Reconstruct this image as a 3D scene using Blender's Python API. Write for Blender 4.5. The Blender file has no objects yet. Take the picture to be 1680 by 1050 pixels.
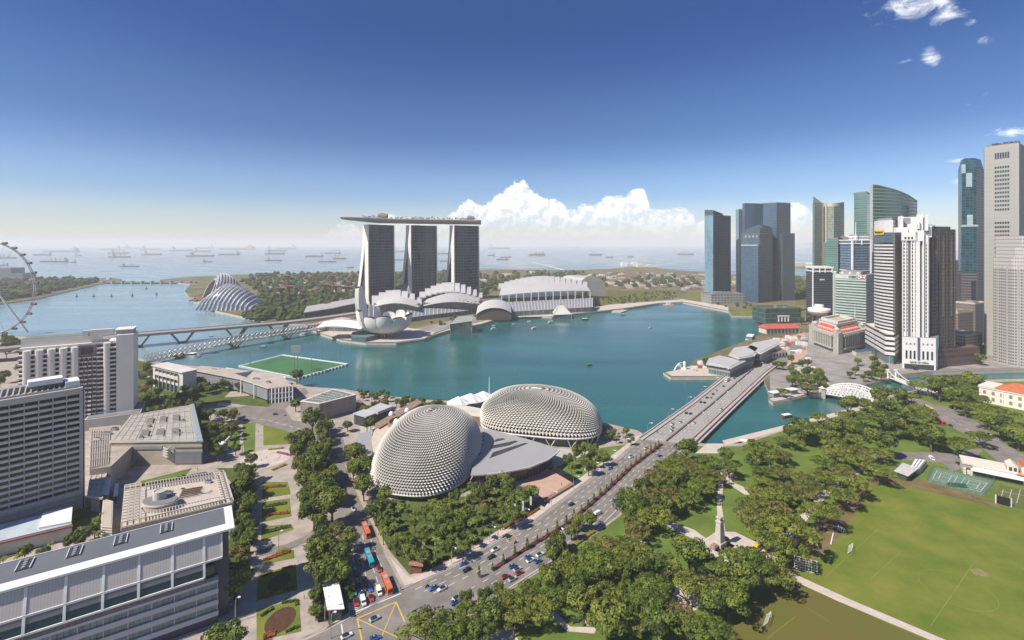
import bpy, bmesh, math, random
import numpy as np
from mathutils import Vector, Matrix, noise
rnd = random.Random(7)
SC = bpy.context.scene
COL = SC.collection
# ------------------------------------------------------------------ camera
# the photographer stands 150 m up a tower, level camera with the lens shifted down
F, H, CX, HY = 805.0, 150.0, 840.0, 400.0
cd = bpy.data.cameras.new('camera')
cam = bpy.data.objects.new('camera', cd); COL.objects.link(cam)
cam.location = (0, 0, H); cam.rotation_euler = (math.radians(90), 0, 0)
cd.sensor_width = 36; cd.lens = 36*F/1680; cd.shift_y = -(525-HY)/1680
cd.clip_start = 1; cd.clip_end = 200000
SC.camera = cam
# ------------------------------------------------------------------ sky and sun
SUN_EL = math.radians(47)
SUN_H = (-0.86, -0.51)
SUN_AZ = math.atan2(SUN_H[0], SUN_H[1])   # clockwise from +Y
w = bpy.data.worlds.new('World'); SC.world = w; w.use_nodes = True
nt = w.node_tree; nt.nodes.clear()
out = nt.nodes.new('ShaderNodeOutputWorld'); bg = nt.nodes.new('ShaderNodeBackground')
sky = nt.nodes.new('ShaderNodeTexSky'); sky.sky_type = 'NISHITA'; sky.sun_disc = False
sky.sun_elevation = SUN_EL; sky.sun_rotation = SUN_AZ
sky.altitude = 150; sky.air_density = 1.0; sky.dust_density = 0.6; sky.ozone_density = 1.6
geo = nt.nodes.new('ShaderNodeTexCoord'); sep = nt.nodes.new('ShaderNodeSeparateXYZ')
nt.links.new(geo.outputs['Generated'], sep.inputs[0])
cr = nt.nodes.new('ShaderNodeValToRGB'); cr.color_ramp.interpolation = 'EASE'
els = cr.color_ramp.elements
els[0].position = 0.0; els[0].color = (0.98, 0.95, 1.0, 1)
els[1].position = 0.55; els[1].color = (0.25, 0.42, 0.72, 1)
e = els.new(0.10); e.color = (0.56, 0.69, 0.93, 1)
e = els.new(0.22); e.color = (0.31, 0.45, 0.70, 1)
e = els.new(0.38); e.color = (0.19, 0.34, 0.63, 1)
e = els.new(0.05); e.color = (0.78, 0.82, 0.98, 1)
nt.links.new(sep.outputs['Z'], cr.inputs[0])
mul = nt.nodes.new('ShaderNodeMixRGB'); mul.blend_type = 'MULTIPLY'; mul.inputs[0].default_value = 1
nt.links.new(sky.outputs[0], mul.inputs[1]); nt.links.new(cr.outputs[0], mul.inputs[2])
# cumulus banks low over the horizon and a few high wisps, laid out by compass bearing and elevation
def NM(op, a, b=None, c=None, clamp=False):
    q = nt.nodes.new('ShaderNodeMath'); q.operation = op; q.use_clamp = clamp
    for i, x in enumerate((a, b, c)):
        if x is None: continue
        if isinstance(x, (int, float)): q.inputs[i].default_value = x
        else: nt.links.new(x, q.inputs[i])
    return q.outputs[0]
def SM(x, lo, hi, o0=0.0, o1=1.0):
    q = nt.nodes.new('ShaderNodeMapRange'); q.interpolation_type = 'SMOOTHSTEP'; nt.links.new(x, q.inputs[0])
    for i, v in zip((1, 2, 3, 4), (lo, hi, o0, o1)): q.inputs[i].default_value = v
    return q.outputs[0]
AZ = NM('ARCTAN2', sep.outputs['X'], sep.outputs['Y']); EL = NM('ARCSINE', sep.outputs['Z'])
cv = nt.nodes.new('ShaderNodeCombineXYZ'); nt.links.new(AZ, cv.inputs[0]); nt.links.new(EL, cv.inputs[1])
def NZ(scale, detail, rough, off=(0, 0, 0), sc=(1, 1, 1), dist=0.0):
    mp_ = nt.nodes.new('ShaderNodeMapping'); mp_.inputs['Location'].default_value = off; mp_.inputs['Scale'].default_value = sc; nt.links.new(cv.outputs[0], mp_.inputs[0])
    q = nt.nodes.new('ShaderNodeTexNoise'); q.inputs['Scale'].default_value = scale; q.inputs['Detail'].default_value = detail; q.inputs['Roughness'].default_value = rough; q.inputs['Distortion'].default_value = dist
    nt.links.new(mp_.outputs[0], q.inputs['Vector']); return q.outputs[0]
fc = nt.nodes.new('ShaderNodeFloatCurve'); nt.links.new(NM('MULTIPLY_ADD', AZ, 1/1.6, .5, True), fc.inputs[1])
prof = [(-9999, 0), (505, 0), (540, 24), (570, 34), (600, 18), (640, 50), (655, 46), (700, 38), (735, 44), (752, 58), (768, 72), (790, 66), (812, 78), (835, 92), (852, 104), (866, 94), (880, 82), (915, 74), (945, 60), (965, 66), (985, 70), (1005, 84), (1030, 82), (1052, 90), (1064, 66), (1085, 58), (1105, 66), (1122, 64), (1140, 38), (1170, 26), (1230, 20), (1285, 40), (1306, 66), (1325, 64), (1345, 42), (1400, 10), (1500, 0), (9999, 0)]
cur = fc.mapping.curves[0]; pts_ = []
for px_, h_ in prof:
    az = math.atan((px_-CX)/F) if abs(px_) < 9000 else math.copysign(.8, px_); pts_.append((az/1.6+.5, math.atan(h_/F*math.cos(az))/.16))
for i, (a_, b_) in enumerate(pts_):
    if i < 2: cur.points[0 if i == 0 else -1].location = (a_, b_) if i == 0 else (1.0, 0.0)
for a_, b_ in pts_[1:-1]: cur.points.new(a_, b_)
fc.mapping.update()
TOP = NM('MULTIPLY', fc.outputs[0], .16)
n1 = NZ(34, 9, .62, dist=.25); n1b = NZ(34, 9, .62, off=(.006, -.008, 0), dist=.25); n2 = NZ(110, 6, .6)
edge = NM('ADD', NM('SUBTRACT', TOP, EL), NM('MULTIPLY', NM('SUBTRACT', n1, .5), .05))
edge = NM('ADD', edge, NM('MULTIPLY', NM('SUBTRACT', n2, .5), .012))
den = NM('MULTIPLY', SM(edge, -.0025, .006), SM(TOP, .002, .02)); fade = SM(EL, .008, .09, .25, 1.0); den = NM('MULTIPLY', den, fade)
lit = SM(NM('ADD', NM('MULTIPLY', NM('SUBTRACT', n1, n1b), 7.0), NM('MULTIPLY', NM('SUBTRACT', EL, NM('MULTIPLY', TOP, .75)), 9.0)), -.75, .35)
# wisps: soft patches of torn noise round given bearings
wn_ = NZ(26, 8, .68, sc=(1, 1.9, 1), dist=.6); wsp = None
for px_, py_, w_, h_, k_ in ((1500, 6, 75, 26, .95), (1555, 22, 50, 17, .8), (1524, 95, 20, 18, .95), (1490, 99, 14, 5, .8), (1612, 64, 16, 8, .7), (1590, 38, 26, 9, .7), (1655, 217, 44, 9, .95), (1572, 263, 30, 4, .75), (1572, 297, 16, 10, .7), (1588, 172, 10, 4, .5), (1618, 155, 9, 4, .5), (1110, 292, 14, 4, .3), (1430, 2, 30, 8, .6)):
    az = math.atan((px_-CX)/F); el = math.atan((HY-py_)/F*math.cos(az)); sa = w_/F*math.cos(az)**2; se = max(.004, h_/F*math.cos(az))
    dx = NM('DIVIDE', NM('SUBTRACT', AZ, az), sa); dy = NM('DIVIDE', NM('SUBTRACT', EL, el), se)
    d2 = NM('ADD', NM('MULTIPLY', dx, dx), NM('MULTIPLY', dy, dy)); g_ = NM('MULTIPLY', NM('EXPONENT', NM('MULTIPLY', d2, -.9)), k_); wsp = g_ if wsp is None else NM('MAXIMUM', wsp, g_)
wd = SM(NM('ADD', wsp, NM('MULTIPLY', NM('SUBTRACT', wn_, .5), 2.6)), .40, 1.45); wd = NM('MULTIPLY', wd, SM(wsp, .03, .25))
cc_ = nt.nodes.new('ShaderNodeMixRGB'); cc_.inputs[1].default_value = (6.2, 6.5, 7.1, 1); cc_.inputs[2].default_value = (9.2, 9.0, 8.7, 1); nt.links.new(lit, cc_.inputs[0])
ma = nt.nodes.new('ShaderNodeMixRGB'); nt.links.new(den, ma.inputs[0]); nt.links.new(mul.outputs[0], ma.inputs[1]); nt.links.new(cc_.outputs[0], ma.inputs[2])
mw = nt.nodes.new('ShaderNodeMixRGB'); nt.links.new(wd, mw.inputs[0]); nt.links.new(ma.outputs[0], mw.inputs[1]); mw.inputs[2].default_value = (8.6, 8.8, 9.2, 1)
nt.links.new(mw.outputs[0], bg.inputs[0]); bg.inputs[1].default_value = 0.105
nt.links.new(bg.outputs[0], out.inputs[0])
sd = bpy.data.lights.new('sun', 'SUN'); sd.energy = 5.0; sd.angle = math.radians(0.55); sd.color = (1.0, 0.915, 0.79)
sun = bpy.data.objects.new('sun', sd); COL.objects.link(sun)
sv = Vector((SUN_H[0]*math.cos(SUN_EL)/math.hypot(*SUN_H), SUN_H[1]*math.cos(SUN_EL)/math.hypot(*SUN_H), math.sin(SUN_EL)))
sun.rotation_euler = sv.to_track_quat('Z', 'Y').to_euler(); sun.location = (0, 0, 900)
SC.view_settings.view_transform = 'Standard'; SC.view_settings.look = 'None'
SC.view_settings.exposure = 0.42; SC.view_settings.gamma = 1
SC.render.engine = 'CYCLES'
SC.cycles.max_bounces = 6; SC.cycles.diffuse_bounces = 2; SC.cycles.glossy_bounces = 3
SC.cycles.transmission_bounces = 3; SC.cycles.transparent_max_bounces = 12; SC.cycles.volume_bounces = 3
SC.cycles.use_denoising = True; SC.cycles.use_adaptive_sampling = True; SC.cycles.adaptive_threshold = 0.015
SC.cycles.sample_clamp_indirect = 4
# ------------------------------------------------------------------ helpers
def G(px, py, z=0.0):
    "place on the level z of the point seen at (px, py) of the photo"
    d = F*(H-z)/(py-HY)
    return ((px-CX)*d/F, d)
def D(px, d):
    return ((px-CX)*d/F, d)
def ZT(py, d): return H-(py-HY)*d/F
def tag(o, label=None, cat=None, group=None, kind=None):
    if label: o['label'] = label
    if cat: o['category'] = cat
    if group: o['group'] = group
    if kind: o['kind'] = kind
    return o
def empty(name, loc=(0, 0, 0), rz=0.0, label=None, cat=None, group=None):
    o = bpy.data.objects.new(name, None); COL.objects.link(o)
    o.location = (loc[0], loc[1], loc[2] if len(loc) > 2 else 0); o.rotation_euler = (0, 0, rz)
    o.empty_display_size = 1
    return tag(o, label, cat, group)
def copy_tree(o, parent=None):
    c = o.copy(); COL.objects.link(c)
    if parent is not None: c.parent = parent; c.matrix_parent_inverse = Matrix()
    for ch in KIDS.get(o.name, []):
        copy_tree(ch, c)
    return c
KIDS = {}
class MB:
    "collects faces; build() links them as one mesh object"
    def __init__(s): s.v = []; s.f = []; s.m = []; s.uv = []; s.sm = []
    def poly(s, pts, m=0, uv=None, smooth=False):
        i = len(s.v); s.v += [tuple(p) for p in pts]; n = len(pts)
        s.f.append(tuple(range(i, i+n))); s.m.append(m); s.sm.append(smooth)
        s.uv.append(uv if uv else [(p[0], p[1]) for p in pts]); return s
    def wall(s, a, b, z0, z1, m=0, u0=0.0):
        L = math.hypot(b[0]-a[0], b[1]-a[1])
        s.poly([(a[0], a[1], z0), (b[0], b[1], z0), (b[0], b[1], z1), (a[0], a[1], z1)], m,
               [(u0, z0), (u0+L, z0), (u0+L, z1), (u0, z1)]); return u0+L
    def prism(s, pts, z0, z1, m=0, mt=None, bottom=True):
        "pts counter-clockwise"
        a = sum(pts[i][0]*pts[(i+1) % len(pts)][1]-pts[(i+1) % len(pts)][0]*pts[i][1] for i in range(len(pts)))
        if a < 0: pts = pts[::-1]
        u = 0.0
        for i in range(len(pts)):
            u = s.wall(pts[i], pts[(i+1) % len(pts)], z0, z1, m, u)
        s.poly([(p[0], p[1], z1) for p in pts], m if mt is None else mt)
        if bottom: s.poly([(p[0], p[1], z0) for p in pts][::-1], m)
        return s
    def box(s, x0, x1, y0, y1, z0, z1, m=0, mt=None):
        return s.prism([(x0, y0), (x1, y0), (x1, y1), (x0, y1)], z0, z1, m, mt)
    def bar(s, p, q, w, h=None, m=0, up=(0, 0, 1)):
        "rectangular bar from p to q"
        h = h or w; p = Vector(p); q = Vector(q); t = (q-p).normalized(); u = Vector(up)
        if abs(t.dot(u)) > .98: u = Vector((1, 0, 0))
        r = t.cross(u).normalized(); u = r.cross(t)
        c = [(-1, -1), (1, -1), (1, 1), (-1, 1)]
        A = [p+r*(i*w/2)+u*(j*h/2) for i, j in c]; B = [q+r*(i*w/2)+u*(j*h/2) for i, j in c]
        for k in range(4):
            l = (k+1) % 4
            s.poly([A[k], A[l], B[l], B[k]][::-1], m)
        s.poly(A, m); s.poly(B[::-1], m); return s
    def tube(s, pts, r, n=6, m=0, r2=None, closed=False):
        pts = [Vector(p) for p in pts]; N = len(pts); rings = []
        for i, p in enumerate(pts):
            if closed: t = pts[(i+1) % N]-pts[i-1]
            else: t = pts[min(i+1, N-1)]-pts[max(i-1, 0)]
            t.normalize(); u = Vector((0, 0, 1)) if abs(t.z) < .95 else Vector((1, 0, 0))
            a = t.cross(u).normalized(); b = a.cross(t)
            rr = r if r2 is None else r+(r2-r)*i/(N-1)
            rings.append([p+(a*math.cos(2*math.pi*k/n)+b*math.sin(2*math.pi*k/n))*rr for k in range(n)])
        for i in range(N if closed else N-1):
            A = rings[i]; B = rings[(i+1) % N]
            for k in range(n):
                l = (k+1) % n; s.poly([A[k], B[k], B[l], A[l]], m, smooth=True)
        if not closed: s.poly(rings[0], m); s.poly(rings[-1][::-1], m)
        return s
    def lathe(s, prof, n=24, m=0, c=(0, 0), smooth=True):
        for j in range(len(prof)-1):
            (r0, z0), (r1, z1) = prof[j], prof[j+1]
            for k in range(n):
                a = 2*math.pi*k/n; b = 2*math.pi*(k+1)/n
                P = [(c[0]+r0*math.cos(a), c[1]+r0*math.sin(a), z0), (c[0]+r0*math.cos(b), c[1]+r0*math.sin(b), z0),
                     (c[0]+r1*math.cos(b), c[1]+r1*math.sin(b), z1), (c[0]+r1*math.cos(a), c[1]+r1*math.sin(a), z1)]
                if r0 < 1e-6: P = P[1:]
                elif r1 < 1e-6: P = P[:3]
                s.poly(P, m, smooth=smooth)
        return s
    def grid(s, pts, m=0, smooth=True, closed_u=False):
        "pts[i][j] rows of points"
        base = len(s.v); R = len(pts); Cn = len(pts[0])
        for row in pts:
            s.v += [tuple(p) for p in row]
        for i in range(R-1):
            for j in range(Cn if closed_u else Cn-1):
                a = base+i*Cn+j; b = base+i*Cn+(j+1) % Cn
                s.f.append((a, b, b+Cn, a+Cn)); s.m.append(m); s.sm.append(smooth)
                s.uv.append([(j, i), (j+1, i), (j+1, i+1), (j, i+1)])
        return s
    def build(s, name, mats, parent=None, label=None, cat=None, group=None, kind=None, loc=None, rz=None):
        me = bpy.data.meshes.new(name)
        me.from_pydata(s.v, [], s.f)
        if not isinstance(mats, (list, tuple)): mats = [mats]
        for m_ in mats: me.materials.append(m_)
        me.polygons.foreach_set('material_index', s.m)
        me.polygons.foreach_set('use_smooth', s.sm)
        uvl = me.uv_layers.new(name='UVMap')
        flat = [c for f in s.uv for uv in f for c in uv]
        if len(flat) == 2*len(me.loops): uvl.data.foreach_set('uv', flat)
        me.update()
        o = bpy.data.objects.new(name, me); COL.objects.link(o)
        if parent is not None:
            o.parent = parent; KIDS.setdefault(parent.name, []).append(o)
        if loc: o.location = loc
        if rz: o.rotation_euler = (0, 0, rz)
        return tag(o, label, cat, group, kind)
def inset(pts, k):
    "move the outline inwards by k metres (convex outlines)"
    n = len(pts); a = sum(pts[i][0]*pts[(i+1) % n][1]-pts[(i+1) % n][0]*pts[i][1] for i in range(n))
    sg = 1 if a > 0 else -1; out_ = []
    for i in range(n):
        p0, p1, p2 = Vector(pts[i-1][:2]), Vector(pts[i][:2]), Vector(pts[(i+1) % n][:2])
        d1 = (p1-p0).normalized(); d2 = (p2-p1).normalized()
        n1 = Vector((-d1.y, d1.x))*sg; n2 = Vector((-d2.y, d2.x))*sg
        q = n1+n2; q = q/(max(.2, 1+n1.dot(n2)))
        out_.append((p1.x+q.x*k, p1.y+q.y*k))
    return out_
# ------------------------------------------------------------------ materials
MATS = {}
def mat(name, col, rough=0.7, metal=0.0, var=0.12, scale=0.15, spec=0.5, bump=0.0, var2=None):
    if name in MATS: return MATS[name]
    m = bpy.data.materials.new(name); m.use_nodes = True; t = m.node_tree; b = t.nodes['Principled BSDF']
    b.inputs['Roughness'].default_value = rough; b.inputs['Metallic'].default_value = metal
    b.inputs['Specular IOR Level'].default_value = spec if rough < .8 else .15
    g = t.nodes.new('ShaderNodeNewGeometry')
    n = t.nodes.new('ShaderNodeTexNoise'); n.inputs['Scale'].default_value = scale; n.inputs['Detail'].default_value = 6
    n.inputs['Roughness'].default_value = 0.65
    t.links.new(g.outputs['Position'], n.inputs['Vector'])
    r = t.nodes.new('ShaderNodeValToRGB')
    c = col; k0, k1 = 1-var, 1+var
    if var2 is None: ca = [min(1, x*k0) for x in c]; cb = [min(1, x*k1) for x in c]
    else: ca = c; cb = var2
    r.color_ramp.elements[0].position = 0.32; r.color_ramp.elements[1].position = 0.68
    r.color_ramp.elements[0].color = (*ca, 1); r.color_ramp.elements[1].color = (*cb, 1)
    t.links.new(n.outputs[0], r.inputs[0]); t.links.new(r.outputs[0], b.inputs['Base Color'])
    if bump:
        bp = t.nodes.new('ShaderNodeBump'); bp.inputs['Strength'].default_value = bump; bp.inputs['Distance'].default_value = 0.3
        t.links.new(n.outputs[0], bp.inputs['Height']); t.links.new(bp.outputs[0], b.inputs['Normal'])
    MATS[name] = m; return m
def facade(name, glass, frame, fh=4.0, fw=3.0, rh=0.35, rw=0.12, rough=0.12, rand=0.5, tint=None, spec=0.6, frough=0.6, metal=0.0, sheen=None):
    "curtain wall in metres of the wall: UV u along the wall, v up"
    if name in MATS: return MATS[name]
    m = bpy.data.materials.new(name); m.use_nodes = True; t = m.node_tree; b = t.nodes['Principled BSDF']
    N = t.nodes.new; L = t.links.new
    uv = N('ShaderNodeUVMap'); sp = N('ShaderNodeSeparateXYZ'); L(uv.outputs[0], sp.inputs[0])
    def math_(op, a, bb=None, c_=None):
        q = N('ShaderNodeMath'); q.operation = op
        for i, x in enumerate((a, bb)):
            if x is None: continue
            if isinstance(x, (int, float)): q.inputs[i].default_value = x
            else: L(x, q.inputs[i])
        return q.outputs[0]
    U = math_('DIVIDE', sp.outputs[0], fw); V = math_('DIVIDE', sp.outputs[1], fh)
    fu = math_('FRACT', U); fv = math_('FRACT', V)
    gu = math_('GREATER_THAN', fu, rw); gv = math_('GREATER_THAN', fv, rh)
    msk = math_('MULTIPLY', gu, gv)
    cu = math_('FLOOR', U); cv = math_('FLOOR', V)
    cmb = N('ShaderNodeCombineXYZ'); L(cu, cmb.inputs[0]); L(cv, cmb.inputs[1])
    wn = N('ShaderNodeTexWhiteNoise'); wn.noise_dimensions = '3D'; L(cmb.outputs[0], wn.inputs[0])
    g = N('ShaderNodeNewGeometry'); ns = N('ShaderNodeTexNoise'); ns.inputs['Scale'].default_value = 0.025; ns.inputs['Detail'].default_value = 4
    mp = N('ShaderNodeMapping'); mp.inputs['Scale'].default_value = (1, 1, 0.35); L(g.outputs['Position'], mp.inputs[0]); L(mp.outputs[0], ns.inputs['Vector'])
    mix1 = N('ShaderNodeMixRGB'); mix1.inputs[1].default_value = (*[x*(1-rand*.6) for x in glass], 1)
    mix1.inputs[2].default_value = (*[min(1, x*(1+rand)) for x in glass], 1); L(wn.outputs[0], mix1.inputs[0])
    mix2 = N('ShaderNodeMixRGB'); mix2.inputs[2].default_value = (*(tint or [min(1, x*1.6+.01) for x in glass]), 1)
    mr = N('ShaderNodeMapRange'); mr.inputs[1].default_value = .42; mr.inputs[2].default_value = .68; mr.inputs[4].default_value = .8
    L(ns.outputs[0], mr.inputs[0]); L(mr.outputs[0], mix2.inputs[0]); L(mix1.outputs[0], mix2.inputs[1])
    mix3 = N('ShaderNodeMixRGB'); mix3.inputs[1].default_value = (*frame, 1); L(msk, mix3.inputs[0]); L(mix2.outputs[0], mix3.inputs[2])
    L(mix3.outputs[0], b.inputs['Base Color'])
    rr = N('ShaderNodeMapRange'); rr.inputs[3].default_value = frough; rr.inputs[4].default_value = rough; L(msk, rr.inputs[0]); L(rr.outputs[0], b.inputs['Roughness'])
    b.inputs['Specular IOR Level'].default_value = spec; b.inputs['Metallic'].default_value = metal
    MATS[name] = m; return m
CONC = mat('pale_concrete', (.42, .40, .37), .85, scale=.2)
PAVE = mat('paving', (.36, .31, .27), .85, scale=.12, var=.22)
WHITE = mat('white_paint', (.72, .72, .70), .6, var=.06)
CREAM = mat('cream_render', (.56, .53, .47), .8, var=.10, scale=.08)
GREY = mat('grey_metal', (.30, .31, .33), .5, metal=.3)
DARK = mat('dark_metal', (.045, .05, .06), .45)
STEEL = mat('pale_steel', (.46, .47, .49), .38, metal=.6, var=.08)
GLASS = mat('dark_glass', (.02, .03, .04), .08, spec=.8, var=.3)
GLASSG = mat('green_glass', (.05, .10, .10), .1, spec=.8, var=.3)
BROOF = mat('grey_roofing', (.20, .205, .215), .8, var=.18, scale=.1)
ORANGE = mat('terracotta_tiles', (.42, .13, .06), .8, var=.15, scale=.6)
REDROOF = mat('red_roof', (.45, .09, .06), .7, var=.12)
BROWN = mat('brown_cladding', (.20, .13, .10), .7, var=.2)
# ------------------------------------------------------------------ the setting
def BW(mb, name, mats, parent=None, **k):
    "mb holds world coordinates; put it under parent"
    off = Vector((0, 0, 0)); p = parent
    while p is not None: off += p.location; p = p.parent
    if parent is not None: mb.v = [(v[0]-off.x, v[1]-off.y, v[2]-off.z) for v in mb.v]
    return mb.build(name, mats, parent, **k)
def sheet(name, px, z, m, kind='structure', world=None, **k):
    P = world or [G(x, y, 0) for x, y in px]
    a = sum(P[i][0]*P[(i+1) % len(P)][1]-P[(i+1) % len(P)][0]*P[i][1] for i in range(len(P)))
    if a < 0: P = P[::-1]
    mb = MB(); mb.poly([(p[0], p[1], z) for p in P]); return mb.build(name, m, kind=kind, **k)
def watermat():
    m = bpy.data.materials.new('sea_water'); m.use_nodes = True; t = m.node_tree; b = t.nodes['Principled BSDF']
    N = t.nodes.new; L = t.links.new
    g = N('ShaderNodeNewGeometry')
    n = N('ShaderNodeTexNoise'); n.inputs['Scale'].default_value = .004; n.inputs['Detail'].default_value = 5; n.inputs['Distortion'].default_value = .6
    mp = N('ShaderNodeMapping'); mp.inputs['Scale'].default_value = (.55, 1.6, 1)
    L(g.outputs['Position'], mp.inputs[0]); L(mp.outputs[0], n.inputs['Vector'])
    r = N('ShaderNodeValToRGB'); r.color_ramp.elements[0].position = .35; r.color_ramp.elements[1].position = .7
    r.color_ramp.elements[0].color = (.010, .084, .080, 1); r.color_ramp.elements[1].color = (.032, .148, .138, 1)
    L(n.outputs[0], r.inputs[0])
    # base colour carries mirrored haze in the left channel and haze over the sea
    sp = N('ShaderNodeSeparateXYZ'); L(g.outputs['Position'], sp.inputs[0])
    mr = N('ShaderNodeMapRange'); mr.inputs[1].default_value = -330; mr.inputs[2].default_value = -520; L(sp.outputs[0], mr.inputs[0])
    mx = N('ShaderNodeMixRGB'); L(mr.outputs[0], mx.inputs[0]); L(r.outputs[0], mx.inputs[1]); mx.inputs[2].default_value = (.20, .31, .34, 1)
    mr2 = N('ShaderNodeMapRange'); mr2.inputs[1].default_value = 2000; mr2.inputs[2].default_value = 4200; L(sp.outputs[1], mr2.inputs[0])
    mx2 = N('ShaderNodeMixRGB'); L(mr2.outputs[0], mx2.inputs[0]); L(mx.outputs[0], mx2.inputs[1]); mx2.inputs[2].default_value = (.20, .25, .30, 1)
    L(mx2.outputs[0], b.inputs['Base Color']); rn = N('ShaderNodeTexNoise'); rn.inputs['Scale'].default_value = .012; rn.inputs['Detail'].default_value = 6; mp3 = N('ShaderNodeMapping'); mp3.inputs['Scale'].default_value = (.5, 1.3, 1); mp3.inputs['Rotation'].default_value = (0, 0, .25); L(g.outputs['Position'], mp3.inputs[0]); L(mp3.outputs[0], rn.inputs['Vector'])
    rm = N('ShaderNodeMapRange'); rm.inputs[1].default_value = .38; rm.inputs[2].default_value = .62; rm.inputs[3].default_value = .15; rm.inputs[4].default_value = .27; L(rn.outputs[0], rm.inputs[0]); L(rm.outputs[0], b.inputs['Roughness']); b.inputs['Specular IOR Level'].default_value = .5
    w1 = N('ShaderNodeTexNoise'); w1.inputs['Scale'].default_value = .22; w1.inputs['Detail'].default_value = 4; L(g.outputs['Position'], w1.inputs['Vector'])
    bp = N('ShaderNodeBump'); bp.inputs['Strength'].default_value = .35; bp.inputs['Distance'].default_value = .35
    L(w1.outputs[0], bp.inputs['Height']); L(bp.outputs[0], b.inputs['Normal'])
    return m
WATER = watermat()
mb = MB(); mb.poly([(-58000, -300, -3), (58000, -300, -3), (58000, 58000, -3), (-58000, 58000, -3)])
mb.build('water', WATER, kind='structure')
def land(name, P, m, side=CONC, z=0.0):
    a = sum(P[i][0]*P[(i+1) % len(P)][1]-P[(i+1) % len(P)][0]*P[i][1] for i in range(len(P)))
    if a < 0: P = P[::-1]
    mb = MB(); mb.prism(P, -6, z, 1, 0); return mb.build(name, [m, side], kind='structure')
SOIL = mat('earth', (.20, .165, .10), .95, scale=.03, var2=(.12, .13, .05))
FARG = mat('far_land', (.22, .165, .11), .95, scale=.012, var2=(.08, .10, .035))
near = [(-900, 60), (-900, 700)] + [G(*p) for p in [(-20, 549), (60, 553), (215, 583), (245, 592), (310, 600), (395, 608), (480, 625), (500, 634),
    (560, 638), (640, 650), (700, 656), (800, 660), (985, 692), (1045, 706), (1060, 714), (1165, 729), (1215, 727), (1240, 716), (1300, 697),
    (1350, 682), (1400, 668), (1440, 655), (1460, 648), (1500, 640), (1560, 629), (1620, 623), (1800, 618)]] + [(900, 550), (900, 60)]
land('ground', near, PAVE)
bay = [(1800, 606), (1680, 607), (1530, 611), (1480, 617), (1440, 627), (1395, 637), (1345, 646), (1330, 648), (1300, 656), (1268, 661), (1261, 655),
    (1260, 640), (1253, 622), (1180, 619), (1100, 619), (1088, 611), (1112, 606), (1130, 600), (1140, 590), (1160, 583), (1215, 562), (1240, 552),
    (1252, 545), (1257, 519), (1200, 518), (1196, 511), (1165, 505), (1120, 496), (1080, 498), (1020, 507), (975, 512), (935, 516), (905, 520),
    (860, 518), (820, 522), (790, 532), (745, 540), (715, 549), (695, 557), (650, 563), (600, 563), (560, 558), (530, 549), (515, 542), (500, 532),
    (440, 530), (405, 521), (345, 508), (315, 493), (303, 478), (312, 466), (262, 461.6), (262, 459), (300, 455), (385, 450.5), (600, 446), (800, 442),
    (950, 443), (1020, 440), (1050, 437), (1090, 441), (1150, 446), (1210, 450), (1300, 453), (1345, 452), (1500, 446), (1900, 444)]
land('ground', [G(*p) for p in bay], FARG)
left_far = [(-600, 560), (-100, 512), (0, 498), (60, 490), (110, 478), (165, 465.5), (197, 461.5), (200, 458), (185, 456), (100, 457), (0, 459), (-600, 470)]
land('ground', [G(*p) for p in left_far], FARG)
# ---- surfaces on the near land
LAWN = mat('lawn', (.085, .13, .028), .95, scale=.05, var2=(.14, .20, .035))
FIELD = mat('playing_field', (.09, .14, .016), .95, scale=.045, var2=(.185, .195, .036))
FIELD2 = mat('worn_field', (.135, .105, .03), .95, scale=.035, var2=(.10, .125, .024))
ROAD = mat('asphalt', (.205, .185, .17), .9, scale=.09, var=.24)
PATHM = mat('pale_path', (.50, .43, .38), .9, scale=.2, var=.14)
PINK = mat('pink_paving', (.46, .31, .24), .9, scale=.15, var=.1)
MARK = mat('road_paint', (.62, .61, .58), .8, var=.1)
YEL = mat('yellow_paint', (.55, .40, .09), .8, var=.1)
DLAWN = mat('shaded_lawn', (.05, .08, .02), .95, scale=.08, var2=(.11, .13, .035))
park = [(1162, 733), (1137, 730), (1098, 752), (1045, 806), (1018, 846), (982, 873), (930, 909), (865, 951), (808, 986), (745, 1030), (700, 1070), (1240, 1140), (1700, 1130),
        (1900, 900), (1900, 620), (1620, 627), (1560, 633), (1500, 644), (1460, 652), (1400, 673), (1350, 687), (1300, 702), (1240, 722), (1215, 732)]
sheet('park_lawn', park, .04, LAWN)
sheet('playing_field', [(1296, 938), (1320, 905), (1345, 872), (1385, 835), (1425, 800), (1450, 786), (1500, 790), (1580, 812), (1640, 832), (1900, 900), (2100, 1300), (1536, 1052)], .08, FIELD)
sheet('worn_field', [(1283, 946), (1529, 1055), (1640, 1120), (1150, 1120), (1190, 1040), (1240, 985)], .08, FIELD2)
sheet('path', [(1278, 936), (1290, 936), (1400, 986), (1560, 1054), (1640, 1085), (1640, 1094), (1535, 1054), (1380, 989), (1286, 946)], .12, PATHM)
sheet('path', [(1140, 895), (1176, 872), (1206, 873), (1247, 893), (1262, 905), (1240, 912), (1195, 925), (1165, 912), (1132, 903)], .12, PATHM)   # memorial plaza
sheet('path', [(1180, 775), (1188, 775), (1184, 830), (1190, 872), (1178, 872), (1176, 830)], .10, PATHM)
sheet('path', [(1095, 853), (1140, 870), (1160, 885), (1150, 890), (1100, 868), (1088, 858)], .10, PATHM)
sheet('path', [(1188, 770), (1205, 772), (1200, 790), (1222, 800), (1232, 812), (1222, 812), (1196, 795), (1186, 785)], .10, PATHM)
sheet('path', [(1050, 888), (1062, 888), (1064, 925), (1072, 960), (1062, 962), (1052, 925)], .10, PATHM)
sheet('path', [(890, 1000), (905, 996), (935, 1028), (980, 1030), (975, 1040), (930, 1036)], .10, PATHM)
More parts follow.
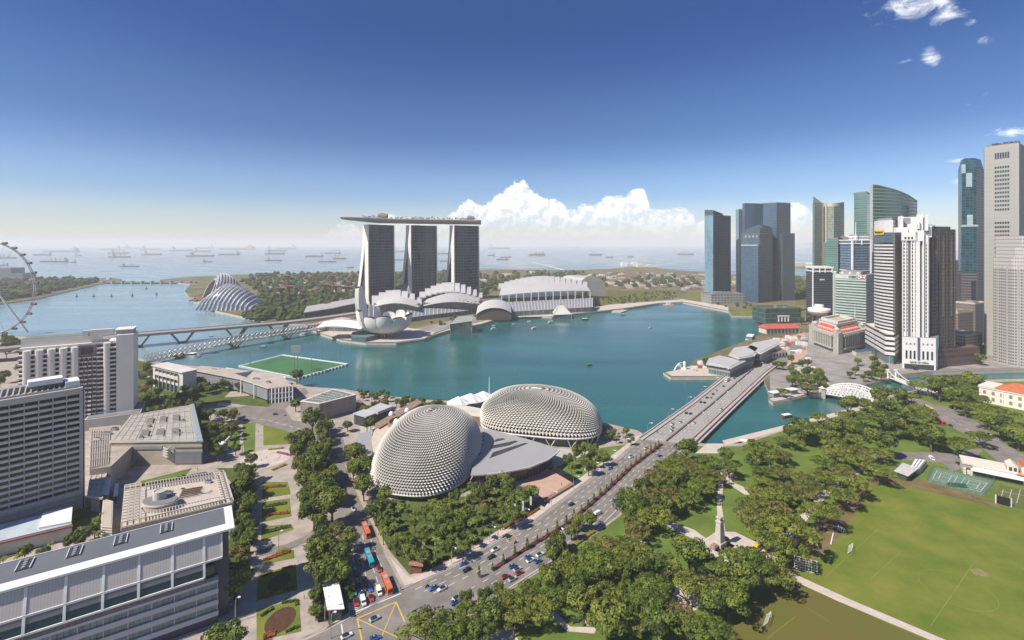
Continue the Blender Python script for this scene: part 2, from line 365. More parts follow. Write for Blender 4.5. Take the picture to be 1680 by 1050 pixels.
sheet('path', [(790, 1042), (840, 1030), (850, 1050), (830, 1075), (780, 1070)], .10, PATHM)
sheet('path', [(1110, 960), (1150, 952), (1180, 985), (1120, 1010), (1040, 1045), (1030, 1035), (1095, 1000)], .10, PATHM)
sheet('path', [(1230, 955), (1262, 905), (1300, 860), (1345, 810), (1420, 760), (1430, 762), (1355, 816), (1312, 868), (1285, 905), (1245, 960)], .10, PATHM)
sheet('path', [(1160, 728), (1188, 728), (1182, 744), (1140, 744)], .12, PATHM)
sheet('path', [(1185, 723), (1460, 655), (1462, 660), (1190, 731)], .11, PATHM)
drive = [(500, 1052), (565, 1019), (577, 1010), (662, 964), (700, 952), (755, 922), (800, 897), (825, 880), (880, 852), (960, 792), (1010, 755), (1048, 722), (1056, 712.5),
         (1139, 729), (1095, 751), (1065, 776), (1040, 802), (1015, 844), (980, 870), (927, 907), (862, 949), (805, 984), (780, 1002), (735, 1027), (700, 1056), (640, 1110), (400, 1110)]
sheet('road', drive, .08, ROAD)
bus_road = [(575, 1012), (567, 927), (557, 870), (552, 800), (543, 745), (545, 727), (520, 722), (478, 712), (430, 697), (398, 690), (330, 674), (328, 664), (395, 668), (430, 655), (470, 640),
            (500, 636), (507, 645), (482, 655), (468, 672), (480, 690), (545, 697), (560, 712), (566, 730), (573, 765), (577, 790), (593, 827), (613, 865), (631, 910), (656, 958), (664, 965)]
sheet('road', bus_road, .085, ROAD)
sheet('road', [(424, 903), (470, 893), (505, 877), (530, 852), (560, 838), (560, 858), (530, 866), (512, 885), (472, 903), (424, 914)], .075, ROAD)
sheet('road', [(1500, 652), (1530, 662), (1555, 668), (1600, 690), (1650, 730), (1680, 745), (1900, 800), (1900, 850), (1660, 775), (1618, 742), (1600, 722), (1560, 700), (1520, 676), (1480, 655)], .075, ROAD)
sheet('road', [(1400, 745), (1460, 742), (1520, 742), (1575, 745), (1600, 730), (1612, 740), (1585, 765), (1560, 775), (1548, 760), (1450, 752), (1400, 752)], .07, ROAD)
sheet('road', [(1215, 597), (1235, 588), (1262, 575), (1300, 560), (1320, 562), (1295, 588), (1290, 602), (1262, 612)], .08, ROAD)
sheet('road', [(1525, 606), (1800, 600), (1800, 604), (1525, 610)], .08, ROAD)
sheet('path', [(1045, 716), (1054, 712), (1046, 722), (1008, 755), (958, 792), (878, 852), (823, 879), (798, 896), (752, 921), (700, 950), (664, 962), (640, 915), (632, 905), (645, 920),
               (672, 948), (700, 940), (748, 915), (792, 890), (818, 870), (872, 843), (950, 785), (1000, 750), (1030, 728)], .16, PATHM)
sheet('path', [(500, 1046), (565, 1015), (574, 1008), (560, 1012), (533, 1033), (494, 1048)], .13, PATHM)
sheet('plaza', [(852, 782), (905, 768), (937, 793), (893, 822), (862, 800)], .14, PINK)
sheet('plaza', [(590, 700), (640, 690), (700, 690), (780, 720), (1000, 745), (900, 790), (820, 800), (760, 790), (600, 790)], .03, CONC)
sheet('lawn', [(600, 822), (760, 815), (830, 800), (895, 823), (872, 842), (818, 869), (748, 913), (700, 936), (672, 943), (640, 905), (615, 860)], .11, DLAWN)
sheet('lawn', [(905, 770), (985, 735), (1040, 728), (1000, 750), (945, 788)], .11, LAWN)
sheet('lawn', [(432, 697), (480, 710), (487, 728), (432, 731)], .11, FIELD)
sheet('lawn', [(398, 694), (419, 694), (418, 741), (400, 742)], .11, LAWN)
sheet('lawn', [(355, 700), (395, 700), (392, 738), (352, 735)], .11, LAWN)
for i, p in enumerate([[(430, 791), (472, 791), (477, 811), (430, 818)], [(430, 824), (475, 818), (478, 847), (429, 857)], [(429, 864), (478, 860), (482, 868), (428, 888)],
                       [(424, 927), (465, 897), (482, 903), (483, 916)], [(424, 943), (485, 926), (488, 968), (421, 986)], [(421, 1001), (490, 982), (494, 1036), (421, 1052)]]):
    sheet('lawn', p, .11, FIELD)
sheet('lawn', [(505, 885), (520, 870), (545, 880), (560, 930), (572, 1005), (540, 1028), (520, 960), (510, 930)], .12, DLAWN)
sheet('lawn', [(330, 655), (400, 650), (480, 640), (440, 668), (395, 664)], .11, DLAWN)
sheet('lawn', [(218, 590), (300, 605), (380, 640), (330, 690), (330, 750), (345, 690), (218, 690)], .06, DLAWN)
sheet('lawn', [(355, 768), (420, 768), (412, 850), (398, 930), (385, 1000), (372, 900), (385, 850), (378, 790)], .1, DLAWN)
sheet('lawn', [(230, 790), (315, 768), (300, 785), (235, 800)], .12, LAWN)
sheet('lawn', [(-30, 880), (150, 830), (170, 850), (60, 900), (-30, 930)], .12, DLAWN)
# round plaza by the flower beds
sheet('shaded_worn_ground', [(1283, 930), (1298, 905), (1330, 872), (1385, 818), (1440, 778), (1452, 786), (1428, 800), (1404, 840), (1390, 862), (1362, 900), (1330, 925), (1306, 940)], .1, mat('shaded_dry_ground', (.16, .12, .055), .95, var=.35, scale=.12))  # dry ground under the trees, with their shade browned into its colour
sheet('shaded_worn_ground', [(1455, 780), (1520, 788), (1640, 826), (1640, 834), (1560, 815), (1480, 797), (1450, 792)], .1, mat('shaded_dry_ground', (.1, .1, .1)))
c = G(436, 752); mb = MB(); mb.lathe([(17.5, .13), (0, .13)], 40, c=c); mb.build('plaza', PATHM, kind='structure')
mb = MB()
for r0, r1 in ((16.4, 16.9), (9, 9.4)):
    mb.lathe([(r1, .16), (r0, .16)], 40, c=c)
mb.build('plaza_ring_marking', mat('darker_paving', (.28, .24, .21), .9), kind='structure')
# far lawns across the bay
sheet('lawn', [(1200, 512), (1254, 508), (1256, 518), (1203, 517)], .1, FIELD)
sheet('lawn', [(980, 489), (1010, 484), (1060, 485), (1100, 490), (1050, 494), (985, 499)], .1, FIELD2)
sheet('lawn', [(975, 477), (1100, 476), (1130, 482), (1040, 484), (975, 484)], .1, FIELD2)
sheet('lawn', [(1130, 480), (1155, 478), (1155, 492), (1125, 488)], .1, FIELD)
sheet('lawn', [(1305, 487), (1333, 487), (1333, 502), (1305, 500)], .1, FIELD2)
sheet('plaza', [(505, 533), (560, 520), (715, 545), (696, 555), (650, 561), (600, 561), (560, 556), (530, 548)], .1, PATHM)
sheet('path', [(700, 552), (745, 537), (790, 528), (820, 519), (905, 515), (935, 511), (1000, 500), (1120, 491), (1195, 503), (1195, 510), (1165, 504), (1120, 495), (1080, 497), (1020, 506), (935, 515), (905, 519), (820, 521), (790, 531), (745, 539)], .14, PATHM)
sheet('path', [(1092, 611), (1115, 606), (1135, 600), (1180, 600), (1205, 605), (1180, 617), (1102, 617)], .14, PATHM)
sheet('path', [(1262, 560), (1320, 545), (1325, 580), (1300, 600), (1270, 600)], .06, PINK)
sheet('plaza', [(1262, 602), (1318, 548), (1400, 520), (1700, 500), (1700, 603), (1532, 608), (1480, 614), (1440, 623), (1395, 633), (1345, 641), (1264, 650)], .05, mat('city_paving', (.27, .25, .235), .9, var=.3, scale=.05))
sheet('plaza', [(640, 548), (700, 535), (830, 505), (975, 492), (975, 500), (835, 517), (745, 536), (700, 550)], .07, mat('city_paving', (.3, .3, .3)))
# ---- painted markings
def along(pl, s):
    for i in range(len(pl)-1):
        a, b = Vector(pl[i]), Vector(pl[i+1]); L = (b-a).length
        if s <= L: return a+(b-a)*(s/L), (b-a).normalized()
        s -= L
    return None, None
def dashes(mb, pl, z, w=.3, dash=4.0, gap=6.0, s0=0):
    s = s0
    while True:
        a, d = along(pl, s); b, _ = along(pl, s+dash)
        if a is None or b is None: return
        n = Vector((-d.y, d.x))*w/2
        mb.poly([(*(a-n), z), (*(b-n), z), (*(b+n), z), (*(a+n), z)]); s += dash+gap
def lerp(a, b, t): return (a[0]+(b[0]-a[0])*t, a[1]+(b[1]-a[1])*t)
Ld = [G(*p) for p in [(565, 1019), (662, 966), (755, 924), (825, 882), (880, 854), (960, 794), (1010, 757), (1048, 724)]]
Rd = [G(*p) for p in [(700, 1056), (780, 1002), (862, 949), (927, 907), (980, 870), (1030, 820), (1065, 776), (1125, 735)]]
mb = MB()
for t in (.12, .24, .36, .62, .74, .86):
    pl = [lerp(a, b, t) for a, b in zip(Ld, Rd)]
    dashes(mb, pl, .115, .28, 3.2, 4.2, 28 if t < .5 else 36)
for t in (.02, .98):
    pl = [lerp(a, b, t) for a, b in zip(Ld, Rd)]; dashes(mb, pl, .114, .2, 9, .3, 34)
Bl = [G(*p) for p in [(577, 1006), (568, 927), (559, 870)]]; Br = [G(*p) for p in [(660, 962), (631, 910), (612, 867)]]
for t in (.2, .4, .6, .8):
    dashes(mb, [lerp(a, b, t) for a, b in zip(Bl, Br)], .12, .26, 4, 3, 3)
def line(mb, pts, z, w=.4):
    for a, b in zip(pts[:-1], pts[1:]):
        a = Vector(a); b = Vector(b); d = (b-a).normalized(); n = Vector((-d.y, d.x))*w/2
        mb.poly([(*(a-n), z), (*(b-n), z), (*(b+n), z), (*(a+n), z)])
line(mb, [G(584, 1004), G(658, 974)], .125, .6)
line(mb, [G(560, 1024), G(563, 1044)], .125, .5)
for i in range(7):
    a = lerp(G(574, 1001), G(571, 985), i/6); line(mb, [a, (a[0]+3.2, a[1]+.3)], .126, .35)
S2 = [G(*p) for p in [(1512, 664), (1560, 688), (1600, 712), (1640, 744)]]
dashes(mb, S2, .1, .4, 5, 5)
S3 = [G(*p) for p in [(400, 684), (440, 690), (500, 706)]]; dashes(mb, S3, .11, .4, 5, 4)
mb.build('road_markings', MARK, kind='structure')
mb = MB()
q = [G(586, 1015), G(650, 988), G(664, 1021), G(645, 1048), G(594, 1052)]
line(mb, [q[0], q[1], q[2]], .125, .55); line(mb, [q[0], q[4]], .125, .55); line(mb, [G(650, 988), G(624, 1050)], .126, .4); line(mb, [G(587, 1016), G(652, 1046)], .127, .4)
line(mb, [G(566, 760), G(578, 792), G(600, 840), G(617, 866), G(634, 905)], .125, .35)
line(mb, [G(829, 882), G(842, 876), G(848, 885), G(835, 892), G(829, 882)], .125, .3)
mb.build('yellow_box_marking', YEL, kind='structure')
# pitch lines
PL = mat('faint_chalk', (.17, .225, .05), .9, var=.2)
mb = MB()
line(mb, [G(1353, 948), G(1442, 867)], .1, .25); line(mb, [G(1527, 1027), G(1600, 920)], .1, .3); line(mb, [G(1428, 951), G(1480, 903)], .1, .22)
cc = G(1570, 967)
line(mb, [(cc[0]+13*math.cos(a/24*6.2832), cc[1]+13*math.sin(a/24*6.2832)) for a in range(25)], .1, .22)
line(mb, [G(1258, 1048), G(1305, 1012)], .1, .22); line(mb, [G(1320, 995), G(1360, 1020)], .1, .2)
mb.build('pitch_marking', PL, kind='structure')
mb = MB(); c = G(1606, 940)
mb.poly([(c[0]+x, c[1]+y, .1) for x, y in ((-3, -2), (2, -3), (4, 0), (3, 3), (-1, 3), (-3, 1))]); mb.build('bare_earth_patch', mat('bare_earth', (.22, .19, .09), .95, var=.3, scale=.8), kind='structure')
# kerbs (real steps)
KERB = mat('kerb_stone', (.40, .37, .34), .85)
mb = MB()
for pl, sgn in ((Ld, 1), (Rd, 1)):
    for a, b in zip(pl[:-1] if pl is Ld else pl[1:-1], pl[1:] if pl is Ld else pl[2:]):
        if pl is Ld and b[1] < G(664, 966)[1]: continue
        mb.bar((a[0], a[1], .14), (b[0], b[1], .14), .4, .3)
mb.build('kerb', KERB, kind='structure')
# haze: one closed box of even air round everything, clouds stay above it
mb = MB(); mb.box(-59000, 59000, -400, 59000, -7.5, 330)
hz = bpy.data.materials.new('haze_air'); hz.use_nodes = True; t = hz.node_tree; t.nodes.clear()
o_ = t.nodes.new('ShaderNodeOutputMaterial'); v_ = t.nodes.new('ShaderNodeVolumePrincipled')
v_.inputs['Color'].default_value = (1.0, .995, .985, 1); v_.inputs['Density'].default_value = 8.5e-5; v_.inputs['Anisotropy'].default_value = 0.0
t.links.new(v_.outputs[0], o_.inputs['Volume'])
mb.build('haze', hz, kind='stuff')
# ------------------------------------------------------------------ buildings on the near shore
def frame(o, ang): return Vector((math.cos(ang), math.sin(ang), 0)), Vector((-math.sin(ang), math.cos(ang), 0))
# --- office block with the silver barrel roof, lower left corner.  local x runs along the block to its right end, y away from the camera
A = math.radians(33.0)
ob = empty('office_building', (-117, 194, 0), A, 'grey office block with a silver ribbed roof and white roof edge, lower left corner', 'office building')
SILV = mat('silver_panels', (.30, .30, .31), .42, metal=.5, var=.05)
def ribbed(name, col, step, axis=0, depth=.5):
    if name in MATS: return MATS[name]
    m = bpy.data.materials.new(name); m.use_nodes = True; t = m.node_tree; b = t.nodes['Principled BSDF']
    tc = t.nodes.new('ShaderNodeTexCoord'); wv = t.nodes.new('ShaderNodeTexWave'); wv.bands_direction = 'XYZ'[axis]
    wv.inputs['Scale'].default_value = 1/step*.314*1.0; wv.wave_profile = 'SAW'
    t.links.new(tc.outputs['Object'], wv.inputs['Vector'])
    r = t.nodes.new('ShaderNodeValToRGB'); r.color_ramp.elements[0].position = .0; r.color_ramp.elements[1].position = .16
    r.color_ramp.elements[0].color = (*[x*.55 for x in col], 1); r.color_ramp.elements[1].color = (*col, 1)
    t.links.new(wv.outputs[1], r.inputs[0]); t.links.new(r.outputs[0], b.inputs['Base Color'])
    b.inputs['Roughness'].default_value = .55; b.inputs['Metallic'].default_value = 0.05
    MATS[name] = m; return m
RIB = ribbed('ribbed_silver', (.47, .445, .42), .85)
L0 = -105
BLUEG = mat('blue_grey_cladding', (.42, .42, .47), .6, var=.06)
m = MB(); m.box(L0, 4.5, 3.2, 17, 0, 33.0, 0); m.box(L0, .6, 0.2, 3.3, 0, 2.5, 0); m.build('wall', mat('navy_cladding', (.035, .045, .075), .35, var=.2), ob)
for k, z in enumerate((3.0, 7.4, 11.8)):
    m = MB(); m.box(L0, .8, -.25, 3.3, z, z+1.9, 0); m.build('spandrel', BLUEG, ob)
    m = MB(); m.box(L0, .4, .5, 3.3, z+1.9, z+4.4, 0)
    for i in range(60):
        x = .4-i*1.75
        m.box(x-.13, x, .38, .52, z+1.9, z+4.4, 1)
    for i in range(15):
        x = .6-i*7; m.box(x-.3, x, .1, .53, z+1.9, z+4.4, 2)
    m.build('window_band', [mat('pale_teal_glass', (.14, .21, .22), .15, spec=.7, var=.35, scale=.3), DARK, BLUEG], ob)
m = MB(); m.box(L0, .8, -.25, 3.3, 16.2, 17.2, 0); m.build('spandrel', BLUEG, ob)
m = MB()
for z in (17.7, 18.3): m.bar((L0, -.1, z), (.8, -.1, z), .1, .1)
for i in range(60): m.bar((.7-i*1.75, -.1, 17.2), (.7-i*1.75, -.1, 18.3), .07, .07)
m.build('terrace_railing', STEEL, ob)
m = MB(); m.box(L0, -.5, 2.2, 3.3, 17.25, 22.5, 0); m.build('terrace_glazing', GLASS, ob)
# silver screen roof: bays of ribbed panel between white posts, leaning out
def scr(x, t):   # t 0 top .. 1 foot
    return (x, 3.0-4.6*math.sin(t*1.1)/math.sin(1.1)*.9-.3, 33.6-13.6*t)
bays = [(-10.2*k-4.0, -10.2*(k-1)-4.0) for k in range(10)]
for k, (x0, x1) in enumerate(bays):
    x1 = min(x1, -4+6.0) if k == 0 else x1
    m = MB(); rows = [[scr(x, t) for x in (x0+.4, x1-.3)] for t in (0.0, .12, .24, .36, .48, .58)]
    m.grid(rows, 0, True); m.build('roof_panel', RIB, ob)
    if k == 0: continue
    m = MB(); m.grid([[scr(x, t) for x in (x0+.4, x1-.3)] for t in (.62, .78)], 0); m.build('louvre_panel', mat('dark_louvre', (.15, .155, .165), .5, var=.05), ob)
    m = MB(); m.grid([[(a[0], a[1]+.25, a[2]) for a in (scr(x0+.4, t), scr(x1-.3, t))] for t in (.78, .97)], 0); m.build('strip_window', GLASS, ob)
m = MB()
for k, (x0, x1) in enumerate(bays):
    P = [scr(x0, t) for t in (0, .2, .4, .6, .8, 1.0)]
    for a, b in zip(P[:-1], P[1:]): m.bar(a, b, .8, .5)
P = [scr(2.0, t) for t in (0, .2, .4, .6)]
for a, b in zip(P[:-1], P[1:]): m.bar(a, b, .5, .4)
for t, xe in ((.6, 2.0), (1.0, -4)):
    a = scr(L0, t); b = scr(xe, t); m.bar((a[0], a[1]-.05, a[2]), (b[0], b[1]-.05, b[2]), .45, .7)
m.build('white_frame', WHITE, ob)
m = MB(); m.box(L0-5, 6.5, 1.6, 6.6, 34.3, 35.1, 0); m.box(3.6, 6.5, 6.6, 21.6, 34.3, 35.1, 0); m.build('roof_edge', WHITE, ob)
m = MB(); m.box(L0-5, 3.6, 6.6, 21.6, 33.2, 34.75, 0)
m.box(L0-5, 3.6, 21.6, 21.9, 33.0, 35.0, 1); m.build('roof', [mat('slate_grey_roof', (.115, .125, .145), .75, var=.10, scale=.05), WHITE], ob)
for x in (-75, -60, -46.5, -33, -18.5):
    m = MB(); m.box(x, x+3.6, 13, 19.6, 34.75, 35.15, 0)
    for j in range(4):
        m.lathe([(.0, 35.5), (.62, 35.5), (.62, 35.1)], 10, 1, c=(x+1.8, 13.9+j*1.6))
    m.box(x-.2, x, 12.8, 19.8, 34.75, 35.35, 2); m.box(x+3.6, x+3.8, 12.8, 19.8, 34.75, 35.35, 2)
    m.build('roof_vent', [DARK, GREY, WHITE], ob)
m = MB(); m.box(4.5, 5.0, 5, 16, 4, 5, 0)
for z in (3, 6, 9): m.box(4.5, 6.2, 3.5, 9.0, z, z+.15, 0)
m.build('side_ledge', GREY, ob)
for x in (-14, -36, -58): pass
# --- long slab hotel on the left with deep balcony bands
P0 = Vector((-244, 279, 0)); P1 = Vector((-276, 245, 0)); dv = (P0-P1).normalized(); A = math.atan2(dv.y, dv.x)
ht = empty('hotel', (P0.x, P0.y, 0), A, 'grey slab hotel with rows of long balconies at the left edge', 'hotel')
ZH = 68.5; LL = 95
HC = mat('hotel_concrete', (.50, .47, .435), .85, var=.08, scale=.06)
m = MB(); m.box(-LL, 0, .9, 17, 0, ZH, 0); m.box(-LL, 0, -.5, .9, 0, 9.5, 0); m.box(-LL, 0, -.6, .9, ZH-3.4, ZH, 0); m.box(-1.1, 0, -.5, .9, 9.5, ZH-3.4, 0)
m.build('wall', HC, ht)
nf = 17; fh = (ZH-3.4-9.5)/nf
for k in range(nf):
    z = 9.5+k*fh
    m = MB(); m.box(-LL, -1.1, .55, .92, z+1.45, z+fh-.15, 0); m.build('window_band', mat('shaded_glass', (.012, .014, .02), .2), ht)
    m = MB(); m.box(-LL, -1.1, -.45, -.25, z+.1, z+1.25, 0); m.box(-LL, -1.1, -.45, .9, z-.12, z+.1, 0); m.build('balcony', mat('balcony_concrete', (.56, .53, .50), .85, var=.12, scale=.5), ht)
m = MB()
for i in range(0, 17):
    x = -1.1-i*5.6; m.box(x-.38, x, -.75, .56, 9.5, ZH-3.4, 0)
m.build('pier', HC, ht)
m = MB(); m.box(.0, .55, .5, 15.5, 0, ZH-1, 0); m.box(.55, .9, .2, 3, 0, ZH-2, 1); m.build('end_glazing', [mat('end_glass', (.05, .09, .11), .2, var=.2), WHITE], ht)
m = MB()
for i in range(40):
    x = -3-i*2.3
    for j in range(1): m.bar((x, 2.0, ZH+.15), (x+1.2, 9.5, ZH+3.2), .55, .5)
m.box(-LL, -4, 9.6, 15, ZH, ZH+3.4, 1); m.box(-LL, -2, 1.3, 1.6, ZH, ZH+1.1, 0)
m.build('roof_ribs', [mat('roof_ribs', (.40, .385, .36), .8), mat('roof_flat', (.27, .27, .27), .9)], ht)
m = MB(); m.box(-22, -8, 5, 13, ZH+3.4, ZH+6.2, 0); m.box(-7, -1, 3, 14, ZH, ZH+3.6, 0); m.build('plant_room', WHITE, ht)
# podium strip of the hotel
m = MB()
for i in range(16):
    x = -3-i*5.6; m.box(x-.25, x, -1.3, -.5, 0, 9.2, 0)
for z in (2.6, 5.2, 7.8): m.box(-LL, -.5, -1.0, -.5, z, z+.35, 0)
m.build('podium_screen', CONC, ht)
# --- white terraced hotel behind
A = math.radians(29.5)
h2 = empty('atrium_hotel', (-321, 416, 0), A, 'white hotel with stepped balconies down the middle and a blank end wall', 'hotel')
W2 = mat('white_concrete', (.70, .67, .61), .8, var=.05, scale=.05)
ZT2 = 73; 
m = MB(); m.box(-11.5, 0, 0, 24, 0, ZT2+.5, 0); m.build('end_wall', W2, h2)
m = MB(); m.box(-72, -11.5, 4, 24, 0, ZT2-5, 0); m.build('wall', W2, h2)
nf = 19; fh = 3.55
def wincol(x0, x1, y, z1=ZT2-5, name='window_column'):
    m = MB(); z = z1-3
    while z > 3:
        m.box(x0, x1, y-.35, y, z, z+2.15, 0); z -= fh
    return m.build(name, mat('maroon_shade', (.05, .025, .028), .4, var=.3), h2)
def pier(x0, x1, y0, y1, zt=ZT2-4.5, name='pier'):
    m = MB(); n = 8; pts = [(x0, y1)]
    for i in range(n+1):
        a = math.pi*i/n; pts.append(((x0+x1)/2-math.cos(a)*(x1-x0)/2, y0+(.9-math.sin(a)*.9)))
    pts.append((x1, y1)); m.prism(pts, 0, zt, 0); return m.build(name, W2, h2)
for i in range(5):
    x = -72+i*7.2; pier(x+2.6, x+7.2, 0, 4.3, ZT2-7); 
    m = MB(); z = ZT2-10
    while z > 3:
        m.box(x-.2, x+2.6, .9, 4.2, z-1.2, z-.0, 1); m.box(x-.1, x+2.5, 3.4, 4.1, z, z+2.3, 0); z -= fh
    m.build('window_column', [mat('maroon_shade', (.05, .025, .028), .4, var=.3), W2], h2)
m = MB(); z = ZT2-9
while z > 3:
    m.box(-15.9, -12, .9, 4.2, z-1.2, z, 1); m.box(-15.8, -12.1, 3.4, 4.1, z, z+2.3, 0); z -= fh
m.build('window_column', [MATS['maroon_shade'], W2], h2)
pier(-20, -15.9, 0, 4.3, ZT2-5.5)
m = MB(); z = ZT2-9
while z > 3:
    m.box(-24.4, -20, .9, 4.2, z-1.2, z, 1); m.box(-24.3, -20.1, 3.4, 4.1, z, z+2.3, 0); z -= fh
m.build('window_column', [MATS['maroon_shade'], W2], h2)
# stepped balconies of the atrium: each floor a row of scalloped trays, growing outwards to the foot
for k in range(15):
    z = ZT2-17-k*fh
    if z < 3: break
    x0 = -37.5-min(k, 9)*1.25
    m = MB(); n = int((-24.6-x0)/2.7); ys = 3.6-k*.16
    for i in range(n):
        a = x0+(-24.6-x0)*i/n; b = x0+(-24.6-x0)*(i+1)/n; off = (i % 2)*.9
        m.prism([(a+.3, ys-1.6+off), (b-.3, ys-2.2+off), (b-.1, 4.4), (a+.1, 4.4)], z, z+1.25, 0)
        m.box(a+.35, b-.35, 3.5-k*.1, 4.3, z+1.25, z+fh, 1)
    m.build('balcony_row', [W2, mat('maroon_shade', (.05, .025, .028), .4)], h2)
m = MB(); m.box(-37, -25, 2.0, 5, ZT2-15, ZT2-6, 0); m.box(-34.5, -27, 1.6, 2.2, ZT2-13.5, ZT2-8, 1); m.build('penthouse', [mat('mauve_wall', (.25, .20, .21), .8), GLASS], h2)
m = MB(); m.box(-72, -24, 7, 22, ZT2-5, ZT2+1.2, 0); m.box(-71.6, -24.4, 7.4, 21.6, ZT2+1.2, ZT2+1.5, 1); m.build('roof', [W2, mat('green_roofing', (.16, .20, .17), .9)], h2)
m = MB(); m.lathe([(4.6, ZT2+1), (4.6, ZT2+3.6), (0, ZT2+4.4)], 20, 0, c=(-30, 9)); m.build('roof_drum', GREY, h2)
m = MB(); m.box(-34, -14, 4.5, 8, ZT2+.8, ZT2+5.6, 0); m.box(-12.5, -1, 5, 20, ZT2+.5, ZT2+4, 1); m.box(-13.5, -.5, 3.5, 21, ZT2+4, ZT2+4.5, 0)
m.build('roof_structure', [W2, GREY], h2)
m = MB()
for i in range(9): m.bar((-12+i*1.4, 6, ZT2+4.5), (-12+i*1.4, 6, ZT2+8), .18, .18)
m.build('roof_antennas', WHITE, h2)
m = MB(); m.box(-30, 6, -10, 24, 0, 9, 0); m.box(-29, 5, -9, 23, 9, 9.4, 1); m.build('podium', [CREAM, BROOF], h2)
# --- shopping mall, two roofs
def corners(*px, z=0): return [G(x, y, z) for x, y in px]
P = corners((182, 724), (332, 722), (318, 664), (217, 681), z=16.5)
c0 = P[0]; ml = empty('shopping_mall', (c0[0], c0[1], 0), 0, 'beige shopping mall with a gridded flat roof and six square roof vents', 'shopping mall')
MW = mat('mall_stone', (.42, .37, .31), .85, var=.12, scale=.12)
m = MB(); m.prism(P, 0, 15.6, 0); BW(m, 'wall', MW, ml)
m = MB(); m.prism(inset(P, -.7), 15.6, 16.6, 0, 1)
BW(m, 'roof', [CREAM, mat('grid_roof', (.37, .345, .31), .9, var=.18, scale=.15)], ml)
ax = (Vector(P[1])-Vector(P[0])); bx = (Vector(P[3])-Vector(P[0])); bx2 = (Vector(P[2])-Vector(P[1]))
def mp(u, v): 
    a = Vector(P[0])+ax*u; b = Vector(P[3])+(Vector(P[2])-Vector(P[3]))*u; q = a+(b-a)*v; return (q.x, q.y)
m = MB()
for i in range(13):
    u = .02+i*.08
    m.bar((*mp(u, .02), 16.75), (*mp(u, .98), 16.75), .3, .3)
for j in range(7):
    v = .03+j*.156; m.bar((*mp(.01, v), 16.8), (*mp(.99, v), 16.8), .3, .3)
BW(m, 'roof_grid', mat('pale_beams', (.45, .42, .38), .8), ml)
for u in (.34, .52, .70):
    for v in (.2, .62):
        q = [mp(u-.045, v-.09), mp(u+.045, v-.09), mp(u+.045, v+.09), mp(u-.045, v+.09)]
        m = MB(); m.prism(q, 16.7, 17.7, 0, 1); BW(m, 'roof_vent', [CREAM, mat('vent_mesh', (.20, .18, .155), .8)], ml)
m = MB(); m.prism([mp(.93, -.05), mp(1.0, -.05), mp(1.0, 1.0), mp(.93, 1.0)], 16.7, 17.6, 0)
BW(m, 'skylight_strip', mat('skylight', (.30, .34, .34), .3, var=.3, scale=.8), ml)
# chevron feature on the mall wall
m = MB()
for k in range(4):
    a = mp(.57, -.012); b = mp(.62, -.035); c_ = mp(.66, -.012); z = 12.4-k*1.7
    m.bar((*a, z-.4), (*b, z-1.2), .5, .8); m.bar((*b, z-1.2), (*c_, z+.3), .5, .8)
BW(m, 'chevron_feature', CREAM, ml)
m = MB(); a = mp(.03, -.006); b = mp(.56, -.006); m.bar((*a, 12), (*b, 12), .4, 2.2); a = mp(.69, -.006); b = mp(.99, -.006); m.bar((*a, 12.2), (*b, 12.2), .5, .8)
m.bar((*a, 5), (*b, 5), .3, 8, 1)
BW(m, 'wall_band', [mat('mall_band', (.30, .275, .245), .85), mat('blue_grey_panel', (.17, .18, .20), .6)], ml)
P2 = corners((146, 702), (185, 698), (219, 697), (219, 730), (182, 765), (147, 770), z=13)
m = MB(); m.prism(P2, 0, 13, 0, 1); BW(m, 'wing', [MW, PAVE], ml)
m = MB()
for i in range(9):
    a = G(150+i*3.8, 706, 13.6); b = G(147+i*3.8, 768-i, 13.6); m.bar((*a, 13.6), (*b, 13.6), .3, .3)
for j in range(6):
    a = G(147, 712+j*11, 13.9); b = G(180, 710+j*10, 13.9); m.bar((*a, 13.9), (*b, 13.9), .3, .3)
BW(m, 'wing_pergola', MATS['pale_beams'], ml)
# --- pergola roofed terrace block with the round stair tower
P = corners((199, 864), (382, 822), (368, 775), (205, 800), z=14)
tb = empty('terrace_block', (*P[0], 0), 0, 'cream block with a pergola framed roof terrace and round stair tower', 'building')
TW = mat('terrace_stone', (.42, .37, .315), .85, var=.12, scale=.12)
m = MB(); m.prism(P, 0, 13.2, 0, 1); BW(m, 'wall', [TW, mat('terrace_floor', (.47, .41, .36), .85, var=.1)], tb)
ax = Vector(P[1])-Vector(P[0])
def mp(u, v):
    a = Vector(P[0])+(Vector(P[1])-Vector(P[0]))*u; b = Vector(P[3])+(Vector(P[2])-Vector(P[3]))*u; q = a+(b-a)*v; return (q.x, q.y)
PB = mat('pergola_beams', (.53, .49, .42), .8, var=.05)
def perg(u0, u1, v0, v1, nu, nv, z=15.6):
    m = MB()
    for i in range(nu+1):
        u = u0+(u1-u0)*i/nu; m.bar((*mp(u, v0), z), (*mp(u, v1), z), .28, .35)
    for j in range(nv+1):
        v = v0+(v1-v0)*j/nv; m.bar((*mp(u0, v), z+.02), (*mp(u1, v), z+.02), .32, .42)
    for u in (u0, u1):
        for v in (v0, v1): m.bar((*mp(u, v), 13.2), (*mp(u, v), z), .4, .4)
    BW(m, 'pergola', PB, tb)
perg(.0, .155, .02, .98, 3, 13); perg(.89, .99, .02, .98, 2, 12); perg(.16, .885, .01, .12, 26, 1); perg(.2, .885, .86, .97, 24, 1)
m = MB()
for i in range(26):
    u = i/25; m.bar((*mp(u, -.01), 12.2), (*mp(u, -.01), 13.9), .3, .3)
m.bar((*mp(0, -.012), 13.9), (*mp(1, -.012), 13.9), .35, .35); m.bar((*mp(1.008, 0), 13.9), (*mp(1.008, 1), 13.9), .35, .35)
BW(m, 'parapet_rail', PB, tb)
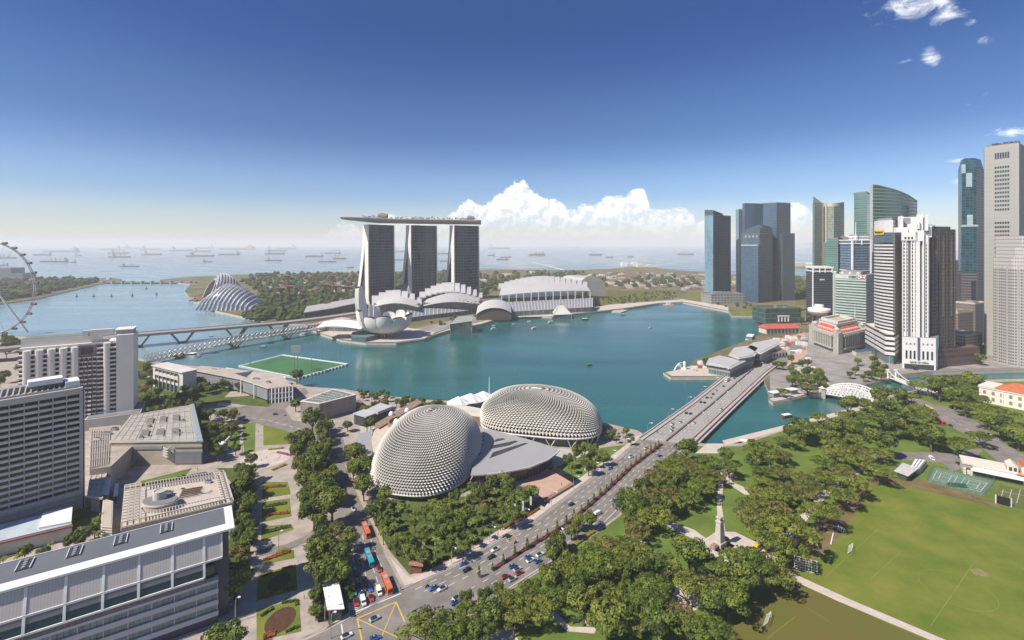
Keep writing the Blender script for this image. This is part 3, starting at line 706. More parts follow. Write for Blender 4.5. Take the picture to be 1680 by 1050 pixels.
cc = mp(.33, .30); 
m = MB()
pts = [(cc[0]+6.6*math.cos(a/28*6.2832)*1.25, cc[1]+5.6*math.sin(a/28*6.2832)) for a in range(28)]
m.prism(pts, 13.2, 17.4, 0, 1); m.prism(inset(pts, -.35), 16.2, 16.9, 2, 2)
BW(m, 'drum', [TW, BROOF, CREAM], tb)
m = MB(); m.lathe([(3.1, 17), (3.1, 21.4), (2.6, 21.4), (2.6, 20.9), (0, 20.9)], 24, 0, c=(cc[0]-1.2, cc[1]+1.5), smooth=False); m.lathe([(.01, 21.0), (2.6, 21.0)], 24, 1, c=(cc[0]-1.2, cc[1]+1.5)); BW(m, 'stair_tower', [CREAM, CONC], tb)
m = MB()
for k in range(5): m.bar((*mp(.5+k*.012, .42+k*.05), 14), (*mp(.70+k*.012, .42+k*.05), 14), .5, .5+.1*k)
BW(m, 'roof_seating', mat('brown_slats', (.22, .15, .12), .8), tb)
m = MB()
for i in range(14):
    a = mp(.02+i*.071, -.006); m.bar((*a, 4), (*a, 11), .5, .6)
a, b = mp(0, -.004), mp(1, -.004); m.bar((*a, 9.5), (*b, 9.5), .3, .5); m.bar((*a, 6), (*b, 6), .3, .5)
BW(m, 'wall_ribs', mat('ribs_dark', (.16, .12, .10), .8), tb)
# --- low roofs at the left
P = corners((-60, 888), (119, 841), (117, 866), (-60, 925), z=8)
lb = empty('low_building', (*P[1], 0), 0, 'long low building with a blue-white flat roof below the slab hotel', 'building')
P = corners((-80, 880), (112, 832), (118, 858), (-80, 905), z=8)
m = MB(); m.prism(P, 0, 7.6, 0, 1); BW(m, 'wall', [CREAM, mat('pale_blue_roof', (.42, .48, .54), .6, var=.12)], lb)
m = MB(); q = corners((70, 842), (119, 831), (117, 856), (64, 866), z=8.4); m.prism(q, 7.4, 8.6, 0, 0); BW(m, 'roof_slab', WHITE, lb)
m = MB(); q = corners((-80, 902), (116, 856), (120, 862), (-80, 910), z=7); m.prism(q, 6.2, 7.0, 0); BW(m, 'canopy', mat('red_brown_edge', (.30, .14, .09), .7), lb)
P = corners((143, 815), (168, 818), (178, 755), (152, 758), z=9)
pw = empty('covered_walkway', (*P[0], 0), 0, 'glass panelled walkway roof beside the end of the slab hotel', 'walkway roof')
m = MB(); m.prism(P, 8.4, 9, 0, 0); m.prism(inset(P, 1.5), 0, 8.4, 0); BW(m, 'wall', TW, pw)
m = MB()
for k in range(10):
    a = lerp(P[0], P[3], k/9); b = lerp(P[1], P[2], k/9); m.bar((*a, 9.2), (*b, 9.2), .35, .35)
for s_ in (0, .33, .66, 1):
    a = lerp(P[0], P[1], s_); b = lerp(P[3], P[2], s_); m.bar((*a, 9.25), (*b, 9.25), .35, .35)
BW(m, 'roof_frame', PB, pw)
m = MB(); q = corners((168, 812), (178, 812), (182, 782), (174, 782), z=7); m.prism(q, 0, 7, 0, 1); BW(m, 'annex', [TW, WHITE], pw)
m = MB(); P = corners((167, 862), (182, 863), (184, 822), (170, 818), z=8); m.prism(P, 0, 8, 0)
ap = m.build('stair_block', TW, label='narrow brown stair block between the hotel trees and the terrace block', cat='building')
m = MB()
for k in range(6): m.prism(inset(P, -.4), .8+k*1.3, 1.3+k*1.3, 0)
m.build('landing', CREAM, ap)
P = corners((186, 814), (193, 812), (195, 792), (189, 793), z=5); m = MB(); m.prism(P, 4.4, 5, 0, 0)
kk = m.build('kiosk_canopy', WHITE, label='small white canopy left of the round stair tower', cat='canopy')
m = MB(); m.prism(inset(P, .5), 0, 4.4, 0); m.build('kiosk_wall', GLASS, kk)
# --- little white wedge roof pavilion at the crossing
zt = 5.2
P = [G(529, 958, zt), G(554, 945, zt), G(565, 998, zt), G(537, 1000, zt)]
pv = empty('pavilion', (*P[0], 0), 0, 'small pavilion with a plain white wedge roof beside the yellow box junction', 'pavilion')
m = MB(); a = [(*p, zt) for p in P]; b = [(*p, zt-.35) for p in P]
m.prism(P, zt-.35, zt, 0, 0); BW(m, 'roof', mat('bright_white_roof', (.80, .79, .77), .6, var=.04), pv)
m = MB(); m.prism(inset(P, .8), 0, zt-.35, 0); BW(m, 'wall', mat('brick_red_wall', (.22, .10, .075), .85, var=.15, scale=.8), pv)
m = MB(); q = inset(P, .5); m.wall(lerp(q[3], q[2], .08), lerp(q[3], q[2], .92), .4, 3.4, 0); BW(m, 'window', GLASS, pv)
# --- brick shelter under the palms
P = [G(670, 925, 5), G(694, 924, 5), G(697, 892, 5), G(684, 891, 5)]
sh = empty('garden_shelter', (*P[0], 0), 0, 'red brick garden shelter with a tiled sloping roof among palms', 'shelter')
m = MB(); m.poly([(*P[0], 4.6), (*P[1], 3.6), (*P[2], 5.4), (*P[3], 6.2)]); m.poly([(*P[0], 4.3), (*P[3], 5.9), (*P[2], 5.1), (*P[1], 3.3)])
for i in range(4):
    zz = (4.6, 3.6, 5.4, 6.2); j = (i+1) % 4
    m.poly([(*P[i], zz[i]-.3), (*P[j], zz[j]-.3), (*P[j], zz[j]), (*P[i], zz[i])])
BW(m, 'roof', mat('shingle_roof', (.33, .19, .12), .9, var=.3, scale=.6), sh)
m = MB(); m.prism(inset(P, .7), 0, 3.2, 0); BW(m, 'wall', MATS['brick_red_wall'], sh)
# --- white school-like block and grandstand by the floating pitch
P = corners((297, 645), (252, 630), (262, 616), (312, 628)); P = [G(300, 648), G(251, 634)]
b0 = Vector(P[0]); b1 = Vector(P[1]); dd = (b0-b1).normalized(); nn = Vector((-dd.y, dd.x))
q = [b1, b0, b0+nn*13, b1+nn*13]
sb = empty('white_block', (b0.x, b0.y, 0), 0, 'white four storey block with dark strip windows beside the waterfront tribune', 'building')
z1 = 22
m = MB(); m.prism([tuple(x) for x in q], 0, z1, 0, 1); BW(m, 'wall', [mat('offwhite_wall', (.55, .53, .50), .8), CREAM], sb)
for z in (17.0, 10.4):
    m = MB(); 
    for i in range(6):
        a = b1+dd*(5.5+i*(((b0-b1).length-13)/6)); e = a+dd*(((b0-b1).length-13)/6-.7)
        m.prism([tuple(a-nn*.15), tuple(e-nn*.15), tuple(e+nn*.1), tuple(a+nn*.1)], z, z+2.8, 0)
    BW(m, 'window_band', GLASS, sb)
m = MB()
for i in range(7):
    a = b1+dd*(5.5+i*(((b0-b1).length-13)/6)); m.prism([tuple(a-nn*1.0), tuple(a+dd*.5-nn*1.0), tuple(a+dd*.5), tuple(a)], 0, 19, 0)
m.prism([tuple(b1+dd*5-nn*.9), tuple(b0-dd*7-nn*.9), tuple(b0-dd*7+nn*.1), tuple(b1+dd*5+nn*.1)], 13.6, 16.6, 0)
m.prism([tuple(b1-nn*1.5-dd*.8), tuple(b0-nn*1.5+dd*1), tuple(b0+nn*14+dd*1), tuple(b1+nn*14-dd*.8)], z1, z1+.6, 0)
BW(m, 'frame', mat('offwhite_wall', (.5, .5, .5)), sb)
m = MB()
for i in range(6):
    a = b1+dd*(6.2+i*(((b0-b1).length-13)/6)); e = a+dd*(((b0-b1).length-13)/6-1.6)
    m.prism([tuple(a-nn*.12), tuple(e-nn*.12), tuple(e+nn*.1), tuple(a+nn*.1)], .4, 7.6, 0)
BW(m, 'ground_glazing', GLASS, sb)
# tribune
z1 = 14.5
P = [G(395, 622, z1), G(440, 637, z1), G(480, 633, z1), G(462, 615, z1), G(400, 607, z1), G(330, 600, z1), G(312, 606, z1)]
tr = empty('tribune_building', (*P[1], 0), 0, 'white framed tribune building between the roadside trees and the floating pitch', 'tribune')
m = MB(); m.prism(P, z1-.8, z1, 0, 1); BW(m, 'roof', [mat('offwhite_wall', (.5, .5, .5)), mat('pinkish_deck', (.42, .36, .31), .9, var=.15, scale=.1)], tr)
m = MB(); m.prism(inset(P, 1.6), 2, z1-.8, 0); BW(m, 'wall', mat('grey_panel', (.22, .235, .26), .7), tr)
m = MB()
for k in range(8):
    a = lerp(P[1], P[2], k/7); m.bar((*a, 0), (*a, z1-.8), .9, .9)
a, b = P[1], P[2]
for z in (4.2, 9): m.bar((*a, z), (*b, z), .9, .9)
for k in range(3):
    a = lerp(P[0], P[1], k/2); m.bar((*a, 0), (*a, z1-.8), .9, .9)
BW(m, 'columns', WHITE, tr)
m = MB(); q = corners((385, 613), (415, 609), (404, 619), z=z1); m.prism(q, z1, z1+.3, 0); BW(m, 'roof_pit', DARK, tr)
# seating canopy strip along the pitch
m = MB(); q = corners((372, 603), (470, 618), (461, 624), (360, 608), z=8); m.prism(q, 7.5, 8, 0); BW(m, 'seating_canopy', WHITE, tr)
# --- floating pitch
P = [G(x, y, -1.2) for x, y in ((391, 600), (463, 582), (571, 597), (489, 620))]
fp = empty('floating_pitch', (*P[0], -3), 0, 'green floating football pitch with a white border moored in the bay', 'floating platform')
m = MB(); m.prism(P, -3.4, -1.4, 0, 0); BW(m, 'deck', mat('pale_deck', (.45, .49, .52), .8), fp)
m = MB(); m.prism(inset(P, 3.2), -1.5, -1.3, 0, 0); BW(m, 'turf', mat('artificial_turf', (.055, .155, .07), .95, scale=.02, var=.18), fp)
m = MB()
for a, b in zip(P, P[1:]+P[:1]): m.bar((*a, -1.1), (*b, -1.1), .8, .5)
for i in range(14):
    a = lerp(P[3], P[2], i/14); m.box(a[0]-1.2, a[0]+1.2, a[1]-1.6, a[1]+.4, -2.8, -1.2)
BW(m, 'edge_floats', WHITE, fp)
def mast(px, py, top, head=False, z0=-3, **k):
    x, y = G(px, py, z0); z = ZT(top, y)
    e = empty('light_mast', (x, y, z0), 0, **k)
    m = MB(); m.tube([(x, y, z0), (x, y, z)], .45, 6, 0, .22); BW(m, 'pole', GREY, e)
    m = MB()
    if head: 
        for j in range(4): m.box(x-4, x+4, y-.3, y+.3, z-9+j*2.3, z-7.5+j*2.3)
    else: m.box(x-.8, x+.8, y-.3, y+.3, z-1.2, z)
    BW(m, 'lamp_head', GREY, e); return e
for px, py, tp, hd, lb in ((410, 600, 555, 0, 'slim floodlight mast at the far left corner of the floating pitch'), (483, 612, 566, 1, 'twin headed tall floodlight mast at the near edge of the floating pitch'),
        (488, 615, 566, 1, 'tall floodlight mast with wide lamp frame right behind the round topped tree'), (511, 628, 562, 0, 'floodlight mast standing in the water right of the pitch tree'), (527, 592, 559, 0, 'floodlight mast on the far edge of the floating pitch'),
        (556, 594, 560, 0, 'floodlight mast nearest the far right corner of the floating pitch')):
    mast(px, py, tp, bool(hd), label=lb, cat='light mast', group='floodlight masts round the floating pitch')
# --- grey-brown studio box
zt = 15
P = [G(493, 658, zt), G(524, 662, zt), G(584, 647, zt), G(546, 638, zt)]
st = empty('studio_theatre', (*P[1], 0), 0, 'flat roofed grey box theatre studio beside the waterfront plaza', 'building')
m = MB(); m.prism(P, 0, zt-.4, 0); BW(m, 'wall', facade('panel_box', (.22, .19, .18), (.28, .25, .23), fh=7, fw=2.6, rh=.06, rw=.1, rough=.6, rand=.3), st)
m = MB(); m.prism(inset(P, -.4), zt-.5, zt, 0, 0); m.prism(inset(P, 2), zt, zt+.2, 1, 1); BW(m, 'roof', [CREAM, mat('glassy_roof', (.14, .18, .17), .5, var=.2, scale=.2)], st)
m = MB(); 
for i in range(1, 6):
    q = inset(P, 2); a = lerp(q[0], q[1], i/6); b = lerp(q[3], q[2], i/6); m.bar((*a, zt+.3), (*b, zt+.3), .3, .2)
    a = lerp(q[0], q[3], i/6); b = lerp(q[1], q[2], i/6); m.bar((*a, zt+.3), (*b, zt+.3), .3, .2)
BW(m, 'roof_bars', CREAM, st)
m = MB(); q = corners((572, 668), (596, 660), (590, 655), (565, 660), z=4); m.prism(q, 0, 4, 0); BW(m, 'annex', BROWN, st)

# plant, ducts and tanks on the flat roofs of the near buildings
def clutter_roof(e, spots, z):
    for k, (px, py, a, b, h_) in enumerate(spots):
        x, y = G(px, py, z); m = MB(); m.box(x-a, x+a, y-b, y+b, z, z+h_, 0); m.box(x-a*.7, x+a*.7, y-b*.7, y+b*.7, z+h_, z+h_+.25, 1)
        if k % 2: m.tube([(x+a, y, z+.5), (x+a+3, y+.5, z+.5), (x+a+3, y+3, z+.5)], .25, 5)
        BW(m, 'roof_plant', [[GREY, CREAM, STEEL][k % 3], DARK], e)
clutter_roof(ml, [(188, 705, 2, 1.5, 1.6), (196, 715, 1.5, 1.5, 2.2), (176, 712, 3, 1, 1.4), (205, 700, 2.5, 1, 1.2), (160, 722, 2, 1, 1.5)], 13.2)
clutter_roof(ml, [(245, 700, 1.2, 1, 1), (285, 712, 1.4, 1, 1.2), (300, 690, 1, 1, 1), (232, 718, 1.5, .8, .9)], 16.8)
clutter_roof(tb, [(275, 812, 2.2, 1.4, 1.8), (300, 805, 1.2, 1, 1.1), (342, 792, 1.6, 1, 1.3), (325, 810, 2.5, .5, .6), (236, 838, 1.4, 1, 1.2)], 13.3)
clutter_roof(tr, [(420, 622, 3, 1.2, 1.2), (350, 606, 3, 1, 1), (440, 628, 2, 1.4, 1.6)], 14.6)
clutter_roof(st, [(530, 648, 1.6, 1, 1), (555, 650, 1.2, 1, .8)], 15.3)
# ------------------------------------------------------------------ the arts centre: two spiky shells and the fan canopy between them
SPIKE = mat('aluminium_sunshade', (.55, .52, .465), .5, metal=.0, var=.06)
SHGL = mat('shell_glass', (.03, .034, .034), .5, var=.3)
RIM = mat('shell_rim', (.62, .60, .56), .5, var=.05)
def shell(e, cx, cy, ang, fn, nu, nv, hs, out_k=1.0):
    "fn(a, t) -> local point; a round, t 0 rim .. 1 crown"
    ca, sa = math.cos(ang), math.sin(ang)
    def P(a, t):
        x, y, z = fn(a, t); return Vector((cx+x*ca-y*sa, cy+x*sa+y*ca, z))
    rows = [[P(2*math.pi*j/nu, i/nv) for j in range(nu)] for i in range(nv+1)]
    m = MB(); m.grid(rows, 0, True, closed_u=True); BW(m, 'glass_shell', SHGL, e)
    # every cell of the net carries one folded beak that points down its row
    m = MB()
    for i in range(nv):
        for j in range(nu):
            sh_ = (i % 2)*.5
            a0, a1 = 2*math.pi*(j+sh_)/nu, 2*math.pi*(j+1+sh_)/nu; am = (a0+a1)/2
            t0, t1 = i/nv, (i+1.25)/nv
            p0 = P(am, t0); p1 = P(a0, (t0+t1)/2); p2 = P(a1, (t0+t1)/2); p3 = P(am, min(t1, 1))
            nrm = (p2-p1).cross(p3-p0)
            if nrm.length < 1e-6: continue
            nrm.normalize(); s_ = (p2-p1).length
            if s_ < .07: continue
            k = hs*min(1.2, s_/1.6)*(.22+.78*(1-i/nv)**1.1)
            tip = (p0*.72+p3*.28)+nrm*k
            p3 = p3+nrm*.12; p1 = p1+nrm*.12; p2 = p2+nrm*.12
            m.poly([p1, tip, p3]); m.poly([tip, p2, p3])
            if i % 1 == 0: m.poly([p1, p1*.5+p0*.5, tip]); 
    BW(m, 'sunshade_net', SPIKE, e)
    return rows
def superell(A_, B_, n, z0, Hh, p, skew=0.0, bulge=0.0, lean=(0, 0), prof=None):
    def fn(a, t):
        c, s = math.cos(a), math.sin(a)
        r = (abs(c)**n+abs(s)**n)**(-1/n)
        ph = t*math.pi/2
        rr = math.cos(ph)**(2/p) if t < 1 else 0.0; zz = math.sin(ph)**(2/p)
        rr *= 1+bulge*math.sin(math.pi*min(1, t*1.8))
        x = A_*r*c*rr; y = B_*r*s*rr
        hz_ = Hh*(prof(x/A_, y/B_) if prof else 1.0)
        return (x+lean[0]*zz, y+lean[1]*zz, z0+hz_*zz)
    return fn
e = empty('concert_hall', (-52, 326, 0), 0, 'nearer left one of the two shells covered in pointed aluminium sunshades', 'concert hall')
fnL = superell(43, 32, 2.45, 4.5, 33.5, 2.35, lean=(4, 0), prof=lambda u, v: 1-.16*max(0, -u)**1.3-.10*max(0, u)**2)
rowsL = shell(e, -55, 327, math.radians(77), fnL, 116, 35, 1.45)
m = MB(); R0 = rowsL[0]; m.tube([p+Vector((0, 0, -.4)) for p in R0], .75, 6, 0, closed=True); BW(m, 'rim', RIM, e)
m = MB(); m.prism([(p.x*.94-52*.06, p.y*.94+327*.06) for p in R0[::4]], 0, 5.2, 0); BW(m, 'base_wall', mat('base_glazing', (.07, .085, .09), .3, var=.3), e)
e2 = empty('theatre_hall', (25, 391, 0), 0, 'farther right one of the two spiky shells with a white rim on slanting struts', 'theatre')
fnR = superell(47, 27, 2.9, 8.0, 27.4, 3.1, lean=(-3, 0), prof=lambda u, v: 1-.26*max(0, u)**1.6-.16*max(0, -u)**1.6)
rowsR = shell(e2, 23, 389, math.radians(-13), fnR, 116, 30, 1.2)
m = MB(); R1 = rowsR[0]; m.tube([p+Vector((0, 0, -.5)) for p in R1], .85, 6, 0, closed=True); BW(m, 'rim', RIM, e2)
m = MB(); m.prism([(p.x*.86+23*.14, p.y*.86+389*.14) for p in R1[::4]], 0, 8.2, 0); BW(m, 'base_wall', MATS['base_glazing'], e2)
for j in range(0, 116, 6):
    p = R1[j]; q = R1[(j+3) % 116]
    if p.y > 392: continue
    m = MB(); f = Vector((p.x*.5+q.x*.5, p.y*.5+q.y*.5, 0)); f = Vector((f.x*.96+23*.04, f.y*.96+389*.04, 0))
    m.tube([(p.x, p.y, 7.4), f], .35, 5); m.tube([(q.x, q.y, 7.4), f], .35, 5); BW(m, 'strut', RIM, e2)
# fan canopy
z = 10.0
px = [(772, 780), (787, 712), (800, 703), (850, 716), (888, 727), (918, 737), (914, 743), (899, 754), (870, 766), (830, 774), (800, 778)]
P = [G(x, y, z) for x, y in px]
ce = empty('foyer_canopy', (*P[5], 0), 0, 'smooth grey fan shaped canopy roof with three dark slots between the shells', 'canopy roof')
m = MB(); m.prism(P, z-.7, z, 0, 0); BW(m, 'roof', mat('canopy_grey', (.32, .32, .325), .5, var=.05, scale=.05), ce)
m = MB()
for a, b in zip(P[5:], P[6:]): m.bar((*a, z-.3), (*b, z-.3), .5, 1.0)
BW(m, 'roof_edge', RIM, ce)
for q in ([(803, 752), (809, 742), (860, 727), (867, 727), (848, 735)], [(803, 737), (807, 731), (846, 723), (850, 724), (835, 731)], [(808, 726), (815, 720), (826, 719), (829, 721)]):
    m = MB(); m.prism([G(x, y, z) for x, y in q], z, z+.12, 0); BW(m, 'roof_slot', DARK, ce)
m = MB(); P2 = [lerp(p, (-8, 350), .12) for p in P]; m.prism(P2, 0, z-.7, 0)
BW(m, 'glazing', mat('foyer_glass', (.05, .06, .065), .2, var=.3), ce)
m = MB()
for a, b in zip(P2[5:], P2[6:]+P2[:1]):
    n_ = max(1, int((Vector(a)-Vector(b)).length/2.4))
    for k in range(n_): q = lerp(a, b, k/n_); m.bar((q[0], q[1], 0), (q[0], q[1], z-.8), .3, .3)
BW(m, 'mullions', mat('brown_mullion', (.16, .13, .12), .6), ce)
# glass lean-to between canopy and concert hall
m = MB(); P3 = [G(x, y, 13) for x, y in ((775, 772), (771, 790), (788, 735), (793, 716))]
m.poly([(*G(772, 788, 6), 6), (*G(783, 770, 8), 8), (*G(796, 712, 14), 14), (*G(789, 716, 14), 14)])
for k in range(9):
    a = lerp(G(772, 788, 6), G(789, 716, 14), k/8); b = lerp(G(783, 770, 8), G(796, 712, 14), k/8); za = 6+k; zb = 8+6*k/8
    m.bar((*a, za+.2), (*b, zb+.2), .3, .3, 1)
BW(m, 'glass_link', [mat('link_glass', (.10, .16, .16), .2), RIM], ce)
# mall building wrapping the left side
z = 9.0
px = [(612, 742), (609, 720), (614, 706), (640, 690), (680, 688), (700, 692), (660, 712), (640, 735)]
P = [G(x, y, z) for x, y in px]
me_ = empty('waterfront_mall', (*P[0], 0), 0, 'low mall with a cream roof terrace and brown walls behind the left spiky shell', 'mall')
m = MB(); m.prism(P, 0, z-.2, 0, 1); BW(m, 'wall', [mat('brick_pink', (.27, .17, .13), .85, var=.15), mat('cream_terrace', (.52, .45, .37), .9, var=.1)], me_)
q = [G(x, y, z+.2) for x, y in ((606, 745), (583, 722), (589, 708), (612, 702), (609, 718), (611, 740))]
m = MB(); m.prism(q, 0, z-1.5, 0, 1); BW(m, 'curved_roof', [MATS['brick_pink'], mat('canopy_grey', (.3, .3, .3))], me_)
c_ = G(660, 694, 10); m = MB(); m.lathe([(11, 9), (11, 12), (10, 12), (10, 10), (0, 10)], 28, 0, c=c_); BW(m, 'round_terrace', [MATS['brick_pink']], me_)
q = [G(x, y, 10) for x, y in ((622, 702), (615, 695), (684, 655), (693, 660))]
m = MB(); m.prism(q, 0, 10, 0, 1); BW(m, 'roof_walk', [MATS['brick_pink'], mat('brown_deck', (.25, .18, .14), .9, var=.15)], me_)
q = [G(x, y, 9) for x, y in ((581, 678), (600, 683), (640, 668), (622, 662))]
m = MB(); m.prism(q, 0, 8.4, 0, 0); BW(m, 'cafe_block', DARK, me_)
m = MB(); m.prism([G(x, y, 9.2) for x, y in ((579, 678), (600, 684), (618, 677), (597, 671))], 8.4, 9.2, 0); m.prism([G(x, y, 10.4) for x, y in ((600, 672), (620, 676), (645, 666), (624, 661))], 8.4, 10.4, 0)
BW(m, 'cafe_roof', mat('grey_white_roof', (.42, .42, .43), .7), me_)
for k, (x, y) in enumerate(((650, 690), (668, 672), (642, 678))):
    c_ = G(x, y, 11.4); m = MB(); m.lathe([(2.2, 10), (2.2, 10.9), (1.7, 12), (.9, 12.8), (0, 13)], 12, 0, c=c_); BW(m, 'roof_cowl', WHITE, me_)
q = [G(x, y, 8) for x, y in ((690, 670), (745, 662), (800, 672), (790, 684), (745, 680), (700, 684))]
m = MB(); m.prism(q, 0, 8, 0, 1); BW(m, 'rear_block', [MATS['brick_pink'], CREAM], me_)
# white tent roofs and mast by the water
for k, (x, y, s) in enumerate(((772, 655, 1.0), (793, 651, .9), (752, 660, .8))):
    c_ = G(x, y, 8); lb = ('white pleated tent canopy in the middle of three behind the left shell', 'white pleated tent canopy nearest the thin mast behind the shells', 'leftmost white pleated tent canopy behind the left shell')[k]
    m = MB(); n = 16
    ring = [(c_[0]+(13+1.2*(j % 2))*s*math.cos(6.2832*j/n), c_[1]+(9+.8*(j % 2))*s*math.sin(6.2832*j/n), 7.0+.7*(j % 2)) for j in range(n)]
    for j in range(n): m.poly([ring[j], ring[(j+1) % n], (c_[0], c_[1], 13.5)])
    t = m.build('tent_canopy', mat('tent_white', (.68, .67, .65), .6), label=lb, cat='tent canopy', group='tent canopies by the water')
    m = MB(); m.tube([(c_[0], c_[1], 0), (c_[0], c_[1], 13.4)], .3, 6); m.build('post', WHITE, t)
x, y = G(803, 655, 0); m = MB(); m.tube([(x, y, 0), (x, y, ZT(618, y))], 1.0, 6, 0, .3); m.build('flag_mast', mat('turquoise_white', (.50, .66, .68), .5), label='thin pale mast standing in front of the bay between the two shells', cat='mast')
# plaza flagpoles, banners
for i, (px_, py, col, lb) in enumerate(((843, 850, 0, 'leftmost white banner pole in the garden beside the avenue'), (856, 845, 0, 'second white banner pole beside the avenue, left of the plaza corner'), (869, 837, 0, 'third white banner pole beside the dark pool corner'),
        (787, 838, 1, 'red and white banner pole among the palms before the canopy'), (881, 822, 0, 'slim pole by the dark pool at the plaza corner'), (958, 778, 0, 'white banner pole at the trees right of the pink plaza'))):
    x, y = G(px_, py); e = empty('banner_pole', (x, y, 0), 0, lb, 'banner', 'banner poles along the avenue')
    m = MB(); m.tube([(x, y, 0), (x, y, 8)], .12, 5); BW(m, 'pole', STEEL, e)
    m = MB(); m.box(x+.15, x+1.15, y-.03, y+.03, 2.5, 7.8, 0); BW(m, 'banner', [WHITE, mat('red_banner', (.45, .08, .07), .7)][col], e)
# dark reflecting pools by the plaza
for px_, lb in (([(899, 769), (912, 765), (947, 785), (937, 791)], 0), ([(936, 790), (944, 783), (955, 790), (944, 797)], 1), ([(871, 818), (878, 808), (899, 825), (893, 833)], 2)):
    sheet('water', px_, .18, mat('dark_pool', (.015, .018, .02), .1, var=.2))
m = MB()
a, b = G(893, 824), G(940, 796); m.bar((*a, .7), (*b, .7), 2.6, 1.4, 0); m.build('plaza_wall', mat('brick_pink', (.3, .2, .2)), label='low pinkish wall between the pink plaza and the avenue footpath', cat='wall')
# ------------------------------------------------------------------ the road bridge
zb = .3
Bl = [(1048, 721), (1130, 664), (1208, 603), (1222, 594)]; Br = [(1139, 729), (1200, 670), (1262, 611), (1282, 597)]
bl = [G(*p) for p in Bl]; br = [G(*p) for p in Br]
be = empty('road_bridge', (*bl[0], 0), 0, 'wide concrete road bridge with maroon planters crossing the bay mouth', 'bridge')
poly = bl+br[::-1]
m = MB(); m.prism(poly, -1.3, zb, 1, 0); BW(m, 'deck', [mat('bridge_asphalt', (.30, .285, .27), .9, var=.1, scale=.05), CONC], be)
def off(pl, k):
    o_ = []
    for i, p in enumerate(pl):
        a = Vector(pl[max(i-1, 0)]); b = Vector(pl[min(i+1, len(pl)-1)]); d = (b-a).normalized(); o_.append((p[0]-d.y*k, p[1]+d.x*k))
    return o_
PINKC = mat('pinkish_concrete', (.42, .37, .345), .85, var=.08); MAR = mat('maroon_flowers', (.24, .07, .10), .9, var=.35, scale=.8)
for pl, sg, nm in ((bl, -1, 'l'), (br, 1, 'r')):
    for k, w_, h_, z0, mm, name in ((1.6, 3.2, .35, zb+.17, PINKC, 'footway'), (.2, .5, 1.2, zb+.6, PINKC, 'parapet'), (3.5, .6, .9, zb+.45, MAR if sg > 0 else PINKC, 'planter'), (-1.4, 1.5, .6, -.3, PINKC, 'fascia_walk')):
        q = off(pl, sg*k); m = MB()
        for a, b in zip(q[:-1], q[1:]): m.bar((*a, z0), (*b, z0), w_, h_)
        BW(m, name, mm, be)
mid = [lerp(a, b, .5) for a, b in zip(bl, br)]
m = MB()
for a, b in zip(mid[:-1], mid[1:]): m.bar((*a, zb+.45), (*b, zb+.45), 1.2, .9)
BW(m, 'median', mat('median_dark', (.13, .09, .085), .9), be)
m = MB()
for t in (.13, .21, .29, .37, .60, .68, .76, .84):
    dashes(m, [lerp(a, b, t) for a, b in zip(bl, br)], zb+.02, .3, 3.2, 5, 2)
for t in (.47, .53, .9, .1): dashes(m, [lerp(a, b, t) for a, b in zip(bl, br)], zb+.018, .2, 30, .2, 1)
BW(m, 'lane_markings', MARK, be)
for k in range(7):
    m = MB(); a, _ = along(bl, 28+k*52); b, _ = along(br, 18+k*46)
    if a is None or b is None: break
    m.bar((a.x, a.y, -3.4), (b.x+(b.x-a.x)*.04, b.y+(b.y-a.y)*.04, -3.4), 3.4, 4.2); BW(m, 'pier', CONC, be)
m = MB(); a, b = G(1040, 737), G(1105, 766); m.bar((*G(1056, 727), .8), (*G(1132, 737), .8), .01, .01)
# lamp standards on the bridge
def lamp(x, y, ang, label, z0=0.0, h=11, grp='lamp standards along the road bridge', arm=3.4, mat_=None):
    e = empty('street_lamp', (x, y, z0), ang, label, 'street lamp', grp)
    m = MB(); m.tube([(0, 0, 0), (0, 0, h*.7), (arm*.15, 0, h*.9), (arm*.5, 0, h), (arm, 0, h*1.02)], .16, 5, 0, .09); m.build('pole', mat_ or STEEL, e)
    m = MB(); m.box(arm-.1, arm+.9, -.2, .2, h*1.0, h*1.05); m.build('lamp_head', WHITE, e); return e
ORD = ['first', 'second', 'third', 'fourth', 'fifth', 'sixth', 'seventh', 'eighth', 'ninth', 'tenth', 'eleventh', 'twelfth', 'thirteenth', 'fourteenth', 'fifteenth', 'sixteenth', 'seventeenth', 'eighteenth', 'nineteenth', 'twentieth']
ORD += ['twenty-'+o for o in ORD[:9]]+['thirtieth']+['thirty-'+o for o in ORD[:9]]+['fortieth']+['forty-'+o for o in ORD[:9]]+['fiftieth']+['fifty-'+o for o in ORD[:9]]
for k in range(8):
    p, d = along(off(br, 2.6), 6+k*36)
    if p is not None: lamp(p.x, p.y, math.atan2(d.y, d.x)+math.pi/2, 'curved lamp standard on the river side of the road bridge, %s from the near end' % ORD[k])
    p, d = along(off(bl, -2.6), 10+k*42)
    if p is not None: lamp(p.x, p.y, math.atan2(d.y, d.x)-math.pi/2, 'white lamp standard on the bay side of the road bridge, %s from the near end' % ORD[k])
for k in range(9):
    p, d = along(off(Ld, 2.0), 52+k*24)
    if p is not None: lamp(p.x, p.y, math.atan2(d.y, d.x)-math.pi/2, 'street lamp on the arts centre side of the avenue, %s from the junction' % ORD[k], grp='street lamps along the avenue', h=9)
for i, (px_, py, lb) in enumerate(((386, 1022, 'tall thin street lamp at the dark office end wall'), (457, 905, 'street lamp standing on the little service road between the gardens'), (533, 1020, 'slim lamp between the white wedge roof and the pale walk'), (543, 1048, 'lamp post at the bottom edge left of the white car'))):
    x, y = G(px_, py); lamp(x, y, 0, lb, h=10, grp='lamps in the lower left gardens', arm=1.2)
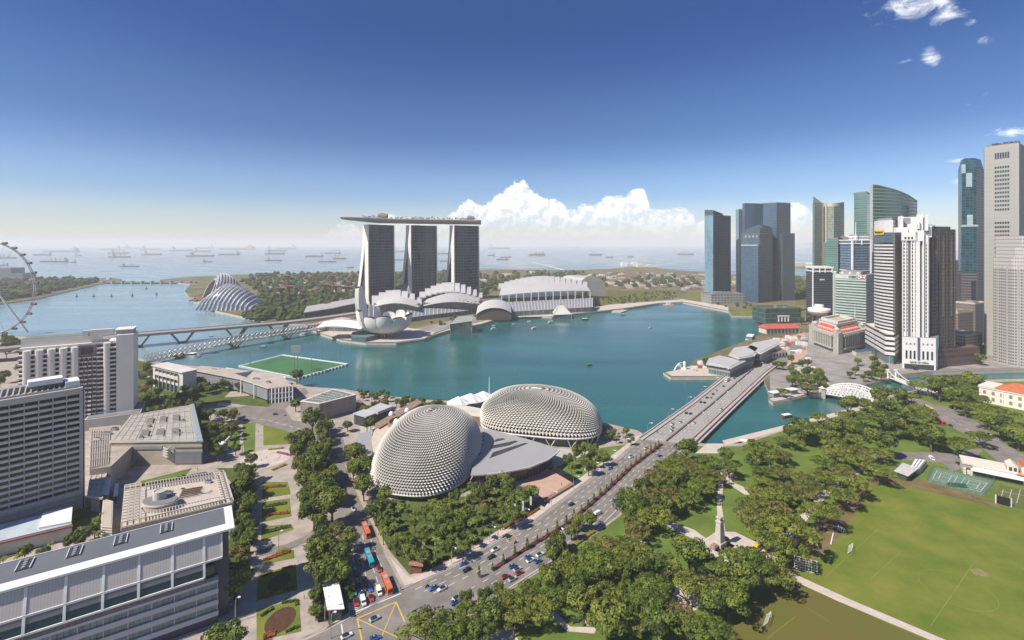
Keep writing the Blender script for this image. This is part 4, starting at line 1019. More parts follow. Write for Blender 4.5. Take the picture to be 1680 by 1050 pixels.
# memorial obelisk
x, y = G(1181, 898); ce = empty('memorial_obelisk', (x, y, 0), math.radians(35), 'tall pale stone memorial obelisk on a stepped plinth in the park', 'memorial')
STN = mat('memorial_stone', (.46, .42, .37), .8, var=.15, scale=.6)
m = MB()
def frust(m, w0, d0, w1, d1, z0, z1):
    a = [(-w0, -d0, z0), (w0, -d0, z0), (w0, d0, z0), (-w0, d0, z0)]; b = [(-w1, -d1, z1), (w1, -d1, z1), (w1, d1, z1), (-w1, d1, z1)]
    for i in range(4): j = (i+1) % 4; m.poly([a[i], a[j], b[j], b[i]])
    m.poly(b)
frust(m, 2.6, 2.2, 2.5, 2.1, 0, 3.0); frust(m, 2.0, 1.6, 1.45, 1.15, 3.0, 12.6); frust(m, 1.75, 1.45, 1.75, 1.45, 12.6, 13.3); m.build('shaft', STN, ce)
m = MB(); frust(m, 1.2, 1.0, 1.1, .9, 13.3, 14.8); frust(m, 1.6, 1.3, 1.5, 1.2, 14.8, 15.4); m.build('lantern', STN, ce)
for s in (-1, 1):
    m = MB(); m.box(s*4.8-1.7, s*4.8+1.7, -1.4, 1.4, 0, 2.6); m.box(s*4.8-1.3, s*4.8+1.3, -1, 1, 2.6, 3.2); m.build('wreath_block', mat('reddish_stone', (.30, .20, .17), .85, var=.2, scale=.6), ce)
m = MB()
for k in range(4): m.box(-7+k*.4, 7-k*.4, -9+k*.9, -8.1+k*.9+4, 0.12, .3+k*.25)
m.box(-8, 8, -4.6, 5, .12, 1.05); m.build('steps', STN, ce)
for j in range(3):
    m = MB()
    for k in range(6): m.box(-5.8+j*3.9, -5.8+j*3.9+3.2, -15.5+k*.95, -15.1+k*.95, .13, .33)
    m.build('paving_grille', DARK, ce)
# yellow and white tent-roofed coach beside it is a bus: built with the vehicles
# ------------------------------------------------------------------ sports things on the field
def goal(px_, py, ang, w_, lb, hh=2.4):
    x, y = G(px_, py); e = empty('football_goal', (x, y, 0), ang, lb, 'football goal', 'football goals on the field')
    m = MB(); m.tube([(-w_/2, 0, 0), (-w_/2, 0, hh), (w_/2, 0, hh), (w_/2, 0, 0)], .1, 5); m.tube([(-w_/2, 0, hh), (-w_/2, 1.8, 0)], .06, 4); m.tube([(w_/2, 0, hh), (w_/2, 1.8, 0)], .06, 4); m.build('frame', WHITE, e)
    m = MB()
    for k in range(15):
        x_ = -w_/2+w_*k/14; m.bar((x_, 0, hh), (x_, 1.8, 0), .03, .03)
    for k in range(5): m.bar((-w_/2, .36*k, hh-hh*k/5), (w_/2, .36*k, hh-hh*k/5), .03, .03)
    m.build('net', WHITE, e)
goal(1262, 1022, math.radians(52), 7.3, 'white football goal on the worn brownish field'); goal(1398, 905, math.radians(52), 7, 'white football goal beside the tree shadow on the green field')
x, y = G(1322, 938); e = empty('practice_screen', (x, y, 0), math.radians(-28), 'white lattice screen frame standing at the corner of the green field', 'screen frame')
m = MB()
for i in range(9): m.bar((-4.5+i*1.12, 0, .4), (-4.5+i*1.12, 1.6, 5.2), .14, .14)
for j in range(6): m.bar((-4.5, j*.32, .4+j*.96), (4.5, j*.32, .4+j*.96), .14, .14)
m.bar((-4.5, 0, .2), (-4.5, 3.2, 0.1), .15, .15); m.bar((4.5, 0, .2), (4.5, 3.2, .1), .15, .15); m.bar((-4.5, 1.6, 5.2), (-4.5, 3.2, 0), .15, .15); m.bar((4.5, 1.6, 5.2), (4.5, 3.2, 0), .15, .15)
m.build('lattice', WHITE, e)
x, y = G(1365, 885); e = empty('long_bench', (x, y, 0), math.radians(52), 'long white slatted seat in the tree shadow left of the green field', 'bench')
m = MB(); m.box(-6, 6, -.25, .25, .4, .5); m.build('seat', WHITE, e); m = MB()
for k in range(5): m.box(-5.6+k*2.75, -5.4+k*2.75, -.2, .2, 0, .4)
m.build('legs', GREY, e)
for i, (px_, py, lb) in enumerate(((1385, 872, 'small slatted stand under the trees at the field edge'), (1271, 951, 'small slatted stand at the corner of the worn field'))):
    x, y = G(px_, py); e = empty('bleacher', (x, y, 0), math.radians(52), lb, 'bleacher', 'small slatted stands by the field')
    for k in range(4):
        m = MB(); m.box(-2.5, 2.5, k*.8, k*.8+.45, .35+k*.35, .43+k*.35); m.build('seat_plank', WHITE, e)
    m = MB(); m.bar((-2.3, 0, .1), (-2.3, 3, 1.3), .1, .1); m.bar((2.3, 0, .1), (2.3, 3, 1.3), .1, .1); m.build('frame', GREY, e)
# ------------------------------------------------------------------ three-towered hotel across the bay
MBG = facade('hotel_glass', (.002, .012, .03), (.085, .115, .15), fh=7.6, fw=9, rh=.2, rw=.1, rand=1.6, rough=.12, tint=(.12, .14, .15), spec=.2)  # tint puts streaky reflections into the glass colour
he = empty('hotel_towers', (-300, 1250, 0), 0, 'hotel of three leaning glass towers carrying a long ship-shaped roof deck', 'hotel')
WEDGE = mat('white_end_wall', (.70, .66, .61), .7, var=.05)
TW_ = []
for k, (pxl, pxr, d0, ang, splay, ztop) in enumerate(((604, 646, 1215, 50, 30, 198), (674, 716, 1260, 45, 30, 198), (745, 785, 1300, 38, 30, 199))):
    a = math.radians(ang); u = Vector((math.cos(a)*0+math.sin(math.radians(90-ang)), math.sin(a)*1.0, 0)); u = Vector((math.cos(a), math.sin(a), 0)); b_ = Vector((-math.sin(a), math.cos(a), 0))
    x0 = (pxl-CX)*d0/F; o0 = Vector((x0, d0, 0)); s = (pxr-CX)/F
    w_ = (s*d0-x0)/(u.x-s*u.y)
    N_ = 12; T = []
    m = MB(); tw = empty('tower', (o0.x, o0.y, 0)); tw.parent = he; tw.location = (o0.x+300, o0.y-1250, 0); KIDS.setdefault(he.name, []).append(tw)
    # front slab slightly curved; front and back leg profiles
    def fr(t): return 0.0-3.0*(1-t)**2          # front leg leans a little forward at the foot
    def bk(t): return 21+ (splay+4)*max(0, (0.93-t)/.93)**1.45
    zs = [ztop*i/N_ for i in range(N_+1)]
    uu = 0
    for i in range(N_):
        t0, t1 = i/N_, (i+1)/N_
        for jj in range(4):
            c0, c1 = jj/4, (jj+1)/4; cv = lambda c: 5*(1-(2*c-1)**2)*-1.0
            A0 = o0+u*(w_*c0)+b_*(fr(t0)+cv(c0)*.4); B0 = o0+u*(w_*c1)+b_*(fr(t0)+cv(c1)*.4); B1 = o0+u*(w_*c1)+b_*(fr(t1)+cv(c1)*.4); A1 = o0+u*(w_*c0)+b_*(fr(t1)+cv(c0)*.4)
            m.poly([(A0.x, A0.y, zs[i]), (B0.x, B0.y, zs[i]), (B1.x, B1.y, zs[i+1]), (A1.x, A1.y, zs[i+1])], 0, [(w_*c0, zs[i]), (w_*c1, zs[i]), (w_*c1, zs[i+1]), (w_*c0, zs[i+1])], True)
        # right end (dark glass), back
        A0 = o0+u*w_+b_*fr(t0); B0 = o0+u*w_+b_*bk(t0); B1 = o0+u*w_+b_*bk(t1); A1 = o0+u*w_+b_*fr(t1)
        m.poly([(A0.x, A0.y, zs[i]), (B0.x, B0.y, zs[i]), (B1.x, B1.y, zs[i+1]), (A1.x, A1.y, zs[i+1])], 0, [(0, zs[i]), (10, zs[i]), (10, zs[i+1]), (0, zs[i+1])])
        A0 = o0+u*w_+b_*bk(t0); B0 = o0+b_*bk(t0); B1 = o0+b_*bk(t1); A1 = o0+u*w_+b_*bk(t1)
        m.poly([(A0.x, A0.y, zs[i]), (B0.x, B0.y, zs[i]), (B1.x, B1.y, zs[i+1]), (A1.x, A1.y, zs[i+1])], 0, [(0, zs[i]), (w_, zs[i]), (w_, zs[i+1]), (0, zs[i+1])])
    q = [o0+b_*fr(1), o0+u*w_+b_*fr(1), o0+u*w_+b_*21, o0+b_*21]; m.poly([(p.x, p.y, ztop) for p in q])
    BW(m, 'glazing', MBG, tw)
    # white end wall: two legs joining at mid height with a dark atrium glass between
    m = MB(); g_ = MB()
    for i in range(24):
        t0, t1 = i/24, (i+1)/24
        def prof(t):
            f0, b0 = fr(t), bk(t); 
            fi = f0+14; bi = b0-11
            if fi >= bi: fi = bi = (fi+bi)/2
            return f0-1, fi, bi, b0+.6
        p0, p1 = prof(t0), prof(t1); z0_, z1_ = ztop*t0, ztop*t1
        for a_, c_ in ((0, 1), (2, 3)):
            if a_ == 2 and p0[1] == p0[2] and p1[1] == p1[2]: pass
            Q = []
            for (pp, zz) in ((p0, z0_), (p1, z1_)):
                Q.append(((o0+b_*pp[a_]-u*1.0), (o0+b_*pp[c_]-u*1.0), zz))
            m.poly([(Q[0][1].x, Q[0][1].y, Q[0][2]), (Q[0][0].x, Q[0][0].y, Q[0][2]), (Q[1][0].x, Q[1][0].y, Q[1][2]), (Q[1][1].x, Q[1][1].y, Q[1][2])])
        # returned edges so the wall has thickness
        for s_, (i0) in ((0, 0), (1, 3)):
            A0 = o0+b_*p0[i0]-u; A1 = o0+b_*p1[i0]-u; B0 = A0+u*2.6; B1 = A1+u*2.6
            m.poly([(A0.x, A0.y, z0_), (B0.x, B0.y, z0_), (B1.x, B1.y, z1_), (A1.x, A1.y, z1_)])
        A0 = o0+b_*p0[1]+u*2; A1 = o0+b_*p1[1]+u*2; B0 = o0+b_*p0[2]+u*2; B1 = o0+b_*p1[2]+u*2
        if p0[1] != p0[2]: g_.poly([(B0.x, B0.y, z0_), (A0.x, A0.y, z0_), (A1.x, A1.y, z1_), (B1.x, B1.y, z1_)])
    BW(m, 'end_wall', WEDGE, tw); BW(g_, 'atrium_glass', GLASS, tw)
    # right edge fin
    m = MB(); A0 = o0+u*(w_+.4)+b_*(fr(0)); A1 = o0+u*(w_+.4)+b_*fr(1); m.bar((A0.x, A0.y, 0), (A1.x, A1.y, ztop), 1.6, 2.2, 0, up=tuple(u)); BW(m, 'edge_fin', WEDGE, tw)
    TW_.append((o0+u*(w_/2)+b_*7, u, b_, w_))
# roof deck
tip = Vector(D(559, 1165)); c1 = TW_[0][0].xy; c2 = TW_[1][0].xy; c3 = TW_[2][0].xy; endp = Vector(D(789, 1335))
ctrl = [tip, lerp(tip, c1, .45), c1, lerp(c1, c2, .5), c2, lerp(c2, c3, .5), c3, endp]; ctrl = [Vector(c) for c in ctrl]
path = []
for i in range(len(ctrl)-1):
    p0 = ctrl[max(i-1, 0)]; p1 = ctrl[i]; p2 = ctrl[i+1]; p3 = ctrl[min(i+2, len(ctrl)-1)]
    for k in range(6):
        t = k/6; path.append(.5*((2*p1)+(p2-p0)*t+(2*p0-5*p1+4*p2-p3)*t*t+(3*p1-p0-3*p2+p3)*t**3))
path.append(ctrl[-1]); NP = len(path)
rows = []
for i, p in enumerate(path):
    d = (path[min(i+1, NP-1)]-path[max(i-1, 0)]).normalized(); n = Vector((-d.y, d.x)); f = i/(NP-1)
    wd = 19*min(1, (f/.22+.02))**.6*(1 if f < .93 else 1-(f-.93)*2.5); dz = 4+7.2*min(1, f/.3)**.7; zt = 213.5+.8*(1-min(1, f/.3))*0
    row = []
    for k in range(9):
        a = math.pi*k/8; row.append((p.x+n.x*wd*math.cos(a), p.y+n.y*wd*math.cos(a), zt-dz*math.sin(a)**.55 if 0 < k < 8 else zt-1.5))
    rows.append([(p.x+n.x*wd*.93, p.y+n.y*wd*.93, zt-1.2), (p.x+n.x*wd*.97, p.y+n.y*wd*.97, zt+.6)]+row+[(p.x-n.x*wd*.97, p.y-n.y*wd*.97, zt+.6), (p.x-n.x*wd*.93, p.y-n.y*wd*.93, zt-1.2)])
m = MB(); m.grid(rows, 0); m.grid([[r[0], r[-1]] for r in rows], 1)
r = rows[-1]; m.poly([(q[0], q[1], q[2]) for q in r], 0)
dk = BW(m, 'sky_deck', [mat('deck_hull', (.27, .235, .21), .6, var=.08), mat('deck_floor', (.3, .27, .22), .9)], he)
def deckpt(f, off_):
    i = f*(NP-1); k = min(int(i), NP-2); p = path[k].lerp(path[k+1], i-k); d = (path[k+1]-path[k]).normalized(); return (p.x-d.y*off_, p.y+d.x*off_)
for f, w_, h_ in ((.31, 12, 11), (.90, 9, 9)):
    c = deckpt(f, 3); m = MB(); m.box(c[0]-w_, c[0]+w_, c[1]-5, c[1]+5, 212, 212+h_+4); m.box(c[0]-w_*.5, c[0]+w_*.2, c[1]-4, c[1]+4, 212+h_+4, 214+h_+4); BW(m, 'lift_core', mat('core_grey', (.33, .29, .27), .8), he)
DTREE = mat('deck_foliage', (.035, .05, .022), .9, var=.5, scale=.3)
for k in range(46):
    f = .16+.78*k/45+rnd.uniform(-.006, .006); c = deckpt(f, rnd.uniform(-12, -3)); h_ = rnd.uniform(3, 6.5); r_ = rnd.uniform(2.2, 4.4)
    m = MB(); m.tube([(c[0], c[1], 212), (c[0], c[1], 213+h_*.6)], .3, 4)
    for _ in range(26):
        q = Vector((rnd.gauss(0, 1), rnd.gauss(0, 1), rnd.gauss(0, .6))); q = q.normalized()*r_*rnd.uniform(.4, 1); cx_, cy_, cz_ = c[0]+q.x, c[1]+q.y, 213+h_+q.z
        s = rnd.uniform(.7, 1.6); v = [(cx_+rnd.uniform(-s, s), cy_+rnd.uniform(-s, s), cz_+rnd.uniform(-s, s)) for _ in range(4)]; m.poly(v[:3]); m.poly([v[0], v[2], v[3]])
    BW(m, 'deck_tree', DTREE, he)
m = MB()
for k in range(60):
    c = deckpt(.05+.93*k/59, -17*min(1, ((.05+.93*k/59)/.22))**.6); m.box(c[0]-.8, c[0]+.8, c[1]-.4, c[1]+.4, 212.5, 214.8+rnd.uniform(0, .8))
BW(m, 'deck_cabanas', mat('cabana', (.35, .30, .26), .8), he)
# low connecting glass curved podium (atriums between towers)
for (a_, b_2) in ((0, 1), (1, 2)):
    A0 = TW_[a_][0]+TW_[a_][1]*TW_[a_][3]*.5; B0 = TW_[b_2][0]-TW_[b_2][1]*TW_[b_2][3]*.5; m = MB(); rws = []
    for i in range(7):
        t = i/6; p = A0.lerp(B0, t); n = TW_[a_][2]
        rws.append([(p.x+n.x*w1, p.y+n.y*w1, zz) for w1, zz in ((-12, 0), (-12, 16+10*t), (-4, 24+14*t), (14, 30+18*t), (30, 24+10*t), (34, 0))])
    m.grid(rws, 0); BW(m, 'atrium_link', facade('atrium_roofing', (.17, .165, .13), (.30, .28, .25), fh=1.0, fw=1.0, rh=.1, rw=.1, rough=.4), he)
# ------------------------------------------------------------------ lotus shaped museum
LOT = mat('lotus_white', (.66, .63, .58), .5, var=.04)
cx_, cy_ = G(634, 552); le = empty('lotus_museum', (cx_, cy_, 0), 0, 'white lotus shaped museum with one tall petal on the bay promontory', 'museum')
NPet = 10
for k in range(NPet):
    a0 = 2*math.pi*(k)/NPet+math.radians(8); am = a0+math.pi/NPet
    lean = max(0, math.cos(am-math.radians(172)))
    Rr = 33+12*lean**3; Hh = 29+42*lean**7+2*math.sin(k*2.1)
    rowsp = []; n = 14
    for i in range(n+1):
        t = i/n; r = 7+Rr*math.sin(t*math.pi/2)**.85*(1-.10*max(0, t-.6)*lean); zz = 7.0+Hh*(t**2.15)
        half = math.pi/NPet*(1.03 if t < .72 else 1.03-(.18+.3*lean**3)*((t-.72)/.28)**1.5)
        row = []
        for j in range(7):
            aa = am+half*(j/3-1); bulge = 1+.05*(1-(j/3-1)**2)*t
            lip = -2.2*abs(j/3-1)**3*(1 if t > .9 else 0)
            row.append((cx_+r*bulge*math.cos(aa), cy_+r*bulge*math.sin(aa), zz+lip))
        rowsp.append(row)
    m = MB(); m.grid(rowsp, 0)
    inner = [[(p[0]-(p[0]-cx_)*.12, p[1]-(p[1]-cy_)*.12, p[2]+1.2) for p in rw] for rw in rowsp]
    m.grid(inner, 0); m.grid([rowsp[-1], inner[-1]], 1); m.grid([[rw[0] for rw in rowsp], [rw[0] for rw in inner]], 0); m.grid([[rw[-1] for rw in rowsp], [rw[-1] for rw in inner]], 0)
    BW(m, 'petal', [LOT, GLASS], le)
m = MB(); m.lathe([(4, 0), (4, 12), (15, 14)], 20, 0, c=(cx_, cy_)); BW(m, 'core', mat('dark_core', (.06, .07, .08), .4), le)
m = MB()
for k in range(12):
    a = 6.2832*k/12; m.tube([(cx_+11*math.cos(a), cy_+11*math.sin(a), 0), (cx_+8*math.cos(a+.4), cy_+8*math.sin(a+.4), 12)], .7, 5); m.tube([(cx_+11*math.cos(a), cy_+11*math.sin(a), 0), (cx_+8*math.cos(a-.4), cy_+8*math.sin(a-.4), 12)], .7, 5)
BW(m, 'lattice_legs', LOT, le)
m = MB(); m.prism([G(x, y) for x, y in ((578, 552), (612, 546), (622, 556), (600, 561), (576, 559))], 0, 7, 0, 1); BW(m, 'entrance_block', [mat('teal_glass', (.06, .13, .14), .2), mat('slate_deck', (.12, .15, .16), .7)], le)
# ------------------------------------------------------------------ vault roofed mall sections and the convention hall
def strip_roof(e, pxs0, pxs1, nseg, za, zb, rise, name='roof', mats=None, rib=True):
    "barrel strip between two ground lines"
    m = MB(); rb = MB(); rws = []
    for i in range(nseg+1):
        t = i/nseg; a = along(pxs0, t*.999*sum((Vector(q)-Vector(p)).length for p, q in zip(pxs0[:-1], pxs0[1:])))[0]; b = along(pxs1, t*.999*sum((Vector(q)-Vector(p)).length for p, q in zip(pxs1[:-1], pxs1[1:])))[0]
        row = []
        for j in range(7):
            s = j/6; p = a.lerp(b, s); row.append((p.x, p.y, za+(zb-za)*s+rise*math.sin(math.pi*s)))
        rws.append(row)
        if rib:
            for q0, q1 in zip(row[:-1], row[1:]): rb.bar((q0[0], q0[1], q0[2]+.3), (q1[0], q1[1], q1[2]+.3), 1.4, .5)
    m.grid(rws, 0, True); BW(m, name, mats[0], e)
    if rib: BW(rb, 'roof_ribs', mats[1], e)
    # walls below
    w_ = MB()
    for i in range(nseg):
        a, b = rws[i][0], rws[i+1][0]; w_.poly([(a[0], a[1], 0), (b[0], b[1], 0), b, a], 0)
        a, b = rws[i][-1], rws[i+1][-1]; w_.poly([(b[0], b[1], 0), (a[0], a[1], 0), a, b], 0)
    for r in (rws[0], rws[-1]): w_.poly([(r[0][0], r[0][1], 0), (r[-1][0], r[-1][1], 0)]+[p for p in r[::-1]], 0)
    BW(w_, 'wall', mats[2], e)
GLW = facade('mall_glazing', (.10, .11, .12), (.26, .25, .25), fh=6, fw=5, rh=.15, rw=.15, rough=.3)
RGL = mat('grey_roof_glass', (.30, .31, .33), .35, metal=.2, var=.1, scale=.05)
RW = mat('roof_white_panels', (.50, .49, .475), .5, var=.06, scale=.03)
e = empty('mall_vault', (*G(620, 548), 0), 0, 'vaulted glass mall roof stretching right from behind the lotus museum', 'mall')
strip_roof(e, [G(652, 531), G(700, 524), G(790, 513)], [G(660, 521), G(705, 513), G(790, 503)], 22, 8, 15, 5, mats=(RGL, RW, GLW))
e = empty('mall_vault', (*G(560, 548), 0), 0, 'oval layered end of the waterfront mall left of the lotus museum', 'mall')
for k, (s, z0, z1, mm) in enumerate(((1, 0, 7, GLW), (1.03, 7, 8, CONC), (.85, 8, 14, GLW), (.9, 14, 15, RGL))):
    c = G(573, 540); pts = [(c[0]+46*s*math.cos(a/20*6.2832), c[1]+24*s*math.sin(a/20*6.2832)) for a in range(20)]; m = MB(); m.prism(pts, z0, z1, 0); BW(m, 'storey' if k % 2 == 0 else 'canopy', mm, e)
m = MB(); c = G(566, 536, 18); m.grid([[(c[0]-40+i*14, c[1]-16+j*12, 19+3*math.sin(i*.8)+j*1.5) for i in range(6)] for j in range(4)], 0); BW(m, 'wing_roof', WHITE, e)
m = MB()
for dx in (0, 7): m.tube([(c[0]+38+dx, c[1], 10), (c[0]+38+dx, c[1]+2, 58)], .9, 5)
BW(m, 'masts', WHITE, e)
def stepped_shell(e, px0, px1, d0, d1, zb, zt, nst, lo=0.0, front=True, cap=RW):
    "row of white roof slabs that step up to the middle and down again, each overlapping the next, front side cut away"
    for k in range(nst):
        t0, t1 = k/nst, (k+1.15)/nst; t = (k+.5)/nst
        arch = math.sin(math.pi*min(1, (t*.9+.08)))
        x0, y0 = D(px0+(px1-px0)*t0, d0[0]+(d0[1]-d0[0])*t0); x1, y1 = D(px0+(px1-px0)*t1, d0[0]+(d0[1]-d0[0])*t1)
        X0, Y0 = D(px0+(px1-px0)*t0, d1[0]+(d1[1]-d1[0])*t0); X1, Y1 = D(px0+(px1-px0)*t1, d1[0]+(d1[1]-d1[0])*t1)
        zf = zb+(zt-zb)*arch*lo; zk = zb+(zt-zb)*arch
        m = MB(); rws = []
        for s in (0, .25, .5, .75, 1):
            zz = zf+(zk-zf)*math.sin(s*math.pi/2); rws.append([(x0+(X0-x0)*s, y0+(Y0-y0)*s, zz), (x1+(X1-x1)*s, y1+(Y1-y1)*s, zz)])
        m.grid(rws, 0, False); lowr = [[(p[0], p[1], p[2]-2.2) for p in r] for r in rws]; m.grid(lowr, 0, False)
        m.grid([rws[0], lowr[0]]); m.grid([rws[-1], lowr[-1]]); m.grid([[r[0] for r in rws], [r[0] for r in lowr]]); m.grid([[r[1] for r in rws], [r[1] for r in lowr]])
        BW(m, 'roof_slab', cap, e)
def body(e, px0, px1, d0, d1, z, mm, name='wall', z0=0):
    m = MB(); m.prism([D(px0, d0[0]), D(px1, d0[1]), D(px1, d1[1]), D(px0, d1[0])], z0, z, 0); BW(m, name, mm, e)
GREYR = mat('grey_inner_roof', (.24, .235, .24), .7, var=.15, scale=.03)
e = empty('theatre_roof', (*D(640, 960), 0), 0, 'white stepped roof of the theatres directly behind the lotus museum', 'theatre')
body(e, 612, 686, (985, 985), (1075, 1075), 28, GLW); stepped_shell(e, 610, 690, (1000, 1010), (1085, 1090), 26, 48, 7)
m = MB(); rws = [[(*D(612+74*i/8, 975), 24+8*math.sin(math.pi*i/8)), (*D(620+66*i/8, 1015), 32+9*math.sin(math.pi*i/8))] for i in range(9)]; m.grid(rws, 0); BW(m, 'front_roof', RW, e)
e = empty('casino_roof', (*D(730, 1010), 0), 0, 'white stepped roof with a curved grey front below the middle and right towers', 'theatre')
body(e, 690, 786, (1020, 1060), (1110, 1140), 26, GLW); stepped_shell(e, 688, 790, (1060, 1090), (1130, 1165), 28, 60, 11, lo=.55)
m = MB(); rws = [[(*D(690+97*i/8, 1012+36*i/8), 20+8*math.sin(math.pi*i/8)), (*D(700+87*i/8, 1062+30*i/8), 30+12*math.sin(math.pi*i/8))] for i in range(9)]; m.grid(rws, 0); BW(m, 'front_roof', mat('light_grey_roof', (.42, .41, .42), .6, var=.06), e)
for k in range(8):
    m = MB(); c = D(740+k*6.2, 1045); m.prism([(c[0]-1.6, c[1]-1), (c[0]+1.6, c[1]-1), (c[0]+1.6, c[1]+2), (c[0]-1.6, c[1]+2)], 24, 33, 0); BW(m, 'roof_cowl', CREAM, e)
e = empty('convention_hall', (*D(890, 1130), 0), 0, 'long convention hall with a white stepped arched roof and pale columns', 'convention centre')
body(e, 822, 965, (1085, 1170), (1240, 1320), 29, mat('shaded_glazing', (.10, .085, .08), .3, var=.3)); stepped_shell(e, 818, 962, (1150, 1240), (1230, 1340), 43, 66, 16, lo=.25)
m = MB(); rws = [[(*D(819+150*i/10, 1080+85*i/10), 35+6*math.sin(math.pi*(i+1)/14)), (*D(822+140*i/10, 1150+90*i/10), 45+10*math.sin(math.pi*i/10))] for i in range(11)]; m.grid(rws, 0); lw = [[(p[0], p[1], p[2]-2) for p in r] for r in rws]; m.grid(lw, 0); m.grid([[r[0] for r in rws], [r[0] for r in lw]]); BW(m, 'front_roof', RW, e)
for k in range(13):
    m = MB(); t = k/12; c = D(823+145*t, 1079+85*t); m.box(c[0]-1.3, c[0]+1.3, c[1]-1.3, c[1]+1.3, 10, 36+5*math.sin(math.pi*t)); BW(m, 'column', RW, e)
# lower glazed strip
e = empty('mall_vault', (*D(880, 1040), 0), 0, 'ribbed grey glass strip roof running along the foot of the convention hall', 'mall')
strip_roof(e, [D(820, 1000), D(972, 1085)], [D(816, 1062), D(972, 1150)], 30, 10, 23, 4, mats=(RGL, RW, GLW))
e = empty('arched_entrance', (*D(800, 1000), 0), 0, 'low arched entrance hall between the theatres and the convention hall', 'hall')
m = MB(); rws = [[(*D(781+58*i/10, 960), 6+19*math.sin(math.pi*(i+.5)/11.5)**.6), (*D(784+54*i/10, 1050), 12+19*math.sin(math.pi*(i+.5)/11.5)**.6)] for i in range(11)]; m.grid(rws, 0); BW(m, 'roof', RW, e)
m = MB(); 
for i in range(10):
    a = rws[i][0]; b = rws[i+1][0]; m.poly([(a[0], a[1]+3, 0), (b[0], b[1]+3, 0), (b[0], b[1]+3, b[2]-1.5), (a[0], a[1]+3, a[2]-1.5)])
BW(m, 'glazing', mat('brown_glazing', (.09, .07, .06), .3), e)
# drum at the far end
e = empty('drum_building', (*D(955, 1330), 0), 0, 'grey ribbed drum building behind the right end of the convention hall', 'building')
m = MB(); c = D(948, 1360); rws = []
for i in range(9):
    a = math.pi*i/8; rws.append([(c[0]+40-38*math.cos(a)+s*-60, c[1]+s*26, 6+56*math.sin(a)**.7) for s in (0, .5, 1)])
m.grid(rws, 0); BW(m, 'vault', ribbed('drum_cladding', (.36, .35, .35), 2.5, 1), e)
m = MB(); m.poly([(rws[i][0][0], rws[i][0][1], rws[i][0][2]) for i in range(9)]); BW(m, 'end_wall', GREYR, e)
# crystal pavilions
def crystal(px_, py, w_, dpt, h_, lb, white=False):
    x, y = G(px_, py, -3); e = empty('crystal_pavilion', (x, y, -3), 0, lb, 'pavilion'); m = MB()
    a = [(-w_, 0, 0), (w_, -dpt*.1, 0), (w_*.9, dpt, 0), (-w_*.7, dpt, 0)]; b = [(-w_*1.12, -3, h_*.62), (w_*1.02, -5, h_*.85), (w_*.8, dpt*.9, h_), (-w_*.5, dpt, h_*.9)]
    if white: b = [(-w_*.2, dpt*.4, h_), (w_*.25, dpt*.4, h_*.98), (w_*.2, dpt*.5, h_), (-w_*.15, dpt*.5, h_)]; a0 = [(-w_*.75, -2, h_*.3), (w_, -3, h_*.36), (w_*1.05, dpt, h_*.42), (-w_*.75, dpt, h_*.35)]
    if white:
        for i in range(4): j = (i+1) % 4; m.poly([a0[i], a0[j], b[j], b[i]], 1); m.poly([a[i], a[j], a0[j], a0[i]], 0)
    else:
        for i in range(4): j = (i+1) % 4; m.poly([a[i], a[j], b[j], b[i]], 0)
        m.poly(b, 1)
    m.build('glass_body', [facade('crystal_glass', (.06, .08, .085), (.12, .13, .13), fh=4, fw=4, rh=.1, rw=.1), RW if white else mat('pale_green_roof', (.28, .31, .29), .4)], e)
    m = MB()
    for i in range(4):
        j = (i+1) % 4; (m.bar(a0[i], b[i], .7, .7) if white else m.bar(b[i], b[j], .9, .9)); m.bar(a[i], (a0 if white else b)[i], .7, .7)
    m.build('frame', CONC, e)
crystal(757, 546, 18, 34, 25, 'faceted glass pavilion standing in the water right of the lotus museum'); crystal(921, 523, 20, 34, 27, 'dark glass pavilion with a white pyramid roof in front of the convention hall', True)
# ------------------------------------------------------------------ two bridges to the bayfront
e = empty('vehicular_bridge', (*D(300, 760), 0), 0, 'concrete road bridge on groups of slanted legs crossing the channel', 'bridge')
pts = [(-860, 560, 16), (-654, 630, 16), (-562, 727, 16), (-470, 790, 15.5), (-400, 850, 14), (-350, 915, 13), (-318, 975, 12), (-290, 1040, 10)]
m = MB(); rws = []; par = MB()
for i, p in enumerate(pts):
    a = Vector(pts[max(i-1, 0)]); b = Vector(pts[min(i+1, len(pts)-1)]); d = (b-a).normalized(); n = Vector((-d.y, d.x, 0))*13; q = Vector(p)
    rws.append([q+n+Vector((0, 0, .9)), q+n, q-n, q-n+Vector((0, 0, .9)), q-n-Vector((0, 0, 2.4)), q-n*.6-Vector((0, 0, 3.4)), q+n*.6-Vector((0, 0, 3.4)), q+n-Vector((0, 0, 2.4)), q+n+Vector((0, 0, .9))])
m.grid(rws, 0, False); BW(m, 'deck', mat('bridge_concrete', (.30, .27, .25), .85, var=.1, scale=.05), e)
m = MB()
for i in range(len(pts)-1):
    p, q = Vector(pts[i]), Vector(pts[i+1]); d = (q-p).normalized(); n = Vector((-d.y, d.x, 0))
    for s in (-9, -4.5, 4.5, 9): m.bar(p+n*s+Vector((0, 0, .05)), q+n*s+Vector((0, 0, .05)), .3, .06)
BW(m, 'lane_markings', MARK, e)
